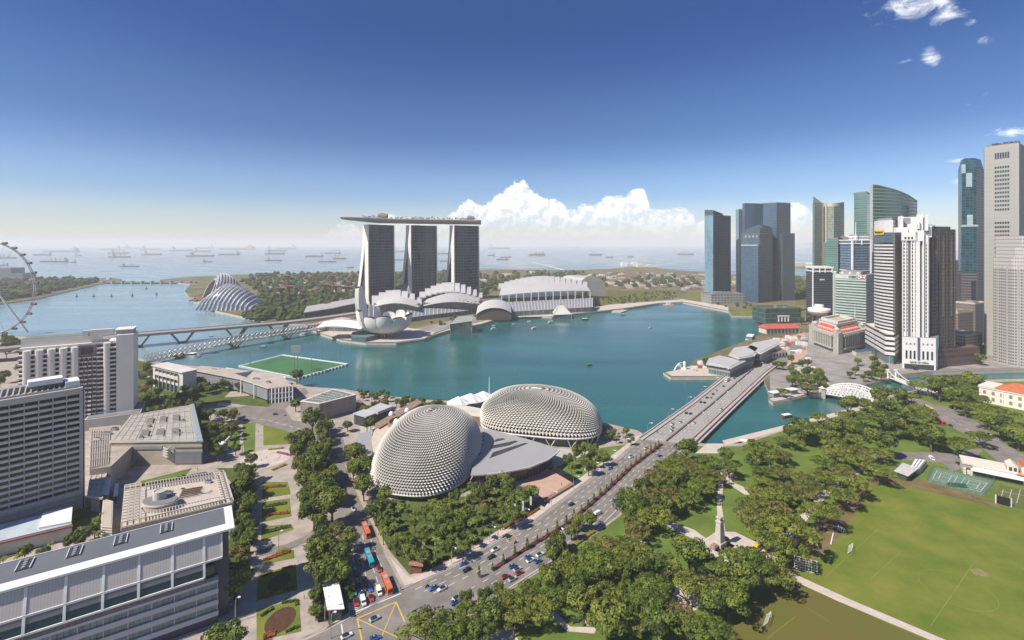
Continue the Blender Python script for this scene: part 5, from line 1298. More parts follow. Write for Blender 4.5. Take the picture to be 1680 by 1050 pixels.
for px_, sp in ((222, 0), (302, 0), (390, 0), (455, 0)):
    # find the deck point over that column of the photo
    best = min(((abs((CX+F*(pts[i][0]+(pts[i+1][0]-pts[i][0])*t/20)/(pts[i][1]+(pts[i+1][1]-pts[i][1])*t/20))-px_), i, t/20) for i in range(len(pts)-1) for t in range(20)))
    p = Vector(pts[best[1]]).lerp(Vector(pts[best[1]+1]), best[2]); d = (Vector(pts[best[1]+1])-Vector(pts[best[1]])).normalized(); n = Vector((-d.y, d.x, 0))
    m = MB()
    for s in (-9, -3, 3, 9):
        for l in (-1, 1): m.bar(p+n*s*.6+d*l*4+Vector((0, 0, -19)), p+n*s+d*l*15+Vector((0, 0, -3)), 1.5, 1.5)
    m.bar(p+n*-8+Vector((0, 0, -19))-Vector((0, 0, 0)), p+n*8+Vector((0, 0, -19)), 12, 2.2)
    BW(m, 'pier', MATS['bridge_concrete'], e)
e = empty('helix_bridge', (*D(380, 733), 0), 0, 'curved steel footbridge wrapped in a double spiral of tubes', 'footbridge')
ctrl = [Vector(p) for p in ((-463, 620, 2), (-440, 668, 4), (-408, 722, 6.5), (-372, 775, 7), (-338, 828, 6), (-312, 862, 4), (-300, 884, 1))]; path2 = []
for i in range(len(ctrl)-1):
    p0 = ctrl[max(i-1, 0)]; p1 = ctrl[i]; p2 = ctrl[i+1]; p3 = ctrl[min(i+2, len(ctrl)-1)]
    for k in range(22):
        t = k/22; path2.append(.5*((2*p1)+(p2-p0)*t+(2*p0-5*p1+4*p2-p3)*t*t+(3*p1-p0-3*p2+p3)*t**3))
TUBE = mat('bridge_steel', (.40, .37, .36), .4, metal=.4, var=.08)
fr_ = []
for i, p in enumerate(path2):
    d = (path2[min(i+1, len(path2)-1)]-path2[max(i-1, 0)]).normalized(); n = Vector((-d.y, d.x, 0)).normalized(); fr_.append((p, d, n, d.cross(n)*-1 if d.cross(n).z < 0 else d.cross(n)))
m = MB()
for (p, d, n, u_), (p2, d2, n2, u2) in zip(fr_[:-1], fr_[1:]): m.bar(p, p2, 7, .7)
BW(m, 'deck', mat('footbridge_deck', (.26, .22, .20), .85), e)
for (R_, tw_, ph0, rr, nm) in ((6.4, 1, 0, .30, 'outer_helix'), (5.4, -1, 0, .22, 'inner_helix')):
    for s in range(5):
        sub = []
        for i in range(0, len(fr_)*3-3):
            k = i//3; f = (i % 3)/3; p = fr_[k][0].lerp(fr_[k+1][0], f) if k+1 < len(fr_) else fr_[k][0]; ph = ph0+tw_*(i*.18)+s*6.2832/5
            sub.append(p+Vector((0, 0, 2.6))+fr_[k][2]*R_*math.cos(ph)+Vector((0, 0, 1))*R_*math.sin(ph))
        m = MB(); m.tube(sub, rr, 3); BW(m, nm, TUBE, e)
m = MB()
for k in range(3, len(fr_), 5):
    p, d, n, u_ = fr_[k]; m.tube([p+Vector((0, 0, 2.6))+n*5.6*math.cos(a/10*6.2832)+Vector((0, 0, 1))*5.6*math.sin(a/10*6.2832) for a in range(10)], .16, 3, closed=True)
BW(m, 'hoops', TUBE, e)
for k in (18, 44, 72, 100):
    p, d, n, u_ = fr_[k]; m = MB()
    for s in (-1, 1):
        for l in (-1, 1): m.tube([(p.x+n.x*3*s, p.y+n.y*3*s, -4), (p.x+n.x*5*s+d.x*9*l, p.y+n.y*5*s+d.y*9*l, p.z-.5)], .9, 5)
    m.lathe([(6.5, -3.5), (6.5, -2.2), (0, -2.0)], 12, c=(p.x, p.y)); BW(m, 'pier', mat('brown_pier', (.12, .085, .075), .7), e)
m = MB(); 
for k in (30, 58, 86):
    p, d, n, u_ = fr_[k]; m.lathe([(6, p.z), (6, p.z+.6), (0, p.z+.6)], 14, c=(p.x-n.x*8, p.y-n.y*8))
BW(m, 'viewing_pod', TUBE, e)
# station box beside the bridge landing
e = empty('station_box', (*D(530, 960), 0), 0, 'long dark blue glazed hall with a grey roof behind the bridge landing', 'building')
m = MB(); q = [D(500, 960), D(592, 1080), D(600, 1060+40), D(512, 1010)]; q = [G(500, 528), G(545, 520), G(598, 507), G(590, 500), G(505, 517)]
m.prism(q, 0, 17, 0, 1); BW(m, 'wall', [facade('purple_glass', (.05, .05, .09), (.09, .08, .11), fh=17, fw=3, rh=.02, rw=.3), RGL], e)
m = MB(); m.prism(inset(q, -2), 17, 18.5, 0); BW(m, 'roof', mat('roof_pale', (.38, .36, .36), .7), e)
# ------------------------------------------------------------------ giant glass conservatories with white arched ribs
def dome(lb, tris, hts, nribs):
    e = empty('glass_conservatory', (*tris[0], 0), 0, lb, 'conservatory'); rows = []
    (A0, A1, W0, W1) = tris[0], tris[1], hts[2], hts[3]; ax = (Vector(A1)-Vector(A0)); L = ax.length; ax.normalize(); n = Vector((-ax.y, ax.x))
    for i in range(nribs+1):
        t = i/nribs; c = Vector(A0)+ax*(L*t); Hh = (hts[0]*max(0, math.cos(t*math.pi/2))**.85*(.80+.2*math.sin(min(1, t/.22)*math.pi/2))+hts[1]*math.sin(math.pi*min(1, t*1.02))) ; Wd = W0+(W1-W0)*math.sin(math.pi*(t*.8+.1)); lean = hts[4]*(1-t)
        row = []
        for j in range(13):
            a = math.pi*j/12; row.append((c.x+n.x*Wd*math.cos(a)+ax.x*lean*math.sin(a), c.y+n.y*Wd*math.cos(a)+ax.y*lean*math.sin(a), max(0, Hh*math.sin(a)**.8)))
        rows.append(row)
    m = MB(); m.grid(rows, 0); BW(m, 'glass_skin', facade('dome_glass', (.22, .25, .31), (.42, .43, .46), fh=1, fw=1, rh=.12, rw=.12, rough=.25, rand=.2), e)
    for row in rows:
        m = MB(); cc_ = Vector(row[6]); m.tube([(p[0]+(p[0]-row[6][0])*.03, p[1]+(p[1]-row[6][1])*.03, p[2]*1.03+.8) for p in row], 1.15, 5); BW(m, 'rib', mat('rib_white', (.56, .54, .54), .5), e)
dome('farther taller glass conservatory with steep white ribs by the channel', (D(338, 1330), D(405, 1400)), (64, 8, 34, 38, 22), 12)
dome('nearer long glass conservatory sloping down to the right with white ribs', (D(336, 1140), D(430, 1150)), (52, 8, 36, 44, 34), 13)
# ------------------------------------------------------------------ office towers of the business district
def quad(px0, px1, d0, d1, depth):
    "front edge from column px0 (distance d0) to px1 (d1), body running back by depth"
    a = Vector(D(px0, d0)); b = Vector(D(px1, d1)); d = (b-a).normalized(); n = Vector((-d.y, d.x))
    if n.y < 0: n = -n
    return [tuple(a), tuple(b), tuple(b+n*depth), tuple(a+n*depth)]
def side(px0, pxm, px1, d0, dm, d1):
    "two visible faces: columns px0..pxm and pxm..px1; fourth corner closes the parallelogram"
    a = Vector(D(px0, d0)); m_ = Vector(D(pxm, dm)); b = Vector(D(px1, d1)); return [tuple(a), tuple(m_), tuple(b), tuple(a+b-m_)]
def tower(name, P, z1, mats, label, cat='office tower', z0=0, roofm=None, parapet=2.0, plant=None, faces=None, group=None):
    e = empty(name, (P[1][0], P[1][1], z0), 0, label, cat, group)
    m = MB(); a = sum(P[i][0]*P[(i+1) % len(P)][1]-P[(i+1) % len(P)][0]*P[i][1] for i in range(len(P))); u = 0
    for i in range(len(P)):
        p, q = P[i], P[(i+1) % len(P)]
        if a < 0: p, q = q, p
        m.wall(p, q, z0, z1, (faces[i] if faces else 0), 0)
    BW(m, 'facade', mats, e)
    m = MB(); m.prism(inset(P, .05), z1-1, z1, 0, 0)
    for i in range(len(P)):
        p, q = inset(P, .3)[i], inset(P, .3)[(i+1) % len(P)]; m.bar((*p, z1+parapet/2), (*q, z1+parapet/2), .6, parapet)
    BW(m, 'roof', roofm or BROOF, e)
    if plant:
        for (s, h_, dx, dy) in plant:
            c = (sum(p[0] for p in P)/len(P)+dx, sum(p[1] for p in P)/len(P)+dy); Q = [(c[0]+(p[0]-sum(r[0] for r in P)/len(P))*s, c[1]+(p[1]-sum(r[1] for r in P)/len(P))*s) for p in P]
            m = MB(); m.prism(Q, z1, z1+h_, 0); BW(m, 'plant_room', GREY, e)
    if not plant:
        c = (sum(p[0] for p in P)/len(P), sum(p[1] for p in P)/len(P)); r_ = random.Random(int(c[0])); sz = math.hypot(P[0][0]-c[0], P[0][1]-c[1])*.5
        for k in range(4):
            x, y = c[0]+r_.uniform(-sz, sz), c[1]+r_.uniform(-sz, sz)*.6; q = r_.uniform(1.2, 3.2); m = MB(); m.box(x-q, x+q, y-q*.7, y+q*.7, z1, z1+r_.uniform(2, 4.5)); BW(m, 'roof_plant', GREY, e)
    return e
def bands(e, P, z0, z1, fh, wall_h, wallm, glassm, proud=.7, name='window_band'):
    "storeys: proud wall bands with a recessed strip of glass between"
    m = MB(); z = z0
    while z < z1-.5:
        m.prism(inset(P, -proud), z, min(z+wall_h, z1), 0); 
        g = MB(); g.prism(P, z+wall_h, min(z+fh, z1), 0); BW(g, name, glassm, e); z += fh
    BW(m, 'spandrels', wallm, e)
def sign(e, text, pos, rz, size, m, plate=None, pm=None, depth=.1):
    if plate:
        w_, h_ = plate; b = MB(); c, s = math.cos(rz), math.sin(rz); p = Vector(pos)
        A0 = p+Vector((-c*w_/2, -s*w_/2, -h_/2)); A1 = p+Vector((c*w_/2, s*w_/2, -h_/2)); n = Vector((-s, c, 0))*.4
        q = [(A0.x, A0.y), (A1.x, A1.y), (A1.x+n.x, A1.y+n.y), (A0.x+n.x, A0.y+n.y)]; b.prism(q, p.z-h_/2, p.z+h_/2, 0); BW(b, 'sign_plate', pm, e)
    cu = bpy.data.curves.new('sign_lettering', 'FONT'); cu.body = text; cu.size = size; cu.align_x = 'CENTER'; cu.align_y = 'CENTER'; cu.extrude = depth; cu.offset = size*.012
    t_ = bpy.data.objects.new('sign_lettering', cu); me = bpy.data.meshes.new_from_object(t_); bpy.data.objects.remove(t_)
    o = bpy.data.objects.new('sign_lettering', me); COL.objects.link(o); me.materials.clear(); me.materials.append(m); o.parent = e
    n = Vector((math.sin(rz), -math.cos(rz), 0))*.25; w0 = Vector(e.location)
    o.location = Vector(pos)+n-w0; o.rotation_euler = (math.pi/2, 0, rz); KIDS.setdefault(e.name, []).append(o)
def ang(P, i=0, j=1): return math.atan2(P[j][1]-P[i][1], P[j][0]-P[i][0])
def mid(P, i=0, j=1, t=.5): return lerp(P[i], P[j], t)
BLU = facade('blue_tower_glass', (.028, .075, .13), (.06, .10, .14), fh=4.2, fw=2.6, rh=.18, rw=.08, rand=.35, rough=.13)
BLUD = facade('dark_tower_glass', (.035, .055, .075), (.06, .075, .09), fh=4.2, fw=2.6, rh=.22, rw=.12, rand=.5, rough=.16)
BLUL = facade('light_blue_glass', (.12, .22, .28), (.12, .18, .22), fh=4.2, fw=2.6, rh=.15, rw=.06, rand=.25, rough=.1)
GRN = facade('green_tower_glass', (.06, .13, .12), (.17, .25, .22), fh=4.2, fw=30, rh=.22, rw=.02, rand=.3, rough=.15)
GRL = facade('pale_green_glass', (.16, .27, .24), (.32, .37, .33), fh=4.0, fw=3.2, rh=.3, rw=.14, rand=.35, rough=.2)
# financial centre group
P = side(1156, 1170, 1199, 1345, 1320, 1362)
e = tower('financial_tower', P, 226, [BLUL, BLUD], 'dark glass tower with a pale left edge and sloping top, first from the bay', faces=[0, 1, 1, 1])
Q = [P[1], lerp(P[1], P[2], .55), lerp(P[0], P[3], .55), P[0]]
m = MB(); z_ = [241, 232, 233, 243]
for i in range(4):
    j = (i+1) % 4; m.poly([(*Q[i], 226), (*Q[j], 226), (*Q[j], z_[j]), (*Q[i], z_[i])], 0, [(0, 226), (35, 226), (35, z_[j]), (0, z_[i])])
m.poly([(*Q[i], z_[i]) for i in range(4)], 1); BW(m, 'raised_crown', [BLUD, BROOF], e)
tower('financial_tower', side(1207, 1212, 1220, 1420, 1408, 1430), 247, [BLUL, BLUD], 'narrow dark glass tower peeping out left of the twin blue towers', faces=[0, 1, 1, 1])
e = tower('financial_tower', side(1218, 1222, 1252, 1345, 1335, 1350), 259, [BLU, BLU], 'flat topped blue glass tower behind the pointed one', plant=[(.6, 2, 0, 0)])
P = [D(1252, 1330), D(1274, 1310), D(1297, 1335), D(1290, 1390), D(1256, 1390)]
e = tower('financial_tower', P, 259, [BLU, BLUD, BLUL], 'faceted blue glass tower, tallest of the cluster by the green lawn', faces=[0, 1, 1, 1, 0])
Q = side(1280, 1284, 1304, 1296, 1290, 1300); m = MB(); m.prism(Q, 0, 178, 0); BW(m, 'lower_wing', BLUD, e)
P = [D(1216, 1290), D(1246, 1255), D(1267, 1275), D(1262, 1325), D(1222, 1325)]
e = tower('financial_tower', P, 176, [BLU, BLUD], 'blue glass tower with a pointed gable crown and small green emblem', faces=[0, 1, 1, 1, 0], parapet=.6)
m = MB(); tp = [D(1222, 1290), D(1247, 1262), D(1266, 1277), D(1262, 1320), D(1226, 1318)]; zz = [186, 201, 193, 190, 184]
for i in range(5):
    j = (i+1) % 5; m.poly([(*tp[i], 176), (*tp[j], 176), (*tp[j], zz[j]), (*tp[i], zz[i])], 0, [(0, 176), (40, 176), (40, zz[j]), (0, zz[i])])
m.poly([(*tp[i], zz[i]) for i in range(5)], 0); BW(m, 'gable_crown', BLUD, e)
m = MB(); q = side(1216, 1244, 1247, 1275, 1240, 1262); m.prism(q, 0, 146, 0, 1); BW(m, 'lower_slab', [BLU, RW], e)
m = MB(); a, b = q[0], q[1]; m.bar((*a, 146.5), (*lerp(a, b, .95), 146.5), 1.4, 1.4); BW(m, 'parapet_line', WHITE, e)
for k in range(4):
    c = lerp(P[0], P[1], .25+k*.2); m = MB(); m.prism([(c[0]-1.6, c[1]-1.2), (c[0]+1.6, c[1]-1.8), (c[0]+1.6, c[1]+1), (c[0]-1.6, c[1]+1)], 166, 172, 0); BW(m, 'lit_opening', mat('warm_panel', (.45, .36, .27), .6), e)
m = MB(); c = D(1248.5, 1257); m.bar((c[0]-2.5, c[1]-1.5, 193), (c[0]+2.5, c[1]-1.5, 196), .6, 1.8); m.bar((c[0]+2.5, c[1]-1.5, 190), (c[0]-2.5, c[1]-1.5, 193), .6, 1.8); BW(m, 'emblem', mat('emblem_green', (.08, .32, .26), .5), e)
P = quad(1166, 1222, 1215, 1222, 50); e = tower('podium_block', P, 24, [facade('podium_glass', (.10, .12, .12), (.32, .31, .30), fh=6, fw=8, rh=.3, rw=.25, rough=.3)], 'low grey podium block with white frames between the blue towers', 'building', plant=[(.3, 5, -15, 0), (.25, 4, 12, 3)])
# the two curved sails
P = [D(1333, 1060), D(1336, 1030), D(1349, 1040), D(1352, 1085)]
e = tower('sail_tower', P, 236, [GRL, GRL], 'pale green curved apartment tower with a sharp spike at its left corner', 'apartment tower', parapet=.5)
m = MB(); m.poly([(*D(1334, 1032), 236), (*D(1350, 1040), 236), (*D(1334.5, 1031), 250)]); m.poly([(*D(1334, 1050), 236), (*D(1334, 1031), 236), (*D(1334.5, 1031), 250)]); m.poly([(*D(1350, 1040), 236), (*D(1334, 1050), 236), (*D(1334.5, 1031), 250)])
BW(m, 'corner_spike', mat('spike_cream', (.50, .52, .42), .5), e)
m = MB(); P = [D(1350, 1042), D(1358, 1022), D(1368, 1016), D(1378, 1022), D(1385, 1036), D(1384, 1090), D(1352, 1090)]; u = 0
for i in range(len(P)): u = m.wall(P[i], P[(i+1) % len(P)], 0, 228, 0, u)
m.poly([(*p, 228) for p in P], 1); BW(m, 'curved_wing', [facade('tan_green_glass', (.12, .17, .14), (.30, .31, .25), fh=3.6, fw=3.0, rh=.35, rw=.2, rand=.6, rough=.25), BROOF], e)
m = MB(); rws = [[(*p, 228) for p in P[:5]], [(*p, 232+4*abs(i-2)*.5+2) for i, p in enumerate(P[:5])]]; m.grid(rws); BW(m, 'crown_wall', mat('crown_cream', (.48, .45, .36), .6), e)
for k in range(2):
    m = MB(); c = D(1349.5+k*5.5, 1033+k*-8); m.box(c[0]-.9, c[0]+.9, c[1]-1.5, c[1]+.5, 0, 236); BW(m, 'vertical_fin', mat('fin_brown', (.30, .17, .12), .6) if k == 0 else CREAM, e)
P = side(1356, 1375, 1383, 975, 955, 990); e = tower('green_office_tower', P, 160, [GRN], 'dark green banded office tower in front of the curved sail tower', plant=[(.4, 5, -5, 0)])
P = quad(1382, 1402, 965, 975, 40); tower('green_office_tower', P, 152, [GRN], 'dark green office block right of the peach curved roof')
P = quad(1379, 1394, 985, 985, 30); e = tower('peach_building', P, 152, [mat('peach_panel', (.42, .30, .22), .7)], 'peach coloured block with a curved top between two dark green towers', 'building')
m = MB(); m.grid([[(*lerp(P[0], P[1], t), 152) for t in (0, .25, .5, .75, 1)], [(*lerp(P[0], P[1], t), 166-5*t*t) for t in (0, .25, .5, .75, 1)]]); m.grid([[(*lerp(P[3], P[2], t), 152) for t in (0, .25, .5, .75, 1)], [(*lerp(P[0], P[1], t), 166-5*t*t) for t in (0, .25, .5, .75, 1)]])
BW(m, 'curved_crown', MATS['peach_panel'], e)
# tall green pair with the raked top
P = side(1401, 1422, 1429, 930, 905, 960); e = tower('green_glass_tower', P, 245, [GRN], 'tall green glass tower standing left of the one with the raked roof')
P = side(1427, 1432, 1505, 890, 880, 935); e = empty('raked_glass_tower', (*P[1], 0), 0, 'tall green banded tower with a raked roof falling to the right', 'office tower')
m = MB(); N_ = 10; pts = []
for i in range(N_+1):
    t = i/N_; p = lerp(P[1], P[2], t); n = Vector((P[2][1]-P[1][1], -(P[2][0]-P[1][0]))).normalized(); bo = 9*math.sin(math.pi*t); pts.append((p[0]+n.x*bo, p[1]+n.y*bo, 257-26*t**1.15))
u = 0
for a, b in zip(pts[:-1], pts[1:]):
    L_ = math.hypot(b[0]-a[0], b[1]-a[1]); m.poly([(a[0], a[1], 0), (b[0], b[1], 0), b, a], 0, [(u, 0), (u+L_, 0), (u+L_, b[2]), (u, a[2])], True); u += L_
m.wall(P[0], P[1], 0, 257, 1); m.wall(P[2], P[3], 0, 228, 0); m.wall(P[3], P[0], 0, 228, 0)
m.poly([p for p in pts]+[(*P[3], 231), (*P[0], 257)], 2)
BW(m, 'facade', [facade('raked_glass', (.07, .14, .12), (.28, .38, .34), fh=6.2, fw=60, rh=.28, rw=.0, rand=.3, rough=.15), facade('raked_side', (.30, .36, .34), (.45, .45, .42), fh=4, fw=3, rh=.4, rw=.2), BROOF], e)
m = MB()
for a, b in zip(pts[:-1], pts[1:]): m.bar(a, b, .8, 1.2)
BW(m, 'roof_rim', CREAM, e)
# navy block with white cap
P = side(1334, 1366, 1389, 930, 905, 960)
e = tower('navy_office_block', quad(1334, 1366, 918, 912, 32), 98, [facade('navy_bands', (.012, .017, .035), (.07, .075, .10), fh=4.2, fw=40, rh=.3, rw=0, rand=.3, rough=.25)], 'dark navy office block with a white roof cap and white side edge', roofm=WHITE)
P = quad(1334, 1366, 918, 912, 32); m = MB(); m.prism(inset(P, -1), 104, 107.5, 0); BW(m, 'roof_cap', WHITE, e)
m = MB()
for t in (.02, .34, .62, .98): c = lerp(P[0], P[1], t); m.box(c[0]-.7, c[0]+.7, c[1]-.9, c[1]+.7, 96, 104)
c = P[0]; m.box(c[0]-1.2, c[0]+.4, c[1]-.8, c[1]+1, 0, 106); BW(m, 'cap_posts', WHITE, e)
m = MB(); m.prism(inset(P, 2), 98, 104, 0); BW(m, 'plant_room', DARK, e)
m = MB(); c = mid(P, t=.5); [m.box(c[0]-6+k*1.5, c[0]-5+k*1.5, c[1]-.7, c[1]-.2, 82, 84.6-.3*(k % 2)) for k in range(6)]; m.poly([(c[0]+4, c[1]-.8, 83.6), (c[0]+7, c[1]-.8, 84), (c[0]+5.6, c[1]-.8, 86)]); BW(m, 'sign', WHITE, e)
e = tower('grey_block', quad(1366, 1392, 930, 950, 40), 95, [mat('plain_grey_wall', (.22, .225, .24), .8)], 'plain grey windowless block right of the navy office block')
# blue and white slatted tower
P = quad(1398, 1428, 850, 850, 30); e = empty('slatted_tower', (*P[0], 0), 0, 'blue and white slatted office tower with a small spire behind the green-white block', 'office tower')
m = MB(); m.prism(P, 0, 156, 0, 1); BW(m, 'core', [facade('slat_blue', (.10, .16, .24), (.15, .2, .28), fh=4, fw=3, rh=.3, rw=.1), BROOF], e)
bands(e, inset(P, -.3), 96, 154, 4.6, 1.3, mat('dark_slat', (.035, .045, .075), .5), facade('slat_blue', (.1, .1, .1), (.1, .1, .1)), .5)
m = MB()
for t in (0, 1): c = lerp(P[0], P[1], t); m.box(c[0]-1.1, c[0]+1.1, c[1]-2, c[1]+1, 92, 156)
for z in (92, 98, 103, 150, 155.5): m.prism(inset(P, -1.4), z, z+1.5, 0)
c = mid(P); m.box(c[0]-.7, c[0]+.7, c[1]-2, c[1]+1, 92, 104); m.box(c[0]-.7, c[0]+.7, c[1]-2, c[1]+1, 148, 156)
BW(m, 'white_frame', WHITE, e)
Q = quad(1396, 1432, 842, 842, 40); m = MB(); 
for z in (78, 84, 90): m.prism(Q, z, z+2.0, 0)
m.prism(inset(Q, 1), 0, 91, 1, 0); 
for t in (0, .5, 1): c = lerp(Q[0], Q[1], t); m.box(c[0]-.8, c[0]+.8, c[1]-1, c[1]+1, 74, 92)
BW(m, 'stepped_base', [WHITE, DARK], e)
Q = quad(1406, 1426, 855, 855, 20); m = MB()
for k in range(4): m.prism(inset(Q, .4*(k % 2)), 156+k*2.6, 158.6+k*2.6, k % 2)
BW(m, 'top_tier', [WHITE, GREY], e)
m = MB(); c = D(1404, 850); m.tube([(*c, 150), (*c, 188)], .9, 6, 0, .4); m.bar((c[0]-2, c[1], 166), (c[0]+2, c[1], 166), .5, .5); BW(m, 'spire', WHITE, e)
# green-white banded block
P = side(1369, 1421, 1437, 800, 765, 812); e = empty('banded_office_block', (*P[1], 0), 0, 'pale green and white banded office block behind the colonnaded hotel', 'office block')
GB = facade('green_band_glass', (.05, .10, .095), (.10, .15, .14), fh=4.1, fw=1.8, rh=.05, rw=.2, rand=.5, rough=.2)
m = MB(); m.prism(P, 94, 101, 0, 1); BW(m, 'top_wall', [mat('pale_green_white', (.44, .50, .46), .6), BROOF], e)
bands(e, inset(P, .7), 0, 94, 4.35, 1.75, mat('pale_green_white', (.44, .50, .46), .6), GB, .7)
m = MB(); c = P[0]; m.box(c[0]-1.4, c[0]+1.4, c[1]-1, c[1]+2, 0, 101); BW(m, 'corner_pier', MATS['pale_green_white'], e)
for k in range(4):
    c = lerp(P[0], P[1], .12+k*.25); m = MB(); m.lathe([(2.6, 101), (2.6, 104), (1.5, 105), (0, 105)], 12, c=(c[0]+3, c[1]+12)); BW(m, 'roof_fan', CREAM, e)
m = MB(); q = inset(P, 8); m.prism(q, 101, 106, 0); BW(m, 'plant_room', GREY, e)
c = mid(P, t=.60); sign(e, 'HSBC', (c[0]-.3, c[1]-.6, 97.5), ang(P), 5.2, mat('letter_dark', (.03, .04, .05), .5))
c = mid(P, t=.87); a = ang(P); m = MB(); cx_, cy_ = c[0], c[1]-.9; R_ = 3.2
def sp(x, z): return (cx_+x*math.cos(a), cy_+x*math.sin(a)-.2, 97.5+z)
m.poly([sp(-3.4, -2), sp(3.4, -2), sp(3.4, 2), sp(-3.4, 2)], 0)
for tri in (((-3.4, 2), (-3.4, -2), (-5.4, 0)), ((3.4, -2), (3.4, 2), (5.4, 0)), ((-3.4, 2), (0, 0), (3.4, 2)), ((-3.4, -2), (3.4, -2), (0, 0))): m.poly([(p[0], p[1]-.05, p[2]) for p in (sp(*t_) for t_ in tri)], 1)
BW(m, 'hexagon_emblem', [WHITE, mat('sign_red', (.50, .03, .03), .5)], e)
# striped tower with yellow sign
P = side(1434, 1467, 1482, 650, 612, 655); e = empty('striped_tower', (*P[1], 0), 0, 'black and white striped tower with a yellow sign near its slanted top', 'office tower')
ZM = 180; SW = mat('stripe_stone', (.60, .58, .57), .7, var=.05); SDK = mat('stripe_glass', (.018, .024, .04), .2, var=.3)
m = MB(); m.prism(inset(P, .6), 0, ZM, 1, 1); BW(m, 'core', [SW, DARK], e)
m = MB(); z = 38
while z < 148:
    g = MB()
    a, b = P[0], P[1]; n = Vector((b[1]-a[1], -(b[0]-a[0]))).normalized()
    # gently bowed left face
    pp = [(lerp(a, b, t)[0]+n.x*3.0*math.sin(math.pi*t), lerp(a, b, t)[1]+n.y*3.0*math.sin(math.pi*t)) for t in (0, .2, .4, .6, .8, 1)]
    q = pp+[P[2], P[3]]; m.prism(q, z, z+2.0, 0); g.prism(inset(q, .5), z+2.0, z+4.2, 0); BW(g, 'window_band', SDK, e); z += 4.2
BW(m, 'spandrels', SW, e)
m = MB(); m.prism(q, z, z+13, 1); m.prism(q, z+13, ZM, 0); BW(m, 'crown', [SW, facade('crown_glass', (.04, .08, .10), (.06, .10, .12), fh=4.5, fw=4)], e)
# slab over the right-hand face, its shade put into darker colours
a, b = P[1], P[2]; n = Vector((b[1]-a[1], -(b[0]-a[0]))).normalized(); m = MB(); m.prism([(a[0]+n.x*.9, a[1]+n.y*.9), (b[0]+n.x*.9, b[1]+n.y*.9), (b[0]-n.x, b[1]-n.y), (a[0]-n.x, a[1]-n.y)], 0, ZM, 0)
BW(m, 'side_wall', facade('shaded_side', (.05, .045, .05), (.17, .15, .145), fh=4.2, fw=60, rh=.45, rw=0, rand=.2, rough=.4), e)
m = MB(); m.prism(inset(q, 3), ZM, ZM+3, 0); BW(m, 'plant_room', GREY, e)
a, b = Vector(P[0]), Vector(P[1]); n = Vector((b.y-a.y, -(b.x-a.x))).normalized(); c = mid(P, t=.42); sign(e, 'Maybank', (c[0]+n.x*4.2, c[1]+n.y*4.2, ZM-15), ang(P), 4.4, mat('letter_black', (.015, .015, .02), .5), (18, 6.2), mat('sign_yellow', (.75, .48, .04), .5))
c0 = Vector(P[0]); Q = [D(1419, 690), D(1452, 612), D(1468, 606), D(1482, 655), D(1450, 700)]
bands(e, inset(Q, .6), 12, 37, 6.2, 3.6, SW, SDK, .6, 'podium_band')
m = MB(); m.prism(inset(Q, 1.5), 0, 12, 0); m.prism(inset(Q, 1), 37, 38, 1); BW(m, 'podium_base', [facade('base_teal', (.05, .10, .11), (.3, .28, .26), fh=12, fw=5, rh=.1, rw=.12), CREAM], e)
# white ribbed tower
P = [D(1480, 596), D(1522, 588), D(1530, 622), D(1486, 640)]
e = empty('white_ribbed_tower', (*P[0], 0), 0, 'tall white tower with vertical ribs and a cluster of white roof boxes', 'office tower')
WT = mat('white_tower_wall', (.74, .73, .72), .65, var=.03); ZW = 160
m = MB(); m.prism(P, 0, ZW, 0, 0); BW(m, 'wall', WT, e)
a, b = Vector(P[0]), Vector(P[1]); u_ = (b-a).normalized(); n = Vector((u_.y, -u_.x)); Lw = (b-a).length
def onw(s, k): p = a+u_*(Lw*s)+n*k; return (p.x, p.y)
def slab(m, s0, s1, z0, z1, k0, k1, mi=0): m.prism([onw(s0, k1), onw(s1, k1), onw(s1, k0), onw(s0, k0)], z0, z1, mi)
for s0, s1 in ((.03, .10), (.14, .21), (.36, .43), (.47, .53), (.80, .86), (.90, .96)):
    m = MB(); z = 44
    while z < ZW-10:
        slab(m, s0, s1, z, z+2.6, -.1, .25); z += 4.3
        if s0 < .8 and s0 != .36: BW(m, 'window', GLASS, e); m = MB()
    if m.v: BW(m, 'window_column', GLASS, e, kind='stuff')
for s0, s1 in ((.235, .325), (.66, .74)):
    m = MB(); slab(m, s0, s1, 12, ZW-5, -.1, .35); BW(m, 'glazed_shaft', mat('slate_shaft', (.10, .105, .13), .4), e)
for s in (.0, .12, .335, .455, .55, .63, .75, .87, .975):
    m = MB(); slab(m, s, s+.028, 38, ZW, 0, 1.6); BW(m, 'rib', WT, e)
m = MB(); slab(m, .555, .64, 38, ZW+5, 0, 4); slab(m, .75, .80, 38, ZW+5, 0, 4); slab(m, .555, .80, ZW-7, ZW+6, 0, 4.2); slab(m, -.03, .5, ZW-6, ZW+4, 0, 2.2); BW(m, 'bay', WT, e)
for i, s in enumerate((.1, .23, .36, .68)):
    m = MB(); q_ = onw(s, 2.4 if i < 3 else 4.3); m.lathe([(0, 0), (1.5, 0)], 14); m.v = [(q_[0]+v[0], q_[1]-.15, ZW-(8 if i == 3 else 3)+v[1]) for v in m.v]; BW(m, 'round_window', DARK, e)
m = MB()
for (x0, x1, dz0, dz1, k) in ((-.22, .25, 4, 10, -1), (.0, .1, 10, 24, -4), (.1, .95, 12, 23, -12), (.3, .6, 4, 14, 0), (.75, .9, 6, 26, -5), (1.0, 1.12, 6, 26, -6), (.9, 1.3, -2, 12, -9), (.62, .7, 8, 19, -1)): slab(m, x0, x1, ZW+dz0, ZW+dz1, k-7, k)
BW(m, 'roof_boxes', [WT], e)
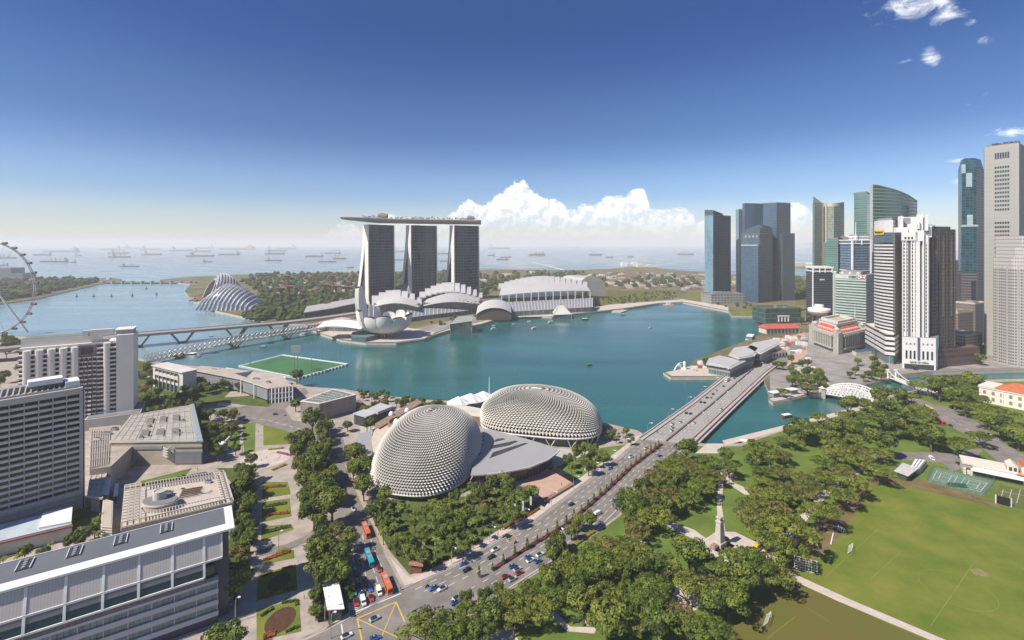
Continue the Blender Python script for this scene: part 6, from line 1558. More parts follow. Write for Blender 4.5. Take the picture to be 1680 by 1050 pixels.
m = MB(); slab(m, .12, .5, ZW+12, ZW+22, -11.8, -11.5); slab(m, .92, 1.28, ZW, ZW+10, -9, -8.8); slab(m, .95, 1.25, ZW+2, ZW+9, -8.9, -8.6); BW(m, 'roof_louvres', GREY, e)
Q = [D(1484, 592), D(1532, 583), D(1540, 620), D(1488, 640)]; m = MB(); m.prism(inset(Q, -2), 0, 38, 0, 1); BW(m, 'podium', [WT, BROOF], e)
a, b = Vector(inset(Q, -2)[0]), Vector(inset(Q, -2)[1]); u_ = (b-a).normalized(); n = Vector((u_.y, -u_.x)); Lw = (b-a).length
for s in (.10, .22, .34, .60, .73, .86):
    m = MB(); slab(m, s, s+.055, 12, 22, -.1, .2); BW(m, 'tall_window', GLASS, e)
    m = MB(); slab(m, s, s+.05, 29, 31.5, -.1, .2); BW(m, 'small_window', GREY, e)
m = MB(); slab(m, .455, .53, 11, 38, -.1, .5); BW(m, 'glazed_shaft', MATS['slate_shaft'], e)
m = MB(); slab(m, .06, .94, 0, 6, -.1, .25); BW(m, 'ground_opening', DARK, e)
c = onw(.5, .4); sign(e, 'BANK OF CHINA', (c[0], c[1]-.2, 8.6), math.atan2(u_.y, u_.x), 2.4, mat('letter_dark', (.03, .04, .05)))
# brown tower
P = side(1523, 1527, 1566, 612, 600, 610); e = empty('brown_tower', (*P[1], 0), 0, 'dark brown office tower right of the white ribbed tower', 'office tower')
BRN = facade('brown_tower_wall', (.02, .02, .03), (.075, .055, .048), fh=4.3, fw=5.6, rh=.5, rw=.28, rand=.6, rough=.25)
m = MB(); 
for i in range(4): m.wall(P[i], P[(i+1) % 4], 0, 168, 1 if i == 1 else 0)
m.poly([(*p, 168) for p in P], 2); BW(m, 'facade', [mat('dark_brown_stone', (.062, .050, .046), .7), BRN, BROOF], e)
m = MB()
a, b = Vector(P[1]), Vector(P[2]); u_ = (b-a).normalized(); n = Vector((u_.y, -u_.x)); Lw = (b-a).length
for s in (0, .33, .66, .985): slab(m, s, s+.03, 22, 168, 0, .9)
BW(m, 'pier', mat('brown_pier_wall', (.062, .050, .046), .7), e)
m = MB()
for s in (.22, .5, .84): slab(m, s, s+.06, 60, 160, 0, .35)
BW(m, 'grey_strip', facade('grey_strip_glass', (.08, .09, .10), (.14, .10, .085), fh=8, fw=2, rh=.5, rw=.2), e)
m = MB(); slab(m, .2, .98, 168, 171.5, -20, -4); BW(m, 'plant_room', DARK, e)
m = MB()
for k in range(10):
    q_ = onw(.05+k*.03, -3); 
    for _ in range(12):
        c = Vector((q_[0]+rnd.uniform(-2, 2), q_[1]+rnd.uniform(-2, 2), 169+rnd.uniform(0, 5*(1-k/12)+1))); s = .8; m.poly([c+Vector((rnd.uniform(-s, s), rnd.uniform(-s, s), rnd.uniform(-s, s))) for _ in range(3)])
BW(m, 'roof_shrubs', DTREE, e)
P = quad(1527, 1607, 592, 612, 40); tower('brown_podium', P, 20, [facade('maroon_podium', (.05, .04, .045), (.13, .07, .06), fh=7, fw=3, rh=.45, rw=.3)], 'low dark maroon block along the riverside road', 'building', roofm=mat('maroon_roof', (.16, .10, .09), .8))
# tall tower with chamfered glass body
P = [D(1572, 800), D(1578, 780), D(1602, 772), D(1614, 790), D(1612, 830), D(1578, 835)]
PUR = facade('granite_bands', (.03, .04, .06), (.17, .12, .12), fh=4.4, fw=60, rh=.5, rw=0, rand=.2, rough=.3)
TEAL = facade('teal_glass_wall', (.016, .055, .075), (.05, .11, .13), fh=4.4, fw=4.5, rh=.12, rw=.08, rand=.6, rough=.12)
e = empty('chamfered_tower', (*P[1], 0), 0, 'very tall teal glass tower with brown banded corners left of the tallest grey tower', 'office tower')
m = MB(); u = 0
for i in range(6): m.wall(P[i], P[(i+1) % 6], 100, 270, 1 if i == 2 else 0)
m.poly([(*p, 270) for p in P], 2); BW(m, 'shaft', [TEAL, PUR, BROOF], e)
Q = inset(P, -1.2); m = MB()
for i in range(6): m.wall(Q[i], Q[(i+1) % 6], 0, 104, 0)
m.poly([(*p, 104) for p in Q], 0); BW(m, 'granite_base', PUR, e)
T = inset(P, 3.5); m = MB()
for i in range(6): j = (i+1) % 6; m.poly([(*P[i], 270), (*P[j], 270), (*T[j], 286), (*T[i], 286)], 0, [(0, 270), (20, 270), (20, 286), (0, 286)])
m.poly([(*p, 286) for p in T], 0); BW(m, 'tapered_crown', TEAL, e)
a, b = Vector(P[1]), Vector(P[2]); u_ = (b-a).normalized(); n = Vector((u_.y, -u_.x)); Lw = (b-a).length
m = MB(); slab(m, .0, .25, 262, 276, -4, .6, 0); slab(m, -.05, 1.1, 177, 180, -4, 1.6, 0); slab(m, .35, .75, 180, 196, -.2, .5, 0); slab(m, .3, .7, 240, 262, -.2, .4, 0); BW(m, 'sky_terrace', mat('terrace_pale', (.36, .46, .50), .4), e)
m = MB(); slab(m, -.03, 1.02, 104, 177, -1, .9, 0); BW(m, 'lower_bay', TEAL, e)
m = MB(); slab(m, .62, .95, 0, 92, 0, 1.4); BW(m, 'entrance_glass', GLASS, e)
# tallest plain grey tower
P = side(1615, 1617, 1673, 668, 640, 668); e = empty('tall_grey_tower', (*P[1], 0), 0, 'tallest plain grey tower with a grid of small square windows down its middle', 'office tower')
GT = mat('grey_tower_stone', (.335, .33, .305), .75, var=.04, scale=.02); ZU = 281
P = [D(1614, 700), D(1615, 665), D(1672, 636), D(1690, 680)]
m = MB(); m.prism(P, 0, ZU, 0, 0); BW(m, 'wall', GT, e)
a, b = Vector(P[1]), Vector(P[2]); u_ = (b-a).normalized(); n = Vector((u_.y, -u_.x)); Lw = (b-a).length
def wrow(z, h_, name='window_row', s0=.31, s1=.745, nn=6):
    m = MB(); w_ = (s1-s0)/nn
    for k in range(nn): slab(m, s0+k*w_, s0+(k+.72)*w_, z, z+h_, -.2, .12)
    BW(m, name, GLASS, e)
wrow(263, 8, 'top_louvre_row')
z = 250
for k in range(11): wrow(z, 2.9); z -= 5.6
z -= 12
for k in range(29):
    if z < 10: break
    wrow(z, 2.9); z -= 5.6
m = MB()
for z in range(10, 280, 6): slab(m, -.002, 1.002, z, z+.25, -.1, .06)
for s in (.285, .77, .86, .15): slab(m, s, s+.008, 5, 278, -.1, .07)
BW(m, 'wall_joints', mat('joint_grey', (.27, .265, .25), .8), e)
m = MB()
for k in range(60):
    q_ = onw(rnd.choice((rnd.uniform(.5, .97), rnd.uniform(.2, .4))), -rnd.uniform(3, 10)); s = 1.3
    for _ in range(6):
        c = Vector((q_[0], q_[1], ZU+rnd.uniform(.3, 3.4))); m.poly([c+Vector((rnd.uniform(-s, s), rnd.uniform(-s, s), rnd.uniform(-s, s))) for _ in range(3)])
BW(m, 'roof_garden', DTREE, e)
m = MB(); slab(m, .02, .98, ZU, ZU+1.2, -1.2, -.2); BW(m, 'parapet', mat('parapet_brown', (.20, .14, .10), .7), e)
# octagonal grey tower with pink crown, right edge
cx_, cy_ = D(1681, 612)
def octa(r, k=.42): 
    P_ = []
    for sx, sy in ((1, -1), (1, 1), (-1, 1), (-1, -1)):
        pr = [(r*sx*k, r*sy), (r*sx, r*sy*k)]; P_ += pr if (sx*sy < 0) else pr[::-1]
    return [(cx_+x, cy_+y) for x, y in P_]
e = empty('octagonal_tower', (cx_, cy_, 0), 0, 'grey octagonal tower with tiny square windows and a stepped pinkish crown', 'office tower')
OG = facade('octagon_wall', (.03, .035, .05), (.38, .355, .34), fh=3.7, fw=2.35, rh=.48, rw=.42, rand=.5, rough=.2)
OG2 = facade('octagon_crown_wall', (.06, .06, .07), (.46, .43, .41), fh=4.6, fw=2.35, rh=.6, rw=.6, rand=.3, rough=.3)
Po = octa(27.5); m = MB(); m.prism(Po, 0, 124, 0, 1); BW(m, 'shaft', [OG, BROOF], e)
m = MB(); m.prism(octa(27.6), 118, 134, 0, 1); BW(m, 'stepped_crown', [OG2, BROOF], e)
m = MB(); m.prism(octa(24.0, .5), 134, 146, 0, 1); BW(m, 'stepped_crown', [OG2, BROOF], e)
m = MB(); m.prism(octa(20.5, .8), 146, 160, 0, 1); BW(m, 'stepped_crown', [OG2, BROOF], e)
m = MB()
for s in (-11, 7): m.box(cx_+s, cx_+s+7.5, cy_-20.9, cy_-20.3, 152, 158, 0)
m.box(cx_-9, cx_-1, cy_-20.8, cy_-20.3, 138, 146, 0); BW(m, 'recess', DARK, e)
m = MB()
for s in (-16, 14): m.lathe([(0, 0), (1.3, 0)], 12); 
m.v = [(cx_+2+(v[0] if i < 100 else v[0]), cy_-21.0, 157+v[1]) for i, v in enumerate(m.v)]; BW(m, 'round_emblem', mat('emblem_maroon', (.30, .08, .06), .6), e)
m = MB()
for x in (-13, -6, 0, 9): m.box(cx_+x, cx_+x+3, cy_-19, cy_-16, 160, 162.5)
BW(m, 'roof_boxes', CREAM, e)
m = MB()
for k in range(8):
    for t in (.25, .5, .75):
        c = lerp(Po[k], Po[(k+1) % 8], t); m.box(c[0]-.4, c[0]+.4, c[1]-.4, c[1]+.4, 0, 124)
BW(m, 'pier', mat('octagon_pier', (.36, .34, .32), .7), e)
tower('dark_green_tower', quad(1673, 1720, 900, 930, 40), 232, [facade('dark_green_glass', (.02, .05, .045), (.03, .06, .055), fh=4, fw=3)], 'dark green glass tower cut off by the right edge of the photo')
# small buildings between the towers
for px0, px1, d, z1_, col, lb in ((1560, 1574, 900, 118, (.30, .32, .34), 'thin grey banded tower squeezed right of the brown tower'), (1572, 1600, 720, 48, (.30, .19, .15), 'brownish block with a cream roof below the teal tower'),
        (1584, 1612, 660, 26, (.42, .36, .30), 'beige block with roof terrace right of the maroon podium'), (1498, 1530, 900, 100, (.16, .17, .2), 'dark block mostly hidden behind the white ribbed tower'),
        (1600, 1622, 730, 60, (.2, .15, .14), 'narrow maroon block at the foot of the tallest grey tower')):
    fm = facade('small_block_wall_%d' % px0, (.06, .07, .09), col, fh=4.2, fw=3.4, rh=.45, rw=.25, rand=.4, rough=.3)
    tower('city_block', quad(px0, px1, d, d+14, 24), z1_, [fm], lb, 'building', roofm=mat('cream_roof', (.48, .42, .34), .85), plant=[(.4, 3, 0, 0)])
# rotunda on a stem
x, y = D(1344, 905); e = empty('rotunda_tower', (x, y, 0), 0, 'white flying saucer shaped rotunda on a concrete stem', 'rotunda tower'); zz = 20
m = MB(); m.lathe([(6, 0), (6, 20)], 16, c=(x, y)); BW(m, 'stem', GREY, e)
m = MB(); m.lathe([(6, 18), (12, 19), (18.5, 24), (18.8, 29), (18.2, 31), (8, 32.5), (7.5, 38), (0, 38.3)], 28, c=(x, y)); BW(m, 'saucer', WHITE, e)
m = MB(); m.lathe([(18.4, 22.5), (19.0, 25.5)], 28, c=(x, y)); BW(m, 'window_band', mat('rose_glass', (.30, .2, .18), .4), e)
# red roofed pier building and green block behind
P = quad(1257, 1312, 815, 822, 20); e = empty('pier_building', (*P[0], 0), 0, 'long arcaded waterfront building with a bright red roof', 'building')
m = MB(); m.prism(P, 0, 9, 0); BW(m, 'wall', CREAM, e)
for k in range(9): m = MB(); c = lerp(P[0], P[1], .03+k*.107); m.box(c[0], c[0]+3.6, c[1]-.6, c[1]+.2, 1, 7.4); BW(m, 'arch_opening', DARK, e)
R0, R1, R2, R3 = inset(P, -1.5); rg0 = lerp(lerp(R0, R3, .5), lerp(R1, R2, .5), .04); rg1 = lerp(lerp(R0, R3, .5), lerp(R1, R2, .5), .96); m = MB()
m.poly([(*R0, 9), (*R1, 9), (*rg1, 15), (*rg0, 15)]); m.poly([(*R2, 9), (*R3, 9), (*rg0, 15), (*rg1, 15)]); m.poly([(*R3, 9), (*R0, 9), (*rg0, 15)]); m.poly([(*R1, 9), (*R2, 9), (*rg1, 15)]); BW(m, 'roof', REDROOF, e)
P = quad(1256, 1314, 920, 930, 40); e = tower('green_roofed_block', P, 27, [facade('dark_teal_block', (.03, .06, .06), (.07, .10, .10), fh=9, fw=4, rh=.2, rw=.1)], 'dark green glazed block behind the red roofed waterfront building', 'building', roofm=mat('roof_green', (.09, .12, .08), .9))
c = mid(P); m = MB(); 
for s in range(4): m.box(c[0]-12+s*6, c[0]-11.2+s*6, P[0][1]-1.2, P[0][1]+1, 4, 14)
m.box(c[0]-13, c[0]+8, P[0][1]-1.3, P[0][1]+1, 14, 15.5); BW(m, 'white_portico', WHITE, e)
# waterside restaurant pavilions with pale wing roofs
for pxs, z1_, lb in (([(1158, 597), (1200, 604), (1224, 592), (1180, 583), (1163, 588)], 12, 'glass pavilion with a pale wavy roof nearest the bridge end'), ([(1195, 582), (1212, 589), (1238, 584), (1248, 572), (1235, 566), (1205, 570)], 15, 'round ended pavilion with a ring roof on the waterfront'),
        ([(1236, 578), (1250, 580), (1282, 563), (1268, 556), (1236, 562), (1222, 570)], 15, 'pavilion with sawtooth pale roof stretching towards the red roofed building')):
    P = [G(a_, b_-0, z1_) for a_, b_ in pxs]; e = empty('restaurant_pavilion', (*P[0], 0), 0, lb, 'pavilion', 'waterfront restaurant pavilions')
    m = MB(); m.prism(P, z1_-1, z1_, 0); m.prism(inset(P, 3), z1_, z1_+.6, 0); BW(m, 'roof', mat('wing_roof', (.44, .43, .42), .6, var=.1, scale=.1), e)
    m = MB(); m.prism(inset(P, 2.5), 0, z1_-1, 0); BW(m, 'wall', facade('pavilion_glass', (.06, .09, .09), (.28, .28, .27), fh=6, fw=3, rh=.25, rw=.15, rough=.3), e)
# colonnaded hotel
zf = 36
P = [G(1341, 576, zf), G(1379, 594, zf), G(1420, 577, zf)]; a = Vector(P[0]); b = Vector(P[1]); c = Vector(P[2])
b = Vector(D(1374, 665)); a = Vector(D(1330, 735)); c = Vector(D(1421, 712)); d_ = a+c-b
P = [tuple(a), tuple(b), tuple(c), tuple(d_)]
e = empty('colonnaded_hotel', (b.x, b.y, 0), 0, 'grand stone hotel with tall columns and red roof strips by the river mouth', 'hotel')
FS = mat('hotel_stone', (.40, .38, .345), .8, var=.1, scale=.2)
m = MB(); m.prism(P, 0, 27, 0, 1); BW(m, 'wall', [FS, CREAM], e)
def facewall(i, j, m, s0, s1, z0, z1, k0, k1, mi=0):
    A_, B_ = Vector(P[i]), Vector(P[j]); uu_ = (B_-A_).normalized(); nn_ = Vector((uu_.y, -uu_.x)); L_ = (B_-A_).length
    q = [A_+uu_*L_*s0+nn_*k1, A_+uu_*L_*s1+nn_*k1, A_+uu_*L_*s1+nn_*k0, A_+uu_*L_*s0+nn_*k0]; m.prism([tuple(t) for t in q], z0, z1, mi)
for i, j in ((0, 1), (1, 2)):
    for k in range(11):
        s = .2+k*.062
        m = MB(); A_, B_ = Vector(P[i]), Vector(P[j]); uu_ = (B_-A_).normalized(); nn_ = Vector((uu_.y, -uu_.x)); L_ = (B_-A_).length; q = A_+uu_*L_*s+nn_*1.8
        m.tube([(q.x, q.y, 7), (q.x, q.y, 22.5)], .85, 8); BW(m, 'column', FS, e)
    m = MB(); facewall(i, j, m, .18, .84, 7, 22.5, -.1, .2); BW(m, 'colonnade_shade', mat('painted_shade', (.06, .06, .06), .5), e)  # dark slab behind the columns, their shade put into its colour
    m = MB(); facewall(i, j, m, .16, .86, 22.5, 25, 0, 2.8); facewall(i, j, m, .16, .86, 5.5, 7, 0, 3.2); facewall(i, j, m, -.01, 1.01, 25, 26.6, 0, 1.6); facewall(i, j, m, -.02, .12, 0, 29, 0, 1.8); facewall(i, j, m, .9, 1.02, 0, 29, 0, 1.8); BW(m, 'cornice', FS, e)
    for k in range(12):
        m = MB(); facewall(i, j, m, .15+k*.06, .18+k*.06, 1.2, 4.6, 0, .25); BW(m, 'window', GLASS, e)
Q = inset(P, 1.5); R = inset(P, 9.5)
for i in range(4):
    j = (i+1) % 4; m = MB(); A0, A1, B1, B0 = lerp(Q[i], Q[j], .14), lerp(Q[i], Q[j], .86), lerp(R[i], R[j], .86), lerp(R[i], R[j], .14)
    m.poly([(*A0, 27.2), (*A1, 27.2), (*B1, 34.5), (*B0, 34.5)]); m.poly([(*A1, 27.0), (*B1, 27.0), (*B1, 34.5)]); m.poly([(*A0, 27.0), (*B0, 27), (*B0, 34.5)]); m.poly([(*A0, 27.0), (*A1, 27.0), (*A1, 27.2), (*A0, 27.2)])
    BW(m, 'roof_slope', REDROOF, e)
    if i < 2:
        for k in range(8):
            s = .2+k*.085; p0 = lerp(lerp(Q[i], Q[j], s), lerp(R[i], R[j], s), .35); m = MB(); m.box(p0[0]-1, p0[0]+1, p0[1]-1, p0[1]+1, 28, 31.2); BW(m, 'dormer', CREAM, e)
WS = mat('hotel_white', (.58, .56, .53), .7)
m = MB(); m.prism(R, 27, 37.5, 0, 0); BW(m, 'upper_storey', WS, e)
m = MB(); m.prism(inset(P, 16), 37.5, 37.8, 1, 1); m.prism(inset(P, 8.8), 37.5, 38.3, 0, 1)
q = inset(P, 13)
for i in range(4): m.bar((*q[i], 39.5), (*q[(i+1) % 4], 39.5), 3, 3.4, 0)
BW(m, 'upper_roof', [WS, mat('sand_court', (.42, .38, .28), .9)], e)
for i in range(4):
    c_ = inset(P, 5)[i]; m = MB(); m.box(c_[0]-3.4, c_[0]+3.4, c_[1]-3.4, c_[1]+3.4, 27, 32.5); m.lathe([(4.6, 32.5), (4.2, 33.2), (0, 35.5)], 4, c=c_, smooth=False); BW(m, 'corner_turret', FS, e)
m = MB(); c_ = inset(P, 12)[2]; m.tube([(c_[0], c_[1], 38), (c_[0], c_[1], 58)], .35, 5, 0, .15); BW(m, 'flagpole', WHITE, e)
x, y = D(1416, 672); m = MB(); m.prism([D(1398, 668), D(1424, 680), D(1430, 665), D(1405, 655)], 0, 5, 0, 1); m.build('pool_terrace', [CREAM, mat('pool_blue', (.05, .12, .22), .2)], label='small blue swimming pool terrace at the foot of the colonnaded hotel', cat='pool')
# arched iron bridge
def arch_bridge(p0, p1, zdeck, rise, label, wd):
    e = empty('iron_bridge', (*p0, 0), 0, label, 'bridge'); a = Vector(p0); b = Vector(p1); u_ = (b-a).normalized(); n = Vector((-u_.y, u_.x)); L_ = (b-a).length
    m = MB(); m.prism([tuple(a+n*wd), tuple(b+n*wd), tuple(b-n*wd), tuple(a-n*wd)], zdeck-1.2, zdeck, 1, 0); BW(m, 'deck', [mat('deck_road', (.3, .27, .25), .9), DARK], e)
    for s in (-wd, 0, wd):
        m = MB(); N_ = 16; top = []; bot = []
        for i in range(N_+1):
            t = i/N_; p = a+(b-a)*t+n*s; top.append(Vector((p.x, p.y, zdeck+1.2+rise*math.sin(math.pi*t)**.8))); bot.append(Vector((p.x, p.y, zdeck+.2)))
        mid_ = [bb.lerp(tt, .55) for bb, tt in zip(bot, top)]
        for i in range(N_):
            m.bar(top[i], top[i+1], 1.0, 1.1); m.bar(bot[i], bot[i+1], .8, .8); m.bar(bot[i], top[i+1], .4, .45); m.bar(top[i], bot[i+1], .4, .45); m.bar(bot[i], top[i], .45, .45)
        BW(m, 'truss_arch', WHITE, e)
    m = MB()
    for i in (5, 7, 9, 11): 
        t = i/16; p = a+(b-a)*t; z_ = zdeck+1.2+rise*math.sin(math.pi*t)**.8; m.bar((p.x+n.x*wd, p.y+n.y*wd, z_), (p.x-n.x*wd, p.y-n.y*wd, z_), .6, .6)
    BW(m, 'cross_beam', WHITE, e)
    for q in (a, b):
        for s in (-wd-1.5, wd+1.5):
            c_ = q+n*s; m = MB(); m.box(c_.x-2, c_.x+2, c_.y-2, c_.y+2, -3, 6.5); m.box(c_.x-2.5, c_.x+2.5, c_.y-2.5, c_.y+2.5, 6.5, 7.2); m.lathe([(2.4, 7.2), (0, 9)], 8, c=(c_.x, c_.y)); BW(m, 'end_pier', CREAM, e)
arch_bridge(G(1352, 644), G(1452, 661), 1.4, 8.5, 'white iron truss bridge with three arched girders over the river mouth', 9.5)
# suspension footbridge
p0, p1 = Vector(G(1463, 621)), Vector(G(1530, 648)); e = empty('suspension_bridge', (p0.x, p0.y, 0), 0, 'old white suspension footbridge with four short towers upstream', 'bridge'); u_ = (p1-p0).normalized(); n = Vector((-u_.y, u_.x))
m = MB(); m.bar((p0.x, p0.y, .6), (p1.x, p1.y, .6), 7, .8); BW(m, 'deck', CREAM, e)
for q in (p0, p1):
    for s in (-4.2, 4.2):
        c_ = q+n*s; m = MB(); m.tube([(c_.x, c_.y, -3), (c_.x, c_.y, 9)], .9, 8, 0, .7); m.box(c_.x-1.3, c_.x+1.3, c_.y-1.3, c_.y+1.3, 9, 10.2); BW(m, 'pylon', WHITE, e)
for s in (-4.2, 4.2):
    m = MB(); cp = [(p0+(p1-p0)*t+n*s) for t in [i/12 for i in range(13)]]; cz = [2+7*(2*t-1)**2 for t in [i/12 for i in range(13)]]; m.tube([(c.x, c.y, z_) for c, z_ in zip(cp, cz)], .35, 4)
    for c, z_ in zip(cp, cz): m.bar((c.x, c.y, .8), (c.x, c.y, z_), .18, .18)
    m.bar((cp[0].x, cp[0].y, 1.6), (cp[-1].x, cp[-1].y, 1.6), .3, .9); BW(m, 'cable', WHITE, e)
# waterside pavilion islet by the bridge
P = [G(x_, y_, 0) for x_, y_ in ((1263, 655), (1270, 659), (1300, 654), (1330, 645), (1325, 640), (1290, 646))]
mb = MB(); mb.prism(P, -3, .6, 0); mb.build('promenade_wall', STN, label='curved stone river wall at the point between the two bridges', cat='river wall')
for px_, py, w_, lb in ((1271, 652, 5, 'small white flat roofed pavilion on the tip between the bridges'), (1300, 647, 5, 'white roofed waterside pavilion right of the tip')):
    x, y = G(px_, py); e = empty('waterside_pavilion', (x, y, 0), .3, lb, 'pavilion', 'white pavilions on the river point'); m = MB(); m.box(-w_, w_, -3.5, 3.5, 5, 5.6); m.build('roof', WHITE, e); m = MB(); m.box(-w_+1, w_-1, -2.5, 2.5, .6, 5, 0); m.build('wall', mat('grey_panel', (.2, .2, .2)), e)
P = quad(1267, 1294, 640, 650, 12); e = empty('old_boathouse', (*P[0], 0), 0, 'curved fronted low building with a brown-red roof at the bridge end', 'building')
m = MB(); m.prism(P, 0, 8, 0, 1); BW(m, 'wall', [CREAM, mat('rust_roof', (.30, .13, .09), .85)], e)
m = MB(); c_ = P[1]; m.box(c_[0]-2, c_[0]+1, c_[1]-1, c_[1]+3, 0, 13); BW(m, 'corner_tower', CREAM, e)
m = MB()
for k in range(5): q_ = lerp(P[0], P[1], .08+k*.18); m.box(q_[0], q_[0]+2, q_[1]-.3, q_[1]+.2, 2, 6.5)
BW(m, 'window', GLASS, e)
# merlion fountain: white statue spraying water (generic lion-headed fish form)
x, y = G(1123, 606); e = empty('fountain_statue', (x, y, 0), 0, 'small white fountain statue spouting an arc of water by the jetty', 'fountain statue')
m = MB(); m.lathe([(2.6, 0), (2.2, 1.6), (1.5, 2.2), (1.3, 4), (1.9, 5.6), (1.5, 7.2), (1.7, 8.2), (1.2, 9.3), (0, 9.8)], 12, c=(x, y)); m.tube([(x-1, y, 7.6), (x-2.2, y, 7.8)], .7, 6, 0, .45); BW(m, 'body', WHITE, e)
m = MB(); m.tube([(x-2.2-k*1.4, y-k*.3, 7.8+.6*k-.22*k*k) for k in range(9)], .25, 5, 0, .8); BW(m, 'water_jet', mat('spray_white', (.75, .80, .82), .4), e)
# museum right edge
P = quad(1607, 1720, 560, 590, 45); P = [G(1607, 656), G(1664, 667), G(1800, 690), G(1800, 660), G(1640, 640)]; a = Vector(G(1606, 658)); b = Vector(G(1682, 674)); u_ = (b-a).normalized(); n = Vector((-u_.y, u_.x))
e = empty('white_museum', (a.x, a.y, 0), math.atan2(u_.y, u_.x), 'white colonial museum with orange tiled hip roofs at the right edge', 'museum'); L_ = (b-a).length+40
m = MB(); m.box(0, L_, 0, 24, 0, 14.6, 0); m.box(-.6, L_+.6, -.6, 24.6, 13.4, 14.2, 0); m.box(-.5, 11, -.5, 24.5, 14.6, 15.6, 0); m.build('wall', mat('museum_white', (.66, .62, .55), .7, var=.05), e)
for k in range(12):
    for z_ in (2.5, 8.2):
        m = MB(); x0 = 3+k*6; m.box(x0, x0+2.2, -.12, .1, z_, z_+3.2, 0); m.build('window', mat('pale_shutter', (.20, .21, .19), .5), e)
m = MB()
for k in range(6): m.box(1+k*15, 2+k*15, -.35, .1, 0, 14, 0)
m.build('pilaster', MATS['museum_white'], e)
def hip(m, x0, x1, y0, y1, z0, z1, mi=0):
    r_ = (y1-y0)/2; ym = (y0+y1)/2; A_ = (x0, y0, z0); B_ = (x1, y0, z0); C_ = (x1, y1, z0); D_ = (x0, y1, z0); E_ = (x0+r_, ym, z1); F_ = (x1-r_, ym, z1)
    m.poly([A_, B_, F_, E_], mi); m.poly([C_, D_, E_, F_], mi); m.poly([D_, A_, E_], mi); m.poly([B_, C_, F_], mi)
for x0, x1, zt_ in ((9, 40, 21), (36, 84, 22)):
    m = MB(); hip(m, x0, x1, -.4, 24, 14.6 if x0 < 20 else 14.9, zt_); m.build('roof', ORANGE, e)
# club house by the field
a = Vector(G(1580, 776)); b = Vector(G(1682, 797)); u_ = (b-a).normalized(); e = empty('club_house', (a.x, a.y, 0), math.atan2(u_.y, u_.x), 'white club house with green verandah and orange pagoda roof beside the tennis court', 'club house')
WC = mat('club_white', (.64, .58, .50), .75, var=.06)
m = MB(); m.box(0, 29, 0, 14, 0, 6.2, 0); m.box(-.5, 29, -.5, 14.5, 6.2, 7, 0)
for k in range(10): m.box(k*3, k*3+1.2, -.4, .2, 7, 8.1, 0)
m.box(0, 6.5, -.6, .1, 7, 9.2, 0); m.build('wall', WC, e)
m = MB(); m.poly([(4, -3.8, 4.4), (28, -3.8, 4.4), (28, 0, 5.4), (4, 0, 5.4)]); m.poly([(4, -3.8, 4.2), (4, 0, 5.2), (28, 0, 5.2), (28, -3.8, 4.2)]); m.box(4, 28, -3.9, -3.7, 3.9, 4.5); m.build('verandah_roof', WHITE, e)
m = MB(); m.box(5, 27.5, -.25, -.05, .5, 4.3); m.build('verandah_opening', mat('dark_green_shade', (.015, .04, .03), .6), e)
for x0 in (.2, 3.4):
    m = MB(); m.box(x0, x0+1, -1.6, -.6, 0, 4.6); m.box(0, 4.4, -1.6, -.6, 4.6, 6.2); m.build('arch_pier', WC, e)
m = MB(); m.box(20.5, 25.5, -.5, 8, 7, 10.5, 0); m.poly([(20.3, -.6, 10.5), (25.7, -.6, 10.5), (23, -.6, 12.6)], 0); m.poly([(20.3, -.6, 10.5), (23, -.6, 12.6), (23, 8, 12.6), (20.3, 8, 10.5)], 0); m.poly([(25.7, -.6, 10.5), (25.7, 8, 10.5), (23, 8, 12.6), (23, -.6, 12.6)], 0); m.build('gable', WC, e)
for x0 in (21.3, 23.4):
    m = MB(); m.box(x0, x0+1.4, -.65, -.45, 7.8, 10); m.build('window', DARK, e)
for x0, x1, y0, y1, z0, z1 in ((24.5, 60, -1.5, 13, 6.3, 10.5), (27, 60, 1, 13, 10.8, 15.4), (36, 60, 4, 14, 15.6, 19)):
    m = MB(); hip(m, x0, x1, y0, y1, z0, z1); m.build('roof', ORANGE, e)
m = MB(); m.box(27, 60, 1, 12, 0, 10.8, 0); m.box(38, 60, 5, 13, 13, 15.8, 0); m.build('upper_wall', WC, e)
# grey-white roofed pavilion left of the court
P = [G(x_, y_, 4.5) for x_, y_ in ((1467, 772), (1490, 781), (1508, 768), (1481, 759))]
e = empty('sports_pavilion', (*P[0], 0), 0, 'small sports pavilion with a whitish corrugated roof left of the tennis court', 'pavilion'); m = MB(); m.prism(P, 4.1, 4.5, 0); BW(m, 'roof', mat('whitish_roof', (.50, .48, .46), .6, var=.2, scale=.4), e); m = MB(); m.prism(inset(P, 1.2), 0, 4.1, 0); BW(m, 'wall', mat('green_shed', (.04, .07, .05), .7), e)
P = [G(x_, y_, 4) for x_, y_ in ((1492, 768), (1510, 768), (1520, 756), (1500, 754))]
e = empty('service_shed', (*P[0], 0), 0, 'cluttered low service shed between pavilion and tennis court', 'shed'); m = MB(); m.prism(P, 0, 4, 0); BW(m, 'wall', GREY, e); m = MB(); [m.prism([lerp(P[0], P[1], .1+k*.3), lerp(P[0], P[1], .3+k*.3), lerp(P[3], P[2], .3+k*.3), lerp(P[3], P[2], .1+k*.3)], 4, 4.6, 0) for k in range(3)]; BW(m, 'roof_panels', WHITE, e)
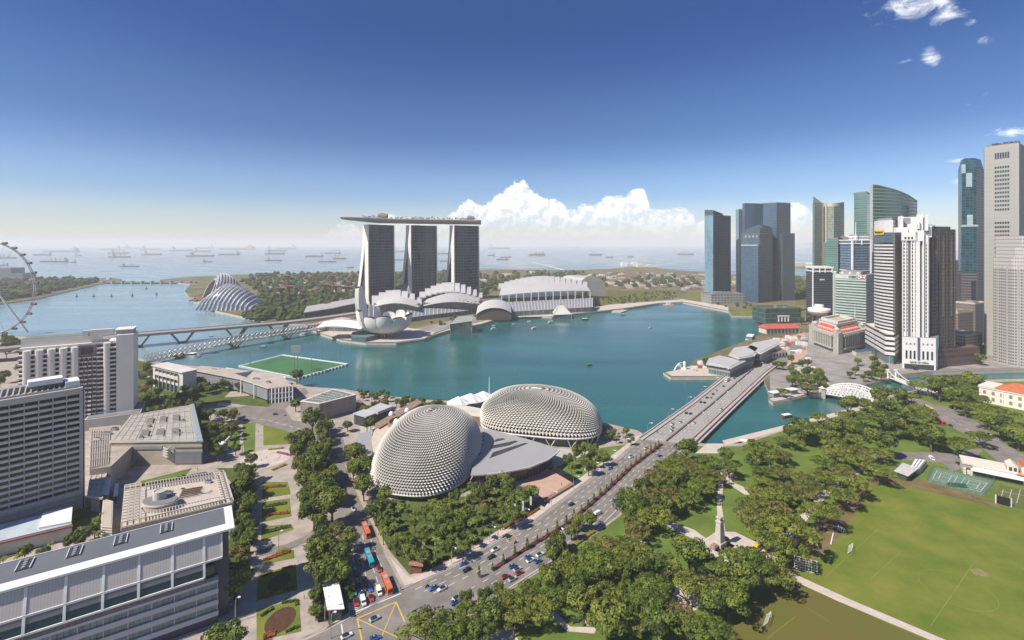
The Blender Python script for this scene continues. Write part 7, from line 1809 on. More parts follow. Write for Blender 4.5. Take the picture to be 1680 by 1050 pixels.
# tennis courts
P = [G(*p) for p in ((1520, 790), (1532, 766), (1632, 790), (1612, 814))]; sheet('tennis_court', [(1520, 790), (1532, 766), (1634, 790), (1614, 815)], .12, mat('court_green', (.13, .20, .145), .9, var=.08))
def cp(u, v): p = lerp(lerp(P[0], P[3], u), lerp(P[1], P[2], u), v); return p
mb = MB()
for u0 in (.08, .56):
    for (ua, va, ub, vb) in ((0, .2, .36, .2), (0, .8, .36, .8), (0, .2, 0, .8), (.36, .2, .36, .8), (.09, .3, .09, .7), (.27, .3, .27, .7), (0, .3, .36, .3), (0, .7, .36, .7), (.09, .5, .27, .5)): line(mb, [cp(u0+ua, va), cp(u0+ub, vb)], .15, .22)
mb.build('court_marking', MARK, kind='structure')
e = empty('court_fence', (*P[0], 0), 0, 'thin wire fence on green posts round the tennis court', 'fence'); m = MB()
for i in range(4):
    a_, b_ = P[i], P[(i+1) % 4]; k_ = max(2, int((Vector(a_)-Vector(b_)).length/3))
    for k in range(k_): q_ = lerp(a_, b_, k/k_); m.bar((*q_, 0), (*q_, 3.2), .1, .1)
    for z_ in (.1, 1.6, 3.2): m.bar((*a_, z_), (*b_, z_), .07, .07)
BW(m, 'posts_and_rails', mat('fence_green', (.10, .15, .11), .7), e)
x, y = G(1574, 799); e = empty('court_bench', (x, y, 0), math.radians(-14), 'long dark green covered stand at the near side of the tennis court', 'stand'); m = MB(); m.box(-4, 4, -1, 1, .5, .8); m.box(-4, 4, .7, .9, .8, 2); m.build('seat', mat('bench_green', (.02, .10, .07), .6), e); m = MB(); m.poly([(-6.5, -1.2, .2), (-3.5, -1.2, .2), (-5, 0, 2.6)]); m.poly([(-3.5, -1.2, .2), (-3.5, 1, .2), (-5, 0, 2.6)]); m.poly([(-3.5, 1, .2), (-6.5, 1, .2), (-5, 0, 2.6)]); m.build('tent', mat('bench_green', (.02, .1, .07)), e)
a, b = G(1634, 826), G(1659, 832); e = empty('sight_screen', (*a, 0), 0, 'black sight screen with white ends at the edge of the field', 'sight screen'); m = MB(); m.bar((*a, 2.6), (*b, 2.6), .3, 4.4); BW(m, 'panel', mat('black_cloth', (.02, .02, .025), .8), e)
for q_ in (a, b): m = MB(); m.bar((*q_, 0), (*q_, 5), .5, .5); BW(m, 'end_post', WHITE, e)
sheet('tennis_court', [(1632, 823), (1640, 795), (1800, 830), (1800, 870)], .12, mat('grass_court', (.11, .12, .04), .9, var=.1))
mb = MB(); [line(mb, [G(1640+k*14, 826), G(1646+k*14, 803)], .16, .2) for k in range(6)]; line(mb, [G(1642, 806), G(1720, 822)], .16, .2); mb.build('court_marking', MARK, kind='structure')
x, y = G(1678, 792); e = empty('marquee', (x, y, 0), 0, 'white marquee tent touching the right edge below the orange roof', 'tent'); m = MB(); m.lathe([(4.5, 2.4), (0, 5)], 8, smooth=False); m.build('canopy', WHITE, e); m = MB(); m.lathe([(4.3, 0), (4.3, 2.5)], 8, smooth=False); m.build('side_wall', WHITE, e)
# ------------------------------------------------------------------ trees
def leafmat(name, c0, c1, var=.3):
    m = bpy.data.materials.new(name); m.use_nodes = True; t = m.node_tree; b = t.nodes['Principled BSDF']; N = t.nodes.new; L = t.links.new
    oi = N('ShaderNodeObjectInfo'); g = N('ShaderNodeNewGeometry'); n = N('ShaderNodeTexNoise'); n.inputs['Scale'].default_value = .7; n.inputs['Detail'].default_value = 3
    L(g.outputs['Position'], n.inputs['Vector'])
    ad = N('ShaderNodeMath'); ad.operation = 'MULTIPLY_ADD'; L(n.outputs[0], ad.inputs[0]); ad.inputs[1].default_value = 1.1; sb = N('ShaderNodeMath'); sb.operation = 'MULTIPLY_ADD'
    L(oi.outputs['Random'], sb.inputs[0]); sb.inputs[1].default_value = .8; sb.inputs[2].default_value = -.45; L(sb.outputs[0], ad.inputs[2])
    r = N('ShaderNodeMixRGB'); L(ad.outputs[0], r.inputs[0]); r.inputs[1].default_value = (*c0, 1); r.inputs[2].default_value = (*c1, 1); r.use_clamp = True
    L(r.outputs[0], b.inputs['Base Color']); b.inputs['Roughness'].default_value = .75; b.inputs['Specular IOR Level'].default_value = .25
    MATS[name] = m; return m
BARK = mat('bark', (.12, .09, .065), .9, scale=1)
LM = {'rain': [leafmat('leaf_olive', (0.077, 0.114, 0.016), (0.152, 0.172, 0.023)), leafmat('leaf_olive_dark', (0.042, 0.066, 0.011), (0.094, 0.114, 0.016)), leafmat('leaf_olive_light', (0.113, 0.161, 0.020), (0.185, 0.206, 0.029))],
      'round': [leafmat('leaf_green', (0.060, 0.091, 0.017), (0.119, 0.149, 0.024)), leafmat('leaf_green_dark', (0.031, 0.051, 0.012), (0.066, 0.086, 0.016)), leafmat('leaf_green_light', (0.106, 0.149, 0.026), (0.185, 0.206, 0.030))],
      'brown': [leafmat('leaf_brown', (0.106, 0.110, 0.027), (0.168, 0.145, 0.039)), leafmat('leaf_brown_dark', (0.058, 0.066, 0.019), (0.096, 0.088, 0.023)), leafmat('leaf_brown_light', (0.134, 0.141, 0.035), (0.192, 0.167, 0.047))]}
LM['palm'] = LM['round']; LM['cone'] = LM['round']
def leaves(m, c, rx, rz, n, s, mi, r_):
    for _ in range(n):
        d = Vector((r_.gauss(0, 1), r_.gauss(0, 1), r_.gauss(.25, .8))).normalized(); p = c+Vector((d.x*rx, d.y*rx, d.z*rz))*r_.uniform(.72, 1.08)
        nn = (d+Vector((r_.gauss(0, .38), r_.gauss(0, .38), r_.gauss(.2, .38)))).normalized(); a = nn.orthogonal().normalized(); a.rotate(Matrix.Rotation(r_.uniform(0, 6.28), 3, nn)); b = nn.cross(a); q = s*r_.uniform(.6, 1.3)
        m.poly([p-a*q-b*q*.6, p+a*q-b*q*.5, p+a*q*.8+b*q*.7, p-a*q*.7+b*q*.6], mi)
def tree_mesh(kind, seed):
    r_ = random.Random(seed); m = MB(); t = MB()
    if kind in ('rain', 'brown'):
        R, zc, H_ = 8.5, 8.6, 2.6; t.tube([(0, 0, 0), (.1, 0, 2), (0, .1, 3.6)], .62, 7, 0, .45)
        for k in range(7):
            a = k*.9+r_.uniform(-.3, .3); q = R*.66; t.tube([(0, 0, 3.2), (q*.4*math.cos(a), q*.4*math.sin(a), 5.4), (q*math.cos(a), q*math.sin(a), 7.8)], .3, 5, 0, .08)
        for k in range(30):
            a = r_.uniform(0, 6.28); q = R*math.sqrt(r_.uniform(0, .88)); c = Vector((q*math.cos(a), q*math.sin(a)*r_.uniform(.85, 1.1), zc+1.9*(1-(q/R)**2)+r_.uniform(-.7, .7))); leaves(m, c, r_.uniform(1.5, 2.5), r_.uniform(.9, 1.4), 100, .35, r_.choice((0, 0, 1, 2)), r_)
    elif kind == 'round':
        R, zc = 5.2, 7.4; t.tube([(0, 0, 0), (.1, .1, 3), (0, 0, 5)], .42, 6, 0, .25)
        for k in range(5):
            a = k*1.3; t.tube([(0, 0, 3.5), (2.6*math.cos(a), 2.6*math.sin(a), 6.8)], .2, 4, 0, .06)
        for k in range(22):
            d = Vector((r_.gauss(0, 1), r_.gauss(0, 1), r_.gauss(.3, .8))).normalized(); q = r_.uniform(.35, .8); c = Vector((d.x*R*q, d.y*R*q, zc+d.z*3.9*q)); leaves(m, c, r_.uniform(1.2, 2.1), r_.uniform(1.1, 1.7), 104, .33, r_.choice((0, 0, 1, 2)), r_)
    elif kind == 'palm':
        t.tube([(0, 0, 0), (.2, 0, 4), (.1, .1, 8)], .24, 6, 0, .16)
        for k in range(20):
            a = k*2.399; dr = r_.uniform(.2, 1); L_ = r_.uniform(2.6, 3.4)
            P_ = [Vector((L_*s*math.cos(a), L_*s*math.sin(a), 8+1.5*s*(1-dr*.5)-2.6*s*s*dr)) for s in (0, .3, .6, .85, 1)]; sd_ = Vector((-math.sin(a), math.cos(a), 0))
            for i, (p, q) in enumerate(zip(P_[:-1], P_[1:])):
                w0, w1 = (.25, .6, .55, .35)[i], (.6, .55, .35, .04)[i]; dn = Vector((0, 0, -.3)); m.poly([p, q, q+sd_*w1+dn*w1, p+sd_*w0+dn*w0], k % 3); m.poly([p, p-sd_*w0+dn*w0, q-sd_*w1+dn*w1, q], k % 3)
    elif kind == 'cone':
        t.tube([(0, 0, 0), (0, 0, 2)], .12, 5)
        for k in range(9): leaves(m, Vector((r_.uniform(-.2, .2), r_.uniform(-.2, .2), 1.3+k*.55)), 1.15*(1-k/11), .5, 34, .22, r_.choice((0, 1, 2)), r_)
    def me_(mb, nm, mats):
        me = bpy.data.meshes.new(nm); me.from_pydata(mb.v, [], mb.f); [me.materials.append(x) for x in mats]; me.polygons.foreach_set('material_index', mb.m); me.update(); return me
    return me_(m, 'crown', LM[kind]), me_(t, 'trunk', [BARK])
TREES = {k: [tree_mesh(k, 10*i+len(k)) for i in range(n)] for k, n in (('rain', 4), ('round', 4), ('brown', 2), ('palm', 2), ('cone', 1))}
HC = {'rain': 9.5, 'brown': 9.5, 'round': 7.5, 'palm': 8, 'cone': 3.2}; RR = {'rain': 8.5, 'brown': 8.5, 'round': 5.2, 'palm': 3.2, 'cone': 1.1}
ALLT = []
def tree(px, py, r, kind='round', ground=False, xy=None, sz=None):
    s = r/RR[kind]; x, y = xy or (G(px, py) if ground else G(px, py, HC[kind]*s))
    ALLT.append((x, y, s*(1.16 if x < -60 and kind == 'round' and 240 < y < 460 else 1), kind, sz))
def inside(p, poly):
    c = False; n = len(poly)
    for i in range(n):
        a, b = poly[i], poly[i-1]
        if (a[1] > p[1]) != (b[1] > p[1]) and p[0] < (b[0]-a[0])*(p[1]-a[1])/(b[1]-a[1])+a[0]: c = not c
    return c
KEEP = [[G(*p) for p in q] for q in ([(1110, 850), (1165, 825), (1178, 830), (1176, 872), (1140, 893), (1110, 865)], [(1190, 785), (1225, 800), (1232, 850), (1212, 880), (1192, 868)], [(1285, 770), (1305, 745), (1350, 745), (1350, 770), (1300, 790)],
    [(1132, 903), (1176, 872), (1206, 873), (1262, 900), (1240, 925), (1165, 925)], [(1070, 890), (1095, 890), (1130, 912), (1095, 922), (1072, 905)], [(880, 1000), (925, 1005), (935, 1028), (985, 1030), (980, 1042), (925, 1040), (870, 1020)], [(1500, 652), (1555, 668), (1650, 730), (1680, 748), (1618, 742), (1560, 702), (1500, 660)],
    [(1175, 770), (1192, 770), (1192, 870), (1175, 870)], [(1460, 745), (1680, 745), (1680, 850), (1450, 790)], [(430, 690), (492, 690), (490, 735), (430, 735)], [(1120, 955), (1155, 955), (1160, 975), (1120, 1000)])]
KEEP += [[G(*p) for p in drive], [G(*p) for p in bus_road]]
def wood(poly, r0, r1, kinds, gap=1.25, zc=8, keepr=True, tries=900, cap=99):
    P_ = [G(x, y, zc) for x, y in poly]; xs = [p[0] for p in P_]; ys = [p[1] for p in P_]; got = []
    for _ in range(tries):
        if len(got) >= cap: break
        x, y = rnd.uniform(min(xs), max(xs)), rnd.uniform(min(ys), max(ys)); r = rnd.uniform(r0, r1)
        if not inside((x, y), P_) or any(inside((x, y), k) for k in KEEP): continue
        if any((x-a)**2+(y-b)**2 < (gap*(r+c)/2)**2 for a, b, c in got): continue
        if any(abs(x-t[0])+abs(y-t[1]) < (r+RR[t[3]]*t[2])*.55 for t in ALLT): continue
        got.append((x, y, r)); k = rnd.choice(kinds); tree(0, 0, r if k != 'palm' else r*.6, k, xy=(x, y))
# trees one can single out first
for a in ((385, 915, 8, 'brown'), (388, 945, 8, 'round'), (372, 1042, 7.5, 'round'), (398, 800, 5.5, 'round'), (400, 835, 5, 'round'), (395, 770, 4, 'round'), (412, 755, 3.6, 'round'), (583, 742, 6.5, 'round'), (592, 772, 6, 'round'), (597, 800, 5.5, 'round'),
          (487, 614, 7.5, 'round'), (548, 650, 5, 'round'), (485, 662, 5, 'round'), (513, 690, 8, 'round'), (533, 700, 6.5, 'round'), (480, 718, 5.5, 'brown'), (505, 725, 7, 'round'), (535, 738, 6, 'round'), (494, 752, 6, 'brown'), (522, 765, 7, 'round'), (500, 785, 6, 'round'), (530, 800, 7, 'round'),
          (507, 815, 6, 'round'), (545, 830, 7.5, 'round'), (515, 842, 6.5, 'round'), (548, 870, 7, 'brown'), (570, 882, 5.5, 'round'), (527, 900, 7, 'round'), (560, 905, 6.5, 'round'), (525, 932, 7, 'round'), (553, 938, 6.5, 'round'), (517, 975, 3.0, 'round'), (574, 960, 2.6, 'round'), (518, 1000, 3.0, 'round'),
          (1372, 745, 9, 'rain'), (1302, 868, 11, 'rain'), (1258, 872, 9, 'rain'), (1345, 838, 9.5, 'rain'), (1290, 900, 9, 'rain'), (1225, 925, 11, 'rain'), (1195, 975, 10, 'rain'), (1265, 935, 9, 'rain'), (1440, 770, 9, 'rain'), (1400, 790, 9, 'rain'), (1385, 812, 8, 'rain'), (1575, 728, 9, 'rain'), (1610, 715, 8, 'rain'),
          (1143, 800, 8, 'rain'), (1075, 845, 9, 'rain'), (1045, 825, 7, 'rain'), (1045, 870, 7, 'brown'), (1030, 905, 8, 'rain'), (700, 1025, 9, 'rain'), (735, 1035, 8, 'rain'), (765, 980, 3.6, 'round'), (795, 975, 3.6, 'round'), (820, 968, 3.4, 'round'), (950, 852, 4.6, 'round'), (842, 985, 6.5, 'rain'), (872, 966, 6, 'rain'), (902, 948, 6, 'round'), (930, 922, 5.5, 'round'), (800, 1005, 6, 'round'), (760, 1010, 7, 'rain'), (938, 868, 4, 'round'), (970, 850, 4.4, 'round'),
          (915, 885, 5, 'round'), (908, 905, 6, 'round'), (1325, 632, 9, 'brown'), (1285, 640, 7, 'rain'), (1300, 620, 7, 'round'), (1345, 620, 7, 'round'), (1390, 680, 8, 'rain'), (1270, 815, 8, 'rain')):
    tree(*a)
wood([(610, 830), (630, 812), (700, 822), (760, 795), (830, 780), (872, 805), (845, 850), (790, 878), (745, 902), (700, 915), (640, 885), (615, 855)], 3.6, 5.6, ['round', 'round', 'palm', 'palm'], 1.08, tries=2500, cap=80)
wood([(922, 752), (945, 730), (985, 728), (1000, 742), (960, 770), (925, 770)], 4, 5.4, ['round', 'palm'], 1.3, cap=12)
wood([(985, 690), (1035, 700), (1035, 715), (990, 708)], 2.6, 4, ['palm', 'round'], 1.6, cap=12)
wood([(-5, 545), (34, 550), (34, 640), (-5, 640)], 5, 7.5, ['round'], 1.4, cap=12)
wood([(220, 592), (250, 600), (255, 640), (330, 655), (330, 672), (220, 676)], 4, 6, ['round', 'round', 'brown'], 1.4, cap=24)
wood([(300, 626), (390, 616), (395, 632), (305, 640)], 4.6, 5.6, ['round'], 1.25, cap=14)
wood([(335, 680), (352, 655), (400, 660), (400, 695), (355, 735), (338, 715)], 3.4, 5.2, ['round', 'palm'], 1.3, cap=22)
wood([(0, 903), (120, 868), (166, 842), (166, 868), (40, 905), (0, 915)], 3, 4.6, ['round', 'palm'], 1.4, cap=20)
wood([(230, 788), (315, 765), (312, 780), (232, 800)], 2.2, 3.2, ['palm', 'round'], 1.6, cap=9)
wood([(385, 785), (412, 770), (412, 800), (400, 870), (385, 880)], 3, 4.5, ['round'], 1.3, cap=9)
wood([(560, 632), (640, 638), (640, 648), (570, 643)], 2.6, 3.4, ['round'], 1.5, cap=10)
wood([(640, 645), (760, 655), (750, 665), (650, 658)], 3, 4.2, ['round'], 1.3, cap=16)
wood([(600, 665), (640, 655), (600, 700), (560, 690)], 3.4, 4.6, ['round'], 1.3, cap=8)
RK = ['rain', 'rain', 'rain', 'rain', 'round', 'round', 'brown']
wood([(1075, 765), (1115, 742), (1160, 742), (1215, 775), (1180, 815), (1120, 845), (1060, 855), (1010, 835)], 6, 8.5, RK, 1.18, cap=28)
wood([(935, 922), (1008, 880), (1062, 868), (1060, 960), (1010, 1005), (900, 1005), (800, 1040), (720, 1060), (862, 985)], 6, 8.5, RK, 1.32, cap=36)
wood([(1072, 940), (1130, 918), (1160, 925), (1230, 930), (1250, 975), (1180, 1048), (980, 1050), (980, 1040), (1060, 960)], 6, 9, RK, 1.32, cap=28)
wood([(1225, 860), (1300, 820), (1350, 790), (1420, 755), (1450, 740), (1400, 735), (1340, 765), (1240, 810)], 6, 9, ['rain', 'rain', 'brown'], 1.2, cap=20)
wood([(1190, 745), (1240, 722), (1300, 705), (1310, 745), (1270, 790), (1220, 780)], 4.5, 7, RK+['palm'], 1.2, cap=18)
wood([(1290, 700), (1350, 682), (1400, 665), (1480, 645), (1530, 675), (1545, 730), (1400, 742), (1310, 735)], 7.5, 10, ['rain', 'rain', 'round'], 1.22, cap=34)
wood([(1480, 628), (1600, 618), (1600, 640), (1620, 668), (1680, 690), (1700, 745), (1620, 700), (1540, 655)], 8, 10.5, ['rain', 'rain', 'rain', 'round'], 1.25, cap=24)
wood([(1262, 598), (1300, 582), (1325, 585), (1335, 610), (1300, 615), (1270, 612)], 4.5, 6.5, ['round'], 1.3, cap=9)
wood([(1148, 590), (1165, 585), (1185, 596), (1160, 604)], 4, 5.5, ['round'], 1.3, cap=5)
wood([(1400, 585), (1440, 585), (1440, 600), (1410, 600)], 4, 5.5, ['round'], 1.3, cap=5)
wood([(1395, 605), (1440, 600), (1475, 606), (1440, 618), (1395, 625)], 4, 5.5, ['round'], 1.3, cap=9)
wood([(1300, 612), (1345, 600), (1350, 630), (1310, 640)], 5, 7, ['round'], 1.15, cap=8)
wood([(1580, 545), (1612, 550), (1612, 590), (1575, 580)], 5, 7, ['round'], 1.3, cap=9)
wood([(1486, 596), (1530, 592), (1530, 598), (1486, 602)], 3.5, 4.2, ['round'], 1.4, cap=6, zc=5)
wood([(1290, 525), (1360, 520), (1360, 534), (1300, 540)], 6, 8, ['round'], 1.2, cap=8)
wood([(478, 700), (548, 690), (545, 780), (560, 870), (575, 935), (520, 940), (500, 885), (525, 850), (490, 820), (478, 760)], 4.5, 6.5, ['round'], 1.05, cap=26)
wood([(565, 735), (600, 740), (602, 810), (588, 805)], 4, 5, ['round'], 1.1, cap=6)
wood([(395, 780), (412, 780), (408, 850), (392, 860)], 3.6, 4.6, ['round'], 1.1, cap=6)
wood([(340, 690), (395, 665), (398, 735), (350, 745)], 3, 4.4, ['round', 'palm'], 1.1, cap=14)
wood([(376, 790), (412, 765), (412, 870), (398, 930), (384, 930)], 3, 4.6, ['round'], 1.1, cap=12)
wood([(255, 640), (330, 650), (335, 668), (240, 676)], 3.6, 5, ['round'], 1.1, cap=10)
N0 = len(ALLT)
mdl = [lerp(a, b, .50) for a, b in zip(Ld, Rd)]
for k in range(34):
    p, d = along(mdl, 46+k*7.6)
    if p is not None: tree(0, 0, rnd.uniform(.7, 1.1), 'cone', xy=(p.x+rnd.uniform(-.4, .4), p.y))
LAND = [('the spiky left shell', -55, 285), ('the memorial obelisk', 78, 240), ('the tennis court', 300, 320), ('the white museum', 500, 440), ('the white truss bridge', 330, 480), ('the wedge roofed pavilion', -80, 205), ('the brick shelter', -45, 235),
    ('the beige mall', -215, 340), ('the tribune building', -250, 520), ('the round plaza', -170, 343), ('the yellow box marking', -60, 196), ('the near end of the road bridge', 105, 375), ('the far end of the road bridge', 260, 630), ('the lattice screen', 135, 225), ('the bottom edge of the park', 60, 192),
    ('the concrete landing by the bridge', 150, 360), ('the pink plaza', 18, 310), ('the stair block', -240, 265), ('the colonnaded hotel', 420, 660), ('the clearing in the park', 200, 330), ('the grey studio box', -150, 470), ('the club house', 330, 315), ('the terraced white hotel', -350, 500), ('the riverside lawn path', 230, 420), ('the road behind the park', 400, 400), ('the white practice goal', 165, 235), ('the long avenue curve', 10, 232), ('the waterfront shells path', -85, 450)]
def near(x, y): return min(LAND, key=lambda l: (l[1]-x)**2+(l[2]-y)**2)
KN = {'rain': 'olive rain tree', 'round': 'dark rounded tree', 'brown': 'brownish spreading tree', 'palm': 'feathery palm tree', 'cone': 'small slim conical tree in the median'}
cnt = {}
order = sorted(range(len(ALLT)), key=lambda i: (near(ALLT[i][0], ALLT[i][1])[1]-ALLT[i][0])**2+(near(ALLT[i][0], ALLT[i][1])[2]-ALLT[i][1])**2)
for i in order:
    x, y, s, kind, sz = ALLT[i]; l = near(x, y)
    if kind == 'cone':
        lb = 'slim conical tree in the avenue median, %s from the junction' % ORD[i-N0]; grp = 'slim trees along the avenue median'; nm = 'conifer_tree'
    else:
        k = (l[0], kind); cnt[k] = cnt.get(k, 0)+1; lb = '%s, %s nearest such tree to %s' % (KN[kind], ORD[cnt[k]-1], l[0]); grp = {'palm': 'palms by the bay and in the gardens'}.get(kind, 'park and street trees'); nm = {'rain': 'rain_tree', 'round': 'broadleaf_tree', 'brown': 'rain_tree', 'palm': 'palm_tree'}[kind]
        lb = lb.replace('first nearest', 'nearest') if k[1] else lb
    cr, tk = rnd.choice(TREES[kind]); e = empty(nm, (x, y, 0), rnd.uniform(0, 6.28), lb, 'palm' if kind == 'palm' else 'tree', grp); q = rnd.uniform(.9, 1.1); e.scale = (s*q, s/q, s*rnd.uniform(.9, 1.1))
    for d_, n_ in ((cr, 'crown'), (tk, 'trunk')):
        o = bpy.data.objects.new(n_, d_); COL.objects.link(o); o.parent = e
# hedges, flower strips
def hedge(name, pts, w_, h_, m_, label, cat='hedge', z0=.1, step=1.0, **k):
    m = MB(); n = int(max(2, sum((Vector(b)-Vector(a)).length for a, b in zip(pts[:-1], pts[1:]))/step)); tot = sum((Vector(b)-Vector(a)).length for a, b in zip(pts[:-1], pts[1:])); r_ = random.Random(3)
    for i in range(n):
        p, d = along(pts, tot*(i+.5)/n*.999)
        if p is None: continue
        nn = Vector((-d.y, d.x))
        for _ in range(max(3, int(w_*5))):
            q = p+nn*r_.uniform(-w_/2, w_/2)+d*r_.uniform(-step/2, step/2); c = Vector((q.x, q.y, z0+r_.uniform(.3, 1)*h_)); a = Vector((r_.gauss(0, 1), r_.gauss(0, 1), r_.gauss(0, .6))).normalized()*.42; b = Vector((r_.gauss(0, 1), r_.gauss(0, 1), r_.gauss(0, .6))).normalized()*.42; m.poly([c-a, c+b, c+a, c-b])
        m.bar((p.x-d.x*step/2, p.y-d.y*step/2, z0+h_*.35), (p.x+d.x*step/2, p.y+d.y*step/2, z0+h_*.35), w_*.8, h_*.6)
    return m.build(name, m_, label=label, cat=cat, **k)
FM = mat('maroon_leaves', (.13, .045, .05), .85, var=.6, scale=.8); GM = mat('hedge_green', (.055, .085, .022), .85, var=.35, scale=.9); OM = mat('orange_red_leaves', (.24, .07, .03), .85, var=.4, scale=.8)
hedge('flower_hedge', [p for p in mdl if p[1] > 218], 2.0, .9, FM, 'long maroon flowering hedge filling the avenue median')
hedge('hedge', [G(930, 905), G(975, 872)], 2.2, 1.2, mat('yellow_green_leaves', (.26, .21, .03), .85, var=.3, scale=.8), 'yellow flowering hedge by the avenue below the road trees')
hedge('hedge', [G(780, 1015), G(838, 990)], 2.6, 1.3, GM, 'green clipped hedge along the lower park edge'); hedge('hedge', [G(938, 1022), G(962, 1014)], 2.2, 1.2, GM, 'short green hedge beside the small white kiosk in the park')
hedge('hedge', [G(777, 1045), G(800, 1026)], 2.8, 1.5, GM, 'rounded green hedge at the bottom edge of the park'); hedge('hedge', [G(1110, 742), G(1040, 800), G(1022, 835)][:2], 1.6, 1, GM, 'low green hedge on the park side of the avenue')
hedge('hedge', [G(827, 868), G(870, 845), G(885, 835)], 1.6, .9, OM, 'reddish low hedge between banner poles and avenue'); hedge('hedge', [G(522, 958), G(518, 1000), G(527, 1020)], 3, 2.6, GM, 'thick green hedge left of the white wedge roof')
hedge('hedge', [G(569, 955), G(577, 988)], 2.6, 2.4, GM, 'thick green hedge right of the white wedge roof')
BR_ = mat('dark_bed', (.085, .045, .03), .95, var=.3, scale=.9)
for i, (cx0, cy0, a, b) in enumerate(((458, 955, 16, 11), (460, 1018, 22, 15))):
    c = G(cx0, cy0); mb = MB(); k_ = c[1]/F; pts = [(c[0]+a*k_*math.cos(t/16*6.2832), c[1]+b*k_*2.0*math.sin(t/16*6.2832), .2) for t in range(16)]; mb.poly(pts); mb.build('flower_bed', BR_, label='dark brown round planting bed in the %s lawn square' % ('upper' if i == 0 else 'lowest'), cat='flower bed')
LBN = iter('topmost small bed row|second bed row from the round plaza|third bed row from the round plaza|bed just above the service road|wedge lawn below the service road|upper left corner of the upper lawn square|upper right corner of the upper lawn square|lower left corner of the upper lawn square|lower right corner of the upper lawn square|upper left corner of the lowest lawn square|upper right corner of the lowest lawn square|lower right side of the lowest lawn square|lower left red patch of the lowest lawn square'.split('|'))
for pts, w_, mm in ((((434, 800), (468, 798)), 2.4, OM), (((434, 832), (470, 826)), 3, GM), (((436, 846), (474, 842)), 2, OM), (((436, 874), (476, 864)), 3, GM), (((432, 920), (476, 905)), 2.5, OM), (((428, 948), (446, 940)), 1.6, OM), (((462, 934), (480, 930)), 1.6, OM), (((428, 980), (446, 974)), 1.6, OM), (((464, 970), (484, 964)), 1.6, GM),
        (((428, 1012), (448, 998)), 1.6, GM), (((462, 990), (486, 986), (487, 994)), 1.6, GM), (((468, 1038), (490, 1028)), 1.6, GM), (((432, 1046), (452, 1040)), 3.5, OM)):
    hedge('planting_row', [G(*p) for p in pts], w_, .8, mm, 'clipped planting row, '+next(LBN), 'planting', group='clipped rows in the formal gardens')
for i, (pts, mm, lb) in enumerate(((((455, 742), (478, 748)), mat('pink_flowers', (.30, .10, .22), .8, var=.4, scale=.9), 'pink purple flower strip right of the round plaza'), (((440, 738), (466, 736)), mat('yellow_green_leaves', (.2, .2, .03)), 'yellow flower strip above the round plaza'), (((446, 772), (470, 762)), mat('yellow_green_leaves', (.2, .2, .03)), 'yellow flower strip below the round plaza'))):
    hedge('flower_strip', [G(*p) for p in pts], 2.4, .6, mm, lb, 'flower bed')
# far woods and ground clutter: nobody could count them
def blobs(poly, n, r0, r1, name, m_, dens=None, hk=.8):
    P_ = [G(*p) for p in poly]; py = [p[1] for p in poly]; px = [p[0] for p in poly]; m = MB(); r_ = random.Random(n)
    for _ in range(n):
        x, y = r_.uniform(min(px), max(px)), r_.uniform(min(py), max(py))
        if not inside((x, y), poly): continue
        c = G(x, y); r = r_.uniform(r0, r1); h_ = r*hk*r_.uniform(.8, 1.6); rings = []
        for k, (q, zz) in enumerate(((.8, 0), (1.0, .45), (.72, .85))): rings.append([(c[0]+r*q*r_.uniform(.8, 1.15)*math.cos(a*1.047+k*.5), c[1]+r*q*r_.uniform(.8, 1.15)*math.sin(a*1.047+k*.5), zz*h_*1.4*r_.uniform(.9, 1.1)) for a in range(6)])
        b0 = len(m.v); top = (c[0], c[1], h_*1.55)
        m.grid(rings, 0, False, True)
        for a in range(6): m.poly([rings[2][a], rings[2][(a+1) % 6], top])
    return m.build(name, m_, kind='stuff')
WOOD = mat('far_foliage', (.032, .052, .020), .95, scale=.03, var2=(.085, .10, .032)); 
blobs([(395, 522), (430, 528), (500, 525), (585, 505), (590, 470), (600, 448), (420, 450), (390, 465), (425, 480), (430, 505)], 850, 6, 13, 'distant_woodland', WOOD)
blobs([(785, 488), (820, 475), (860, 468), (960, 466), (1000, 462), (960, 447), (640, 449), (600, 452), (650, 490)], 900, 6, 13, 'distant_woodland', WOOD)
blobs([(1305, 487), (1333, 486), (1500, 480), (1670, 480), (1600, 452), (1300, 456)], 500, 8, 15, 'distant_woodland', WOOD)
blobs([(0, 494), (60, 486), (110, 474), (160, 464), (150, 459), (0, 462), (-60, 480), (-60, 510)], 900, 8, 14, 'distant_woodland', WOOD)
blobs([(970, 470), (1030, 462), (1060, 452), (1140, 455), (1150, 470), (1050, 472)], 130, 6, 11, 'distant_woodland', WOOD)
blobs([(705, 540), (790, 520), (975, 505), (975, 501), (780, 514), (700, 530)], 240, 2.5, 4, 'waterfront_shrubbery', WOOD)
blobs([(985, 492), (1080, 478), (1120, 482), (1100, 492), (1000, 500)], 160, 2.5, 4, 'waterfront_shrubbery', WOOD)
blobs([(1120, 487), (1200, 500), (1260, 502), (1330, 508), (1330, 515), (1255, 507), (1195, 506)], 120, 3, 5, 'waterfront_shrubbery', WOOD)
def clutter(poly, n, s0, s1, h0, h1, mats, name='low_sheds'):
    px = [p[0] for p in poly]; py = [p[1] for p in poly]; m = MB(); r_ = random.Random(n+1)
    for _ in range(n):
        x, y = r_.uniform(min(px), max(px)), r_.uniform(min(py), max(py))
        if not inside((x, y), poly): continue
        c = G(x, y); a, b, h_ = r_.uniform(s0, s1), r_.uniform(s0, s1)*.6, r_.uniform(h0, h1); k = r_.randrange(len(mats)); m.box(c[0]-a, c[0]+a, c[1]-b, c[1]+b, 0, h_, k)
    m.build(name, mats, kind='stuff')
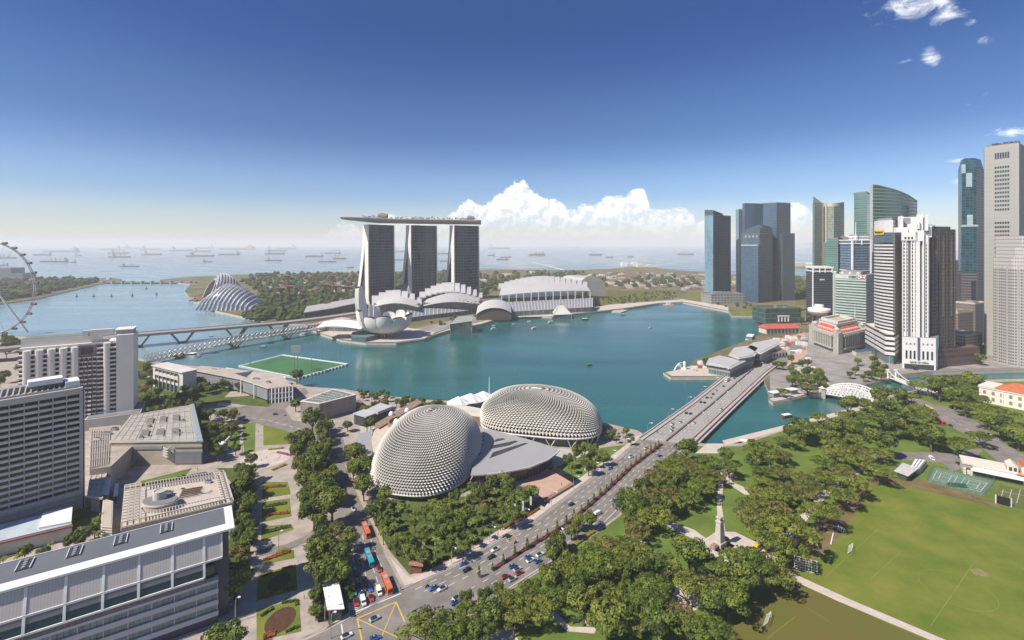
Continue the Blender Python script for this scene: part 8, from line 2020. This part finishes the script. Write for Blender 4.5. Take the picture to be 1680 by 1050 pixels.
EARTH = mat('orange_earth', (.30, .17, .10), .95, var=.3); SHM = [CREAM, mat('shed_white', (.45, .42, .38), .7), EARTH, mat('shed_brown', (.22, .14, .11), .8), GREY]
clutter([(960, 462), (1000, 448), (1150, 448), (1300, 470), (1155, 478), (1040, 473), (980, 476)], 420, 4, 16, 2, 9, SHM); clutter([(430, 490), (590, 480), (590, 462), (440, 468)], 260, 4, 14, 3, 9, SHM)
clutter([(640, 475), (740, 470), (960, 455), (950, 446), (620, 455)], 130, 5, 18, 3, 10, SHM); clutter([(312, 492), (345, 505), (350, 475), (318, 470)], 50, 4, 10, 1, 4, SHM); clutter([(-20, 470), (160, 462), (190, 458), (120, 458), (-20, 464)], 60, 6, 16, 3, 9, SHM)
clutter([(1262, 560), (1320, 548), (1325, 575), (1275, 590)], 45, 2, 5, 2, 5, [WHITE, CREAM, GREY, mat('awning_red', (.35, .1, .08), .7)], 'market_canopies'); clutter([(1110, 603), (1150, 596), (1180, 600), (1180, 606), (1110, 612)], 24, 1.5, 3, 1.5, 4, [CREAM, WHITE, MATS['awning_red']], 'jetty_stalls')
clutter([(1290, 600), (1330, 590), (1340, 610), (1300, 612)], 16, 2, 4, 2, 4, [WHITE, CREAM], 'market_canopies'); clutter([(225, 625), (250, 610), (330, 660), (250, 665)], 22, 1, 2.4, 1, 2, [WHITE, CREAM, MATS['awning_red'], DARK], 'parked_row')
# ------------------------------------------------------------------ vehicles
PAINT = {'red': (.42, .03, .03), 'blue': (.03, .12, .42), 'white': (.72, .72, .70), 'silver': (.42, .43, .45), 'black': (.02, .02, .025), 'green': (.04, .26, .20), 'yellow': (.62, .46, .04), 'orange': (.60, .13, .04), 'teal': (.03, .30, .42)}
PM = {k: mat('paint_'+k, c, .3, var=.03, spec=.6) for k, c in PAINT.items()}
TYRE = mat('tyre', (.02, .02, .02), .8); HEAD = mat('lamp_lens', (.6, .6, .55), .3)
def loft(secs):
    "closed lengthwise body: sections (x, halfwidth, z0, z1)"
    m = MB(); R_ = [[(x, -w_, z0), (x, -w_, z0+(z1-z0)*.55), (x, -w_*.86, z1), (x, w_*.86, z1), (x, w_, z0+(z1-z0)*.55), (x, w_, z0)] for x, w_, z0, z1 in secs]
    m.grid(R_, 0, False, True); m.poly(R_[0]); m.poly(R_[-1][::-1]); return m
def proto(kind):
    e = empty(kind, (0, -9000, 0))
    if kind in ('car', 'taxi'):
        b = loft([(-2.2, .72, .35, .85), (-2.05, .86, .28, .98), (-1.2, .9, .25, 1.02), (.8, .9, .25, .98), (1.9, .84, .28, .82), (2.2, .7, .35, .66)]); g = loft([(-1.75, .7, .95, 1.0), (-1.15, .76, .95, 1.42), (.1, .76, .95, 1.45), (.95, .7, .92, .98)]); ws, wr, hl = (-1.35, 1.4), .33, 2.15
    elif kind == 'van':
        b = loft([(-2.6, .9, .35, 2.0), (1.3, .92, .3, 2.05), (1.9, .9, .3, 1.35), (2.6, .84, .35, 1.05), (2.7, .8, .4, .7)]); g = loft([(1.15, .94, 1.2, 1.95), (1.5, .93, 1.2, 1.9), (2.0, .86, 1.1, 1.4)]); ws, wr, hl = (-1.7, 1.7), .36, 2.65
    elif kind == 'motorcycle':
        b = loft([(-.9, .12, .5, .8), (-.2, .2, .35, .95), (.5, .18, .5, 1.05), (.8, .08, .6, 1.0)]); g = loft([(.55, .2, 1.0, 1.1), (.75, .15, 1.0, 1.4)]); ws, wr, hl = (-.7, .75), .32, .82
    else:
        b = loft([(-6, 1.2, .4, 3.0), (-5.8, 1.25, .35, 3.15), (5.7, 1.25, .35, 3.15), (6, 1.15, .4, 2.9)]); g = MB()
        for s in (-1, 1):
            y0, y1 = sorted((s*1.2, s*1.28)); g.box(-5.4, 5.4, y0, y1, 1.35, 2.35)
        g.box(5.96, 6.04, -1.05, 1.05, 1.2, 2.6); g.box(-6.04, -5.96, -.9, .9, 1.6, 2.5); ws, wr, hl = (-3.6, 4.1), .5, 6.0
    o = b.build('body', PM['white'], e); g.build('windows', GLASS, e)
    if kind == 'bus':
        m = MB(); m.box(-3.5, -.8, -.8, .8, 3.1, 3.35); m.box(1.2, 2.4, -.6, .6, 3.1, 3.3); m.build('roof_unit', mat('roof_unit', (.3, .3, .3), .7), e)
    for x in ws:
        for s in ((-1, 1) if kind != 'motorcycle' else (0,)):
            m = MB(); y = s*(1.05 if kind == 'bus' else .82); n = 10
            c0 = [(x+wr*math.cos(k*.6283), y-.12, wr+wr*math.sin(k*.6283)) for k in range(n)]; c1 = [(p[0], y+.12, p[2]) for p in c0]; m.grid([c0, c1], 0, False, True); m.poly(c0[::-1]); m.poly(c1); m.build('wheel', TYRE, e)
    if kind != 'motorcycle':
        for s in (-1, 1): m = MB(); m.box(hl-.06, hl+.06, s*.6-.14, s*.6+.14, .6, .78); m.build('headlight', HEAD, e)
    if kind == 'taxi': m = MB(); m.box(-.5, -.2, -.25, .25, 1.42, 1.62); m.build('roof_sign', HEAD, e)
    if kind == 'motorcycle':
        m = MB(); m.lathe([(.0, .8), (.2, .9), (.22, 1.3), (.1, 1.5), (.14, 1.62), (.12, 1.78), (0, 1.82)], 8); m.build('rider', PM['black'], e)
    return e
PROTO = {}; VN = {}; VEH = []
def vehicle(px, py, kind, col, ang_, z=.1):
    VEH.append((*G(px, py, z+.7), kind, col, ang_, z))
def dirn(p, q): a, b = G(*p), G(*q); return math.atan2(b[1]-a[1], b[0]-a[0])
AB = dirn((601, 872), (635, 960)); AD = dirn((700, 990), (850, 915)); AU = AD+math.pi; AR = dirn((1126, 676), (1200, 615))
for v in ((590, 921, 'car', 'red'), (606, 918, 'bus', 'teal'), (622, 933, 'car', 'red'), (585, 940, 'car', 'black'), (600, 954, 'car', 'red'), (635, 960, 'bus', 'orange'), (581, 971, 'taxi', 'green'), (594, 973, 'taxi', 'blue'), (607, 965, 'taxi', 'blue'), (622, 970, 'van', 'white'),
          (584, 988, 'car', 'red'), (596, 986, 'van', 'white'), (609, 980, 'car', 'red'), (601, 872, 'bus', 'orange'), (594, 856, 'car', 'white'), (580, 835, 'car', 'white'), (544, 751, 'car', 'red'), (553, 749, 'taxi', 'blue'), (577, 957, 'car', 'silver'), (588, 958, 'car', 'black')): vehicle(*v, AB)
for v in ((615, 1014, 'car', 'silver', AD), (569, 1042, 'car', 'white', AD), (615, 1046, 'taxi', 'blue', AD-.2), (711, 964, 'taxi', 'blue', AU), (725, 965, 'car', 'white', AU), (760, 924, 'taxi', 'blue', AU), (766, 934, 'car', 'black', AU), (701, 961, 'motorcycle', 'black', AU), (747, 987, 'taxi', 'blue', AD), (750, 980, 'car', 'white', AD),
          (812, 901, 'car', 'white', AU), (806, 913, 'car', 'black', AU), (867, 913, 'taxi', 'blue', AD), (870, 918, 'car', 'white', AD), (886, 909, 'car', 'white', AD), (883, 920, 'taxi', 'blue', AD), (841, 928, 'taxi', 'blue', AD), (849, 933, 'car', 'silver', AD), (852, 939, 'car', 'red', AD), (829, 945, 'car', 'red', AD), (841, 949, 'car', 'silver', AD), (901, 900, 'car', 'silver', AD),
          (937, 827, 'car', 'black', AU), (981, 842, 'van', 'white', AD), (1009, 820, 'taxi', 'blue', AD), (805, 970, 'taxi', 'blue', AD), (927, 865, 'car', 'white', AD), (1001, 768, 'taxi', 'blue', AU), (1035, 749, 'car', 'white', AU), (1082, 747, 'taxi', 'blue', AD), (1060, 735, 'taxi', 'yellow', AU), (846, 889, 'motorcycle', 'black', AU), (1041, 850, 'van', 'white', AD)): vehicle(*v)
for v in ((1126, 677, 'car', 'black'), (1133, 678, 'car', 'black'), (1116, 692, 'car', 'white'), (1103, 695, 'car', 'white'), (1103, 701, 'car', 'silver'), (1102, 706, 'car', 'white'), (1139, 693, 'car', 'white'), (1150, 659, 'car', 'black'), (1156, 660, 'car', 'black'), (1160, 652, 'car', 'black'), (1166, 652, 'taxi', 'yellow'), (1170, 646, 'car', 'black'),
          (1187, 633, 'taxi', 'blue'), (1183, 671, 'car', 'white'), (1078, 708, 'motorcycle', 'black'), (1193, 624, 'bus', 'white'), (1205, 620, 'car', 'black'), (1197, 614, 'van', 'silver'), (1203, 610, 'van', 'blue'), (1210, 605, 'car', 'black'), (1217, 601, 'car', 'silver'), (1236, 600, 'car', 'black'), (1222, 607, 'car', 'white'), (1175, 640, 'car', 'silver')): vehicle(*v, AR, .35)
SA = dirn((1530, 668), (1600, 710))
for v in ((1543, 693, 'bus', 'red', SA), (1560, 698, 'car', 'black', SA), (1524, 671, 'bus', 'yellow', SA), (1633, 736, 'car', 'black', SA), (1622, 712, 'car', 'silver', SA), (1640, 720, 'car', 'white', SA), (1573, 760, 'car', 'black', SA), (1529, 752, 'van', 'white', SA), (1247, 895, 'bus', 'yellow', dirn((1240, 902), (1255, 888))),
          (1236, 588, 'bus', 'yellow', .3), (1247, 587, 'car', 'silver', .3), (1252, 597, 'car', 'white', 1), (1262, 600, 'car', 'white', 1), (452, 679, 'car', 'black', .1), (468, 681, 'motorcycle', 'black', .1), (403, 689, 'car', 'black', .1), (265, 648, 'car', 'white', 0), (275, 650, 'car', 'silver', 0), (245, 642, 'car', 'red', 0)): vehicle(*v)
PM['red'] = PM['red']
VL = [('the yellow box marking', -56, 190), ('the brick shelter', -42, 228), ('the maroon median start', -10, 218), ('the memorial obelisk', 100, 240), ('the pink plaza', 40, 290), ('the round plaza', -165, 343), ('the near end of the road bridge', 105, 372), ('the middle of the road bridge', 170, 450), ('the far end of the road bridge', 240, 570), ('the club house', 330, 330), ('the white museum road', 400, 430), ('the white block car park', -330, 480)]
vc = {}
def nv(x, y): return min(VL, key=lambda l: (l[1]-x)**2+(l[2]-y)**2)
VEH.sort(key=lambda v: (nv(v[0], v[1])[1]-v[0])**2+(nv(v[0], v[1])[2]-v[1])**2)
for x, y, kind, col, a, z in VEH:
    if kind not in PROTO: e = PROTO[kind] = proto(kind)
    else: e = copy_tree(PROTO[kind])
    l = nv(x, y)[0]; vc[(kind, col, l)] = n = vc.get((kind, col, l), 0)+1
    cn = {'black': 'dark', 'teal': 'turquoise'}.get(col, col)
    e.location = (x, y, z); e.rotation_euler = (0, 0, a); tag(e, '%s %s, %snearest %s %s to %s' % (cn, kind, '' if n == 1 else ORD[n-1]+' ', cn, kind, l), kind, 'vehicles on the roads'); e.name = kind
    body = [c for c in e.children if c.name.startswith('body')][0] if e is PROTO[kind] else [c for c in e.children if c.name.startswith('body')][0]
    body.material_slots[0].link = 'OBJECT'; body.material_slots[0].material = PM[col]
# ------------------------------------------------------------------ ships on the anchorage
def hull(L_, B_, D_, m, mi=0):
    st = [(-.5, .75, .2), (-.47, .95, 0), (-.3, 1, 0), (.3, 1, 0), (.43, .6, 0), (.5, .04, .12)]; R_ = []
    for x, w_, up in st: R_.append([(x*L_, -B_/2*w_, D_*(1+up*.8)), (x*L_*(.97), -B_/2*w_*.8, -.5), (x*L_*.97, B_/2*w_*.8, -.5), (x*L_, B_/2*w_, D_*(1+up*.8))])
    m.grid(R_, mi, False); m.poly(R_[0], mi)
    for a, b in zip(R_[:-1], R_[1:]): m.poly([a[0], b[0], b[3], a[3]], mi)
SHIPM = [mat('hull_grey_blue', (.10, .12, .16), .6), mat('hull_rust', (.22, .09, .07), .7), mat('hull_navy', (.06, .08, .12), .6)]
KIND = {'t': ('tanker', 'long low tanker'), 'b': ('bulk carrier', 'bulk carrier with deck cranes'), 'c': ('container ship', 'container ship stacked with boxes'), 's': ('supply ship', 'small working ship'), 'g': ('tug', 'tiny low boat')}
SH = [(5, 424, 46, 'b'), (6, 436, 16, 's'), (70, 419, 30, 't'), (102, 413.5, 60, 't'), (90, 430, 46, 'b'), (120, 431, 9, 'g'), (129, 420, 11, 'g'), (182, 410, 34, 't'), (195, 416, 34, 'b'), (197, 422.5, 36, 'b'), (213, 437.5, 32, 's'), (219, 408, 34, 't'), (247, 410.5, 34, 't'), (249, 418.5, 33, 't'), (297, 412, 38, 't'), (329, 421, 46, 't'), (331, 413.5, 30, 't'),
      (341, 430, 17, 'g'), (338, 408, 26, 't'), (376, 418.5, 34, 't'), (390, 409.5, 60, 't'), (388, 417, 13, 's'), (453, 412.5, 35, 't'), (470, 409, 34, 't'), (451, 417.5, 33, 't'), (449, 428, 28, 's'), (516, 421.5, 30, 't'), (546, 416.5, 27, 'b'), (537, 430, 30, 's'), (557, 425, 22, 'b'), (575, 439.5, 11, 's'), (657, 414, 20, 't'), (655, 427, 15, 's'), (727, 417, 18, 'b'), (731, 429, 20, 's'),
      (819, 408.5, 37, 't'), (806, 419.5, 12, 'g'), (830, 422.5, 18, 's'), (824, 426.5, 20, 'g'), (881, 419, 28, 'c'), (920, 403.6, 26, 't'), (977, 419, 22, 'b'), (1000, 422.5, 13, 's'), (1035, 422, 11, 's'), (1125, 418, 27, 'b'), (946, 407.5, 5, 'g')]
sc_ = {}
for px, py, lp, k in sorted(SH):
    x, y = G(px, py, -3); L_ = lp*y/F; B_ = L_*.15; Hh = 3.6*y/F*(.55 if k in 'sg' else .8); cat, ds = KIND[k]; n = sc_[k] = sc_.get(k, 0)+1
    e = empty({'t': 'tanker', 'b': 'bulk_carrier', 'c': 'container_ship', 's': 'supply_ship', 'g': 'tug_boat'}[k], (x, y, -3), 0, 'hazy %s at anchor, %s of its kind counting from the left' % (ds, ORD[n-1]) if k != 'c' else 'blue and white container ship anchored right of the hotel towers', cat, 'ships at anchor off the coast')
    m = MB(); hull(L_, B_, Hh*.75, m); m.build('hull', SHIPM[(n+len(k)) % 3 if k != 'c' else 2], e); sx = -.36*L_ if px % 2 else .34*L_
    m = MB(); w_ = L_*.07; m.box(sx-w_, sx+w_, -B_*.4, B_*.4, Hh*.7, Hh*1.9); m.box(sx-w_*.7, sx+w_*.7, -B_*.48, B_*.48, Hh*1.9, Hh*2.3); m.box(sx-w_*.4, sx+w_*.2, -B_*.1, B_*.1, Hh*2.3, Hh*3.0); m.build('deck_house', CREAM if k != 'g' else GREY, e)
    if k in 'bs':
        for q in ((-.15, .02, .2) if k == 'b' else (.1,)):
            m = MB(); m.bar((q*L_, 0, Hh*.7), (q*L_, 0, Hh*2.5), L_*.018, L_*.018); m.bar((q*L_, 0, Hh*1.2), (q*L_+L_*.1, 0, Hh*2.4), L_*.012, L_*.012); m.build('deck_crane', GREY, e)
    if k == 'c':
        for q in range(6): m = MB(); m.box((-.2+q*.1)*L_, (-.11+q*.1)*L_, -B_*.42, B_*.42, Hh*.75, Hh*(1.6+.2*(q % 3))); m.build('container_stack', [CREAM, mat('rust_box', (.3, .15, .1), .7)][q % 2], e)
    if k == 't':
        m = MB(); m.box(-.3*L_, .42*L_, -B_*.05, B_*.05, Hh*.8, Hh*1.0); m.box(.42*L_, .45*L_, -B_*.2, B_*.2, Hh*.8, Hh*1.2); m.build('deck_pipes', GREY, e)
# small boats in the bay and river
def boat(px, py, L_, ang_, lb, col=WHITE, roof=None, name='motor_boat', cat='boat'):
    x, y = G(px, py, -3); e = empty(name, (x, y, -3), ang_, lb, cat, 'small boats on the bay'); m = MB(); hull(L_, L_*.3, L_*.11, m); m.build('hull', col, e)
    m = MB(); m.box(-L_*.3, L_*.22, -L_*.12, L_*.12, L_*.1, L_*.2); m.build('cabin', GLASS, e); m = MB(); m.box(-L_*.36, L_*.28, -L_*.15, L_*.15, L_*.2, L_*.23); m.build('roof', roof or WHITE, e)
for i, a in enumerate(((810, 540, 11, .5, 'white boat below the pair at the left of the bay moorings'), (810, 535, 7, .2, 'tiny boat just above the leftmost white bay boat'), (843, 532, 7, .4, 'tiny white boat second from the left of the bay moorings'), (876, 539, 12, .8, 'round white boat nearest the middle of the bay'), (868, 528, 8, .1, 'faint boat close to the promenade left of the pyramid pavilion'),
        (904, 529, 12, .3, 'white boat just below the pyramid pavilion'), (960, 525, 16, .2, 'dark long boat right of the pyramid pavilion', MATS['hull_navy']), (1022, 517, 11, 0, 'dark small boat at the landing stage', MATS['hull_navy']), (1067, 538, 7, .5, 'lone tiny boat in the right part of the bay'), (967, 600, 9, .3, 'purple grey boat alone in mid bay', mat('purple_hull', (.16, .12, .16), .6), mat('purple_hull', (.1, .1, .1))),
        (500, 550, 16, .1, 'white launch beside the promontory steps'), (312, 586, 26, 0, 'long white boat moored below the spiral footbridge'), (1291, 685, 13, .35, 'river tour boat with a white roof in mid river', mat('brown_hull', (.15, .07, .05), .7)), (1227, 730, 15, -.2, 'white and red tour boat at the river landing by the trees', REDROOF), (432, 570, 9, .2, 'small dark boat below the spiral bridge pier', MATS['hull_navy']), (347, 552, 7, 0, 'buoy boat in the channel behind the spiral bridge', MATS['hull_navy']), (1205, 562, 0, 0, ''))):
    if a[2]: boat(*a)
for i, (px, py) in enumerate(((126, 487), (154, 487), (183, 487), (217, 486), (257, 484), (240, 474))):
    x, y = G(px, py, -3); m = MB(); m.lathe([(3, 0), (3, 2), (1, 3), (1, 9), (0, 9.5)], 8, c=(x, y)); m.v = [(v[0], v[1], v[2]-3) for v in m.v]
    m.build('channel_buoy', DARK, label='dark buoy in the pale channel, %s' % (ORD[i]+' from the left' if i < 5 else 'the farther one above the row'), cat='buoy', group='buoys across the channel')
x, y = G(1197, 562, -3); e = empty('ferry', (x, y, -3), 1.0, 'glassy white ferry moored beside the restaurant pavilions', 'boat'); e.location = (*G(1231, 558, -3), -3); m = MB(); hull(34, 11, 3, m); m.build('hull', WHITE, e); m = MB(); m.box(-13, 10, -4, 4, 3, 7.5); m.build('cabin', mat('pale_teal_glass', (.1, .2, .2)), e); m = MB(); m.box(-14, 11, -4.6, 4.6, 7.5, 8.2); m.build('roof', WHITE, e)
# ------------------------------------------------------------------ observation wheel at the left edge
xc, yc, zc, R = -858, 805, 77, 75; e = empty('observation_wheel', (xc, yc, 0), 0, 'giant observation wheel with dark capsules cut off by the left edge', 'ferris wheel')
for s in (-1.6, 1.6): m = MB(); m.tube([(xc+R*math.cos(a/56*6.2832), yc+s, zc+R*math.sin(a/56*6.2832)) for a in range(56)], .75, 5, closed=True); BW(m, 'rim', TUBE, e)
for k in range(28):
    a = (k+.5)/28*6.2832; m = MB(); p = Vector((xc+(R+3.2)*math.cos(a), yc, zc+(R+3.2)*math.sin(a))); m.tube([p+Vector((-3.6, 0, 0)), p+Vector((-3, 0, 0)), p+Vector((3, 0, 0)), p+Vector((3.6, 0, 0))], 2.0, 8); BW(m, 'capsule', mat('capsule_dark', (.10, .085, .085), .35), e)
    m = MB(); m.tube([(xc, yc-4+8*(k % 2), zc), (xc+R*math.cos(a), yc, zc+R*math.sin(a))], .14, 3); BW(m, 'spoke', TUBE, e)
m = MB(); m.tube([(xc, yc-9, zc), (xc, yc+9, zc)], 3, 10); BW(m, 'hub', TUBE, e)
for sx in (-1, 1):
    for sy in (-1, 1): m = MB(); m.tube([(xc, yc+8*sy, zc), (xc+38*sx, yc+26*sy, 0)], 1.6, 6); BW(m, 'leg', WHITE, e)
# tree-shaped towers in the far garden
for i, (px, py, h_) in enumerate(((472, 475, 46), (546, 478, 50), (474, 494, 40), (461, 500, 42), (551, 488, 34), (568, 490, 34), (534, 487, 36))):
    x, y = G(px, py); e = empty('tree_tower', (x, y, 0), 0, 'reddish funnel topped tower in the far garden, %s from the left' % ORD[sorted((461, 472, 474, 534, 546, 551, 568)).index(px)], 'garden tower', 'tree shaped garden towers'); m = MB(); m.lathe([(4, 0), (2.4, h_*.5), (3, h_*.75)], 10); m.build('trunk', mat('tower_brown', (.13, .07, .065), .8), e)
    m = MB(); m.lathe([(3, h_*.75), (8, h_*.93), (14, h_)], 16); m.build('canopy', mat('canopy_maroon', (.24, .13, .11), .8), e)
# dam across the channel mouth
a, b = G(163, 464, 0), G(322, 464, 0); e = empty('barrage', (*a, 0), 0, 'long low dam with piers closing the channel mouth', 'dam'); m = MB(); m.bar((*a, 3), (*b, 3), 14, 3.5); BW(m, 'deck', GREY, e); m = MB(); m.bar((a[0], a[1]+3, 0), (b[0], b[1]+3, 0), 6, 6); BW(m, 'gates', mat('gate_navy', (.07, .10, .14), .6), e)
for k in range(10): p = lerp(a, b, (k+.5)/10); m = MB(); m.box(p[0]-2.5, p[0]+2.5, p[1]-11, p[1]+6, -5, 8); BW(m, 'pier', mat('barrage_pier', (.33, .35, .36), .8), e)
for px0, px1, d, h_, lb in ((-30, 18, 2100, 44, 'hazy blue-grey slab building behind the observation wheel'), (18, 37, 2080, 22, 'lower hazy block right of the slab behind the wheel')):
    tower('distant_block', quad(px0, px1, d, d, 60), h_, [facade('hazy_block', (.06, .08, .10), (.16, .18, .20), fh=4, fw=6, rh=.4, rw=.2)], lb, 'building')
for i, (px, py, w_, h_, cl, lb) in enumerate(((1037, 437, 60, 26, WHITE, 'white port hall on the far shore with stepped roofs'), (1062, 438, 55, 20, CREAM, 'long cream port shed on the far shore right of the white hall'), (975, 455, 38, 14, CREAM, 'white and reddish block on the far construction land'), (1312, 437, 110, 30, CREAM, 'pale works on the small far islet between the tower groups'), (880, 448, 30, 9, WHITE, 'white shed on the far shore above the convention hall'))):
    x, y = G(px, py); e = empty('port_building', (x, y, 0), 0, lb, 'building')
    if i == 3: m = MB(); m.lathe([(260, -4), (240, 1), (0, 2)], 16); m.build('islet_ground', FARG, e)
    for k in range(4): q = w_*(-.9+.6*k); m = MB(); m.box(q-w_*.3, q+w_*.28, -w_*.4, w_*.4, 0, h_*(1-.16*((k*2+i) % 4))); m.build('hall', [cl, CREAM][k % 2], e)
a, b = G(873, 430, -3), G(925, 443, -3); m = MB(); m.bar((*a, -2), (*b, -2), 12, 3); m.build('breakwater', CREAM, label='thin pale breakwater line running out into the sea', cat='breakwater')
m = MB(); [m.lathe([(r_, -4), (r_*.6, h_*.7), (r_*.2, h_), (0, h_)], 18, c=D(px, 26000)) for px, r_, h_ in ((1318, 900, 150), (1340, 1100, 230), (1250, 700, 90), (350, 900, 60))]; m.build('hills', FARG, kind='structure')
# platforms and stage at the promenade
x, y = G(1097, 501, -3); e = empty('landing_stage', (x, y, -3), 0, 'small white landing stage at the head of the bay', 'landing stage'); m = MB(); m.box(-12, 12, -6, 6, 0, 2); m.build('pontoon', CONC, e); m = MB(); m.box(-5, 5, -4, 4, 2, 8); m.build('shelter', CREAM, e)
P = [G(*p, -2) for p in ((1010, 507), (1030, 509), (1018, 513), (1003, 512))]; m = MB(); m.prism(P, -5, -1.5); m.build('jetty', CONC, label='small low jetty right of the pyramid pavilion', cat='jetty')
P = [G(*p, 3) for p in ((889, 1020+0), (0, 0))][:1]; x, y = G(967, 1022); e = empty('kiosk', (x, y, 0), .2, 'small white box kiosk at the end of the park path', 'kiosk'); m = MB(); m.box(-1.6, 1.6, -1.3, 1.3, 0, 3.2); m.build('wall', WHITE, e); m = MB(); m.box(-.9, .9, -1.4, -1.28, 1, 2.3); m.build('window', GLASS, e)
# mall forecourt: white folded canopy and curved wall
P = [G(341, 728, 5), G(360, 720, 7), G(374, 728, 5), G(366, 732, 1)]; e = empty('folded_canopy', (*G(360, 735), 0), 0, 'white folded entrance canopy in the garden right of the mall', 'canopy'); m = MB(); m.poly([(*P[0], 5), (*P[1], 7), (*P[2], 5.5)]); m.poly([(*P[1], 7), (*P[2], 5.5), (*G(374, 740), 0), (*G(362, 742), 0)]); m.poly([(*P[0], 5), (*P[2], 5.5), (*G(360, 732, 4), 4)]); BW(m, 'shell', WHITE, e)
m = MB(); m.bar((*G(368, 725, 6), 6), (*G(382, 711, 3), 3), .8, .8); m.bar((*G(346, 745, 1), 1), (*G(362, 731, 5), 5), .8, .8); BW(m, 'beams', WHITE, e)
# ------------------------------------------------------------------ people
def person_mesh(step):
    me = bpy.data.meshes.new('person'); vs = [(0, 0, .95), (0, 0, 1.2), (0, 0, 1.42), (0, 0, 1.52), (0, .01, 1.64), (.1, step*.1, .9), (.11, step*.2, .5), (.11, step*.24, .06), (.11, step*.24-.14, .03), (-.1, -step*.1, .9), (-.11, -step*.14, .5), (-.11, -step*.26, .06), (-.11, -step*.26-.14, .03), (.2, 0, 1.38), (.25, -step*.08, 1.1), (.24, -step*.16, .86), (-.2, 0, 1.38), (-.25, step*.08, 1.1), (-.24, step*.16, .86)]
    ed = [(0, 1), (1, 2), (2, 3), (3, 4), (0, 5), (5, 6), (6, 7), (7, 8), (0, 9), (9, 10), (10, 11), (11, 12), (2, 13), (13, 14), (14, 15), (2, 16), (16, 17), (17, 18)]; rr = [.13, .13, .12, .05, .1, .09, .06, .045, .035, .09, .06, .045, .035, .055, .04, .035, .055, .04, .035]
    me.from_pydata(vs, ed, []); o = bpy.data.objects.new('person', me); COL.objects.link(o); md = o.modifiers.new('s', 'SKIN')
    for v, r_ in zip(me.skin_vertices[0].data, rr): v.radius = (r_, r_)
    me.skin_vertices[0].data[0].use_root = True; o.modifiers.new('u', 'SUBSURF').levels = 1
    dg = bpy.context.evaluated_depsgraph_get(); out_ = bpy.data.meshes.new_from_object(o.evaluated_get(dg)); bpy.data.objects.remove(o); return out_
PMS = [person_mesh(.9), person_mesh(.3)]; CL = [mat('cloth_dark', (.04, .04, .06), .9), mat('cloth_white', (.6, .58, .55), .9), mat('cloth_red', (.35, .05, .05), .9), mat('cloth_blue', (.06, .12, .3), .9)]; CN = ['dark', 'white', 'red', 'blue']
for i, (px, py, c, w_) in enumerate(((424, 710, 0, 'walking down the pale garden path'), (425, 729, 1, 'near the lower end of the garden path'), (437, 753, 0, 'in the middle of the round plaza'), (429, 757, 0, 'left of centre on the round plaza'), (321, 770, 1, 'outside the pergola block beside the palms'), (324, 772, 2, 'beside the palms by the pergola block'), (423, 804, 0, 'on the path beside the topmost bed'), (491, 960, 3, 'on the wide walk by the upper lawn square'), (489, 925, 1, 'on the wide walk above the upper lawn square'), (499, 983, 0, 'on the wide walk by the lowest lawn square'),
        (873, 787, 0, 'at the upper left of the pink plaza'), (880, 784, 0, 'on the pink plaza near its far edge'), (921, 797, 0, 'at the right corner of the pink plaza'), (1215, 900, 0, 'on the paving right of the obelisk'), (1222, 902, 1, 'right of the obelisk near the yellow bus'), (1293, 943, 0, 'walking at the start of the white field path'), (657, 969, 0, 'waiting at the kerb by the yellow box corner'), (905, 756, 0, 'under the edge of the fan canopy'))):
    x, y = G(px, py); o = bpy.data.objects.new('person', PMS[i % 2].copy()); COL.objects.link(o); o.data.materials.clear(); o.data.materials.append(CL[c]); o.location = (x, y, .15); o.rotation_euler = (0, 0, i*1.3); tag(o, 'person in %s clothes %s' % (CN[c], w_), 'person', 'people out walking')
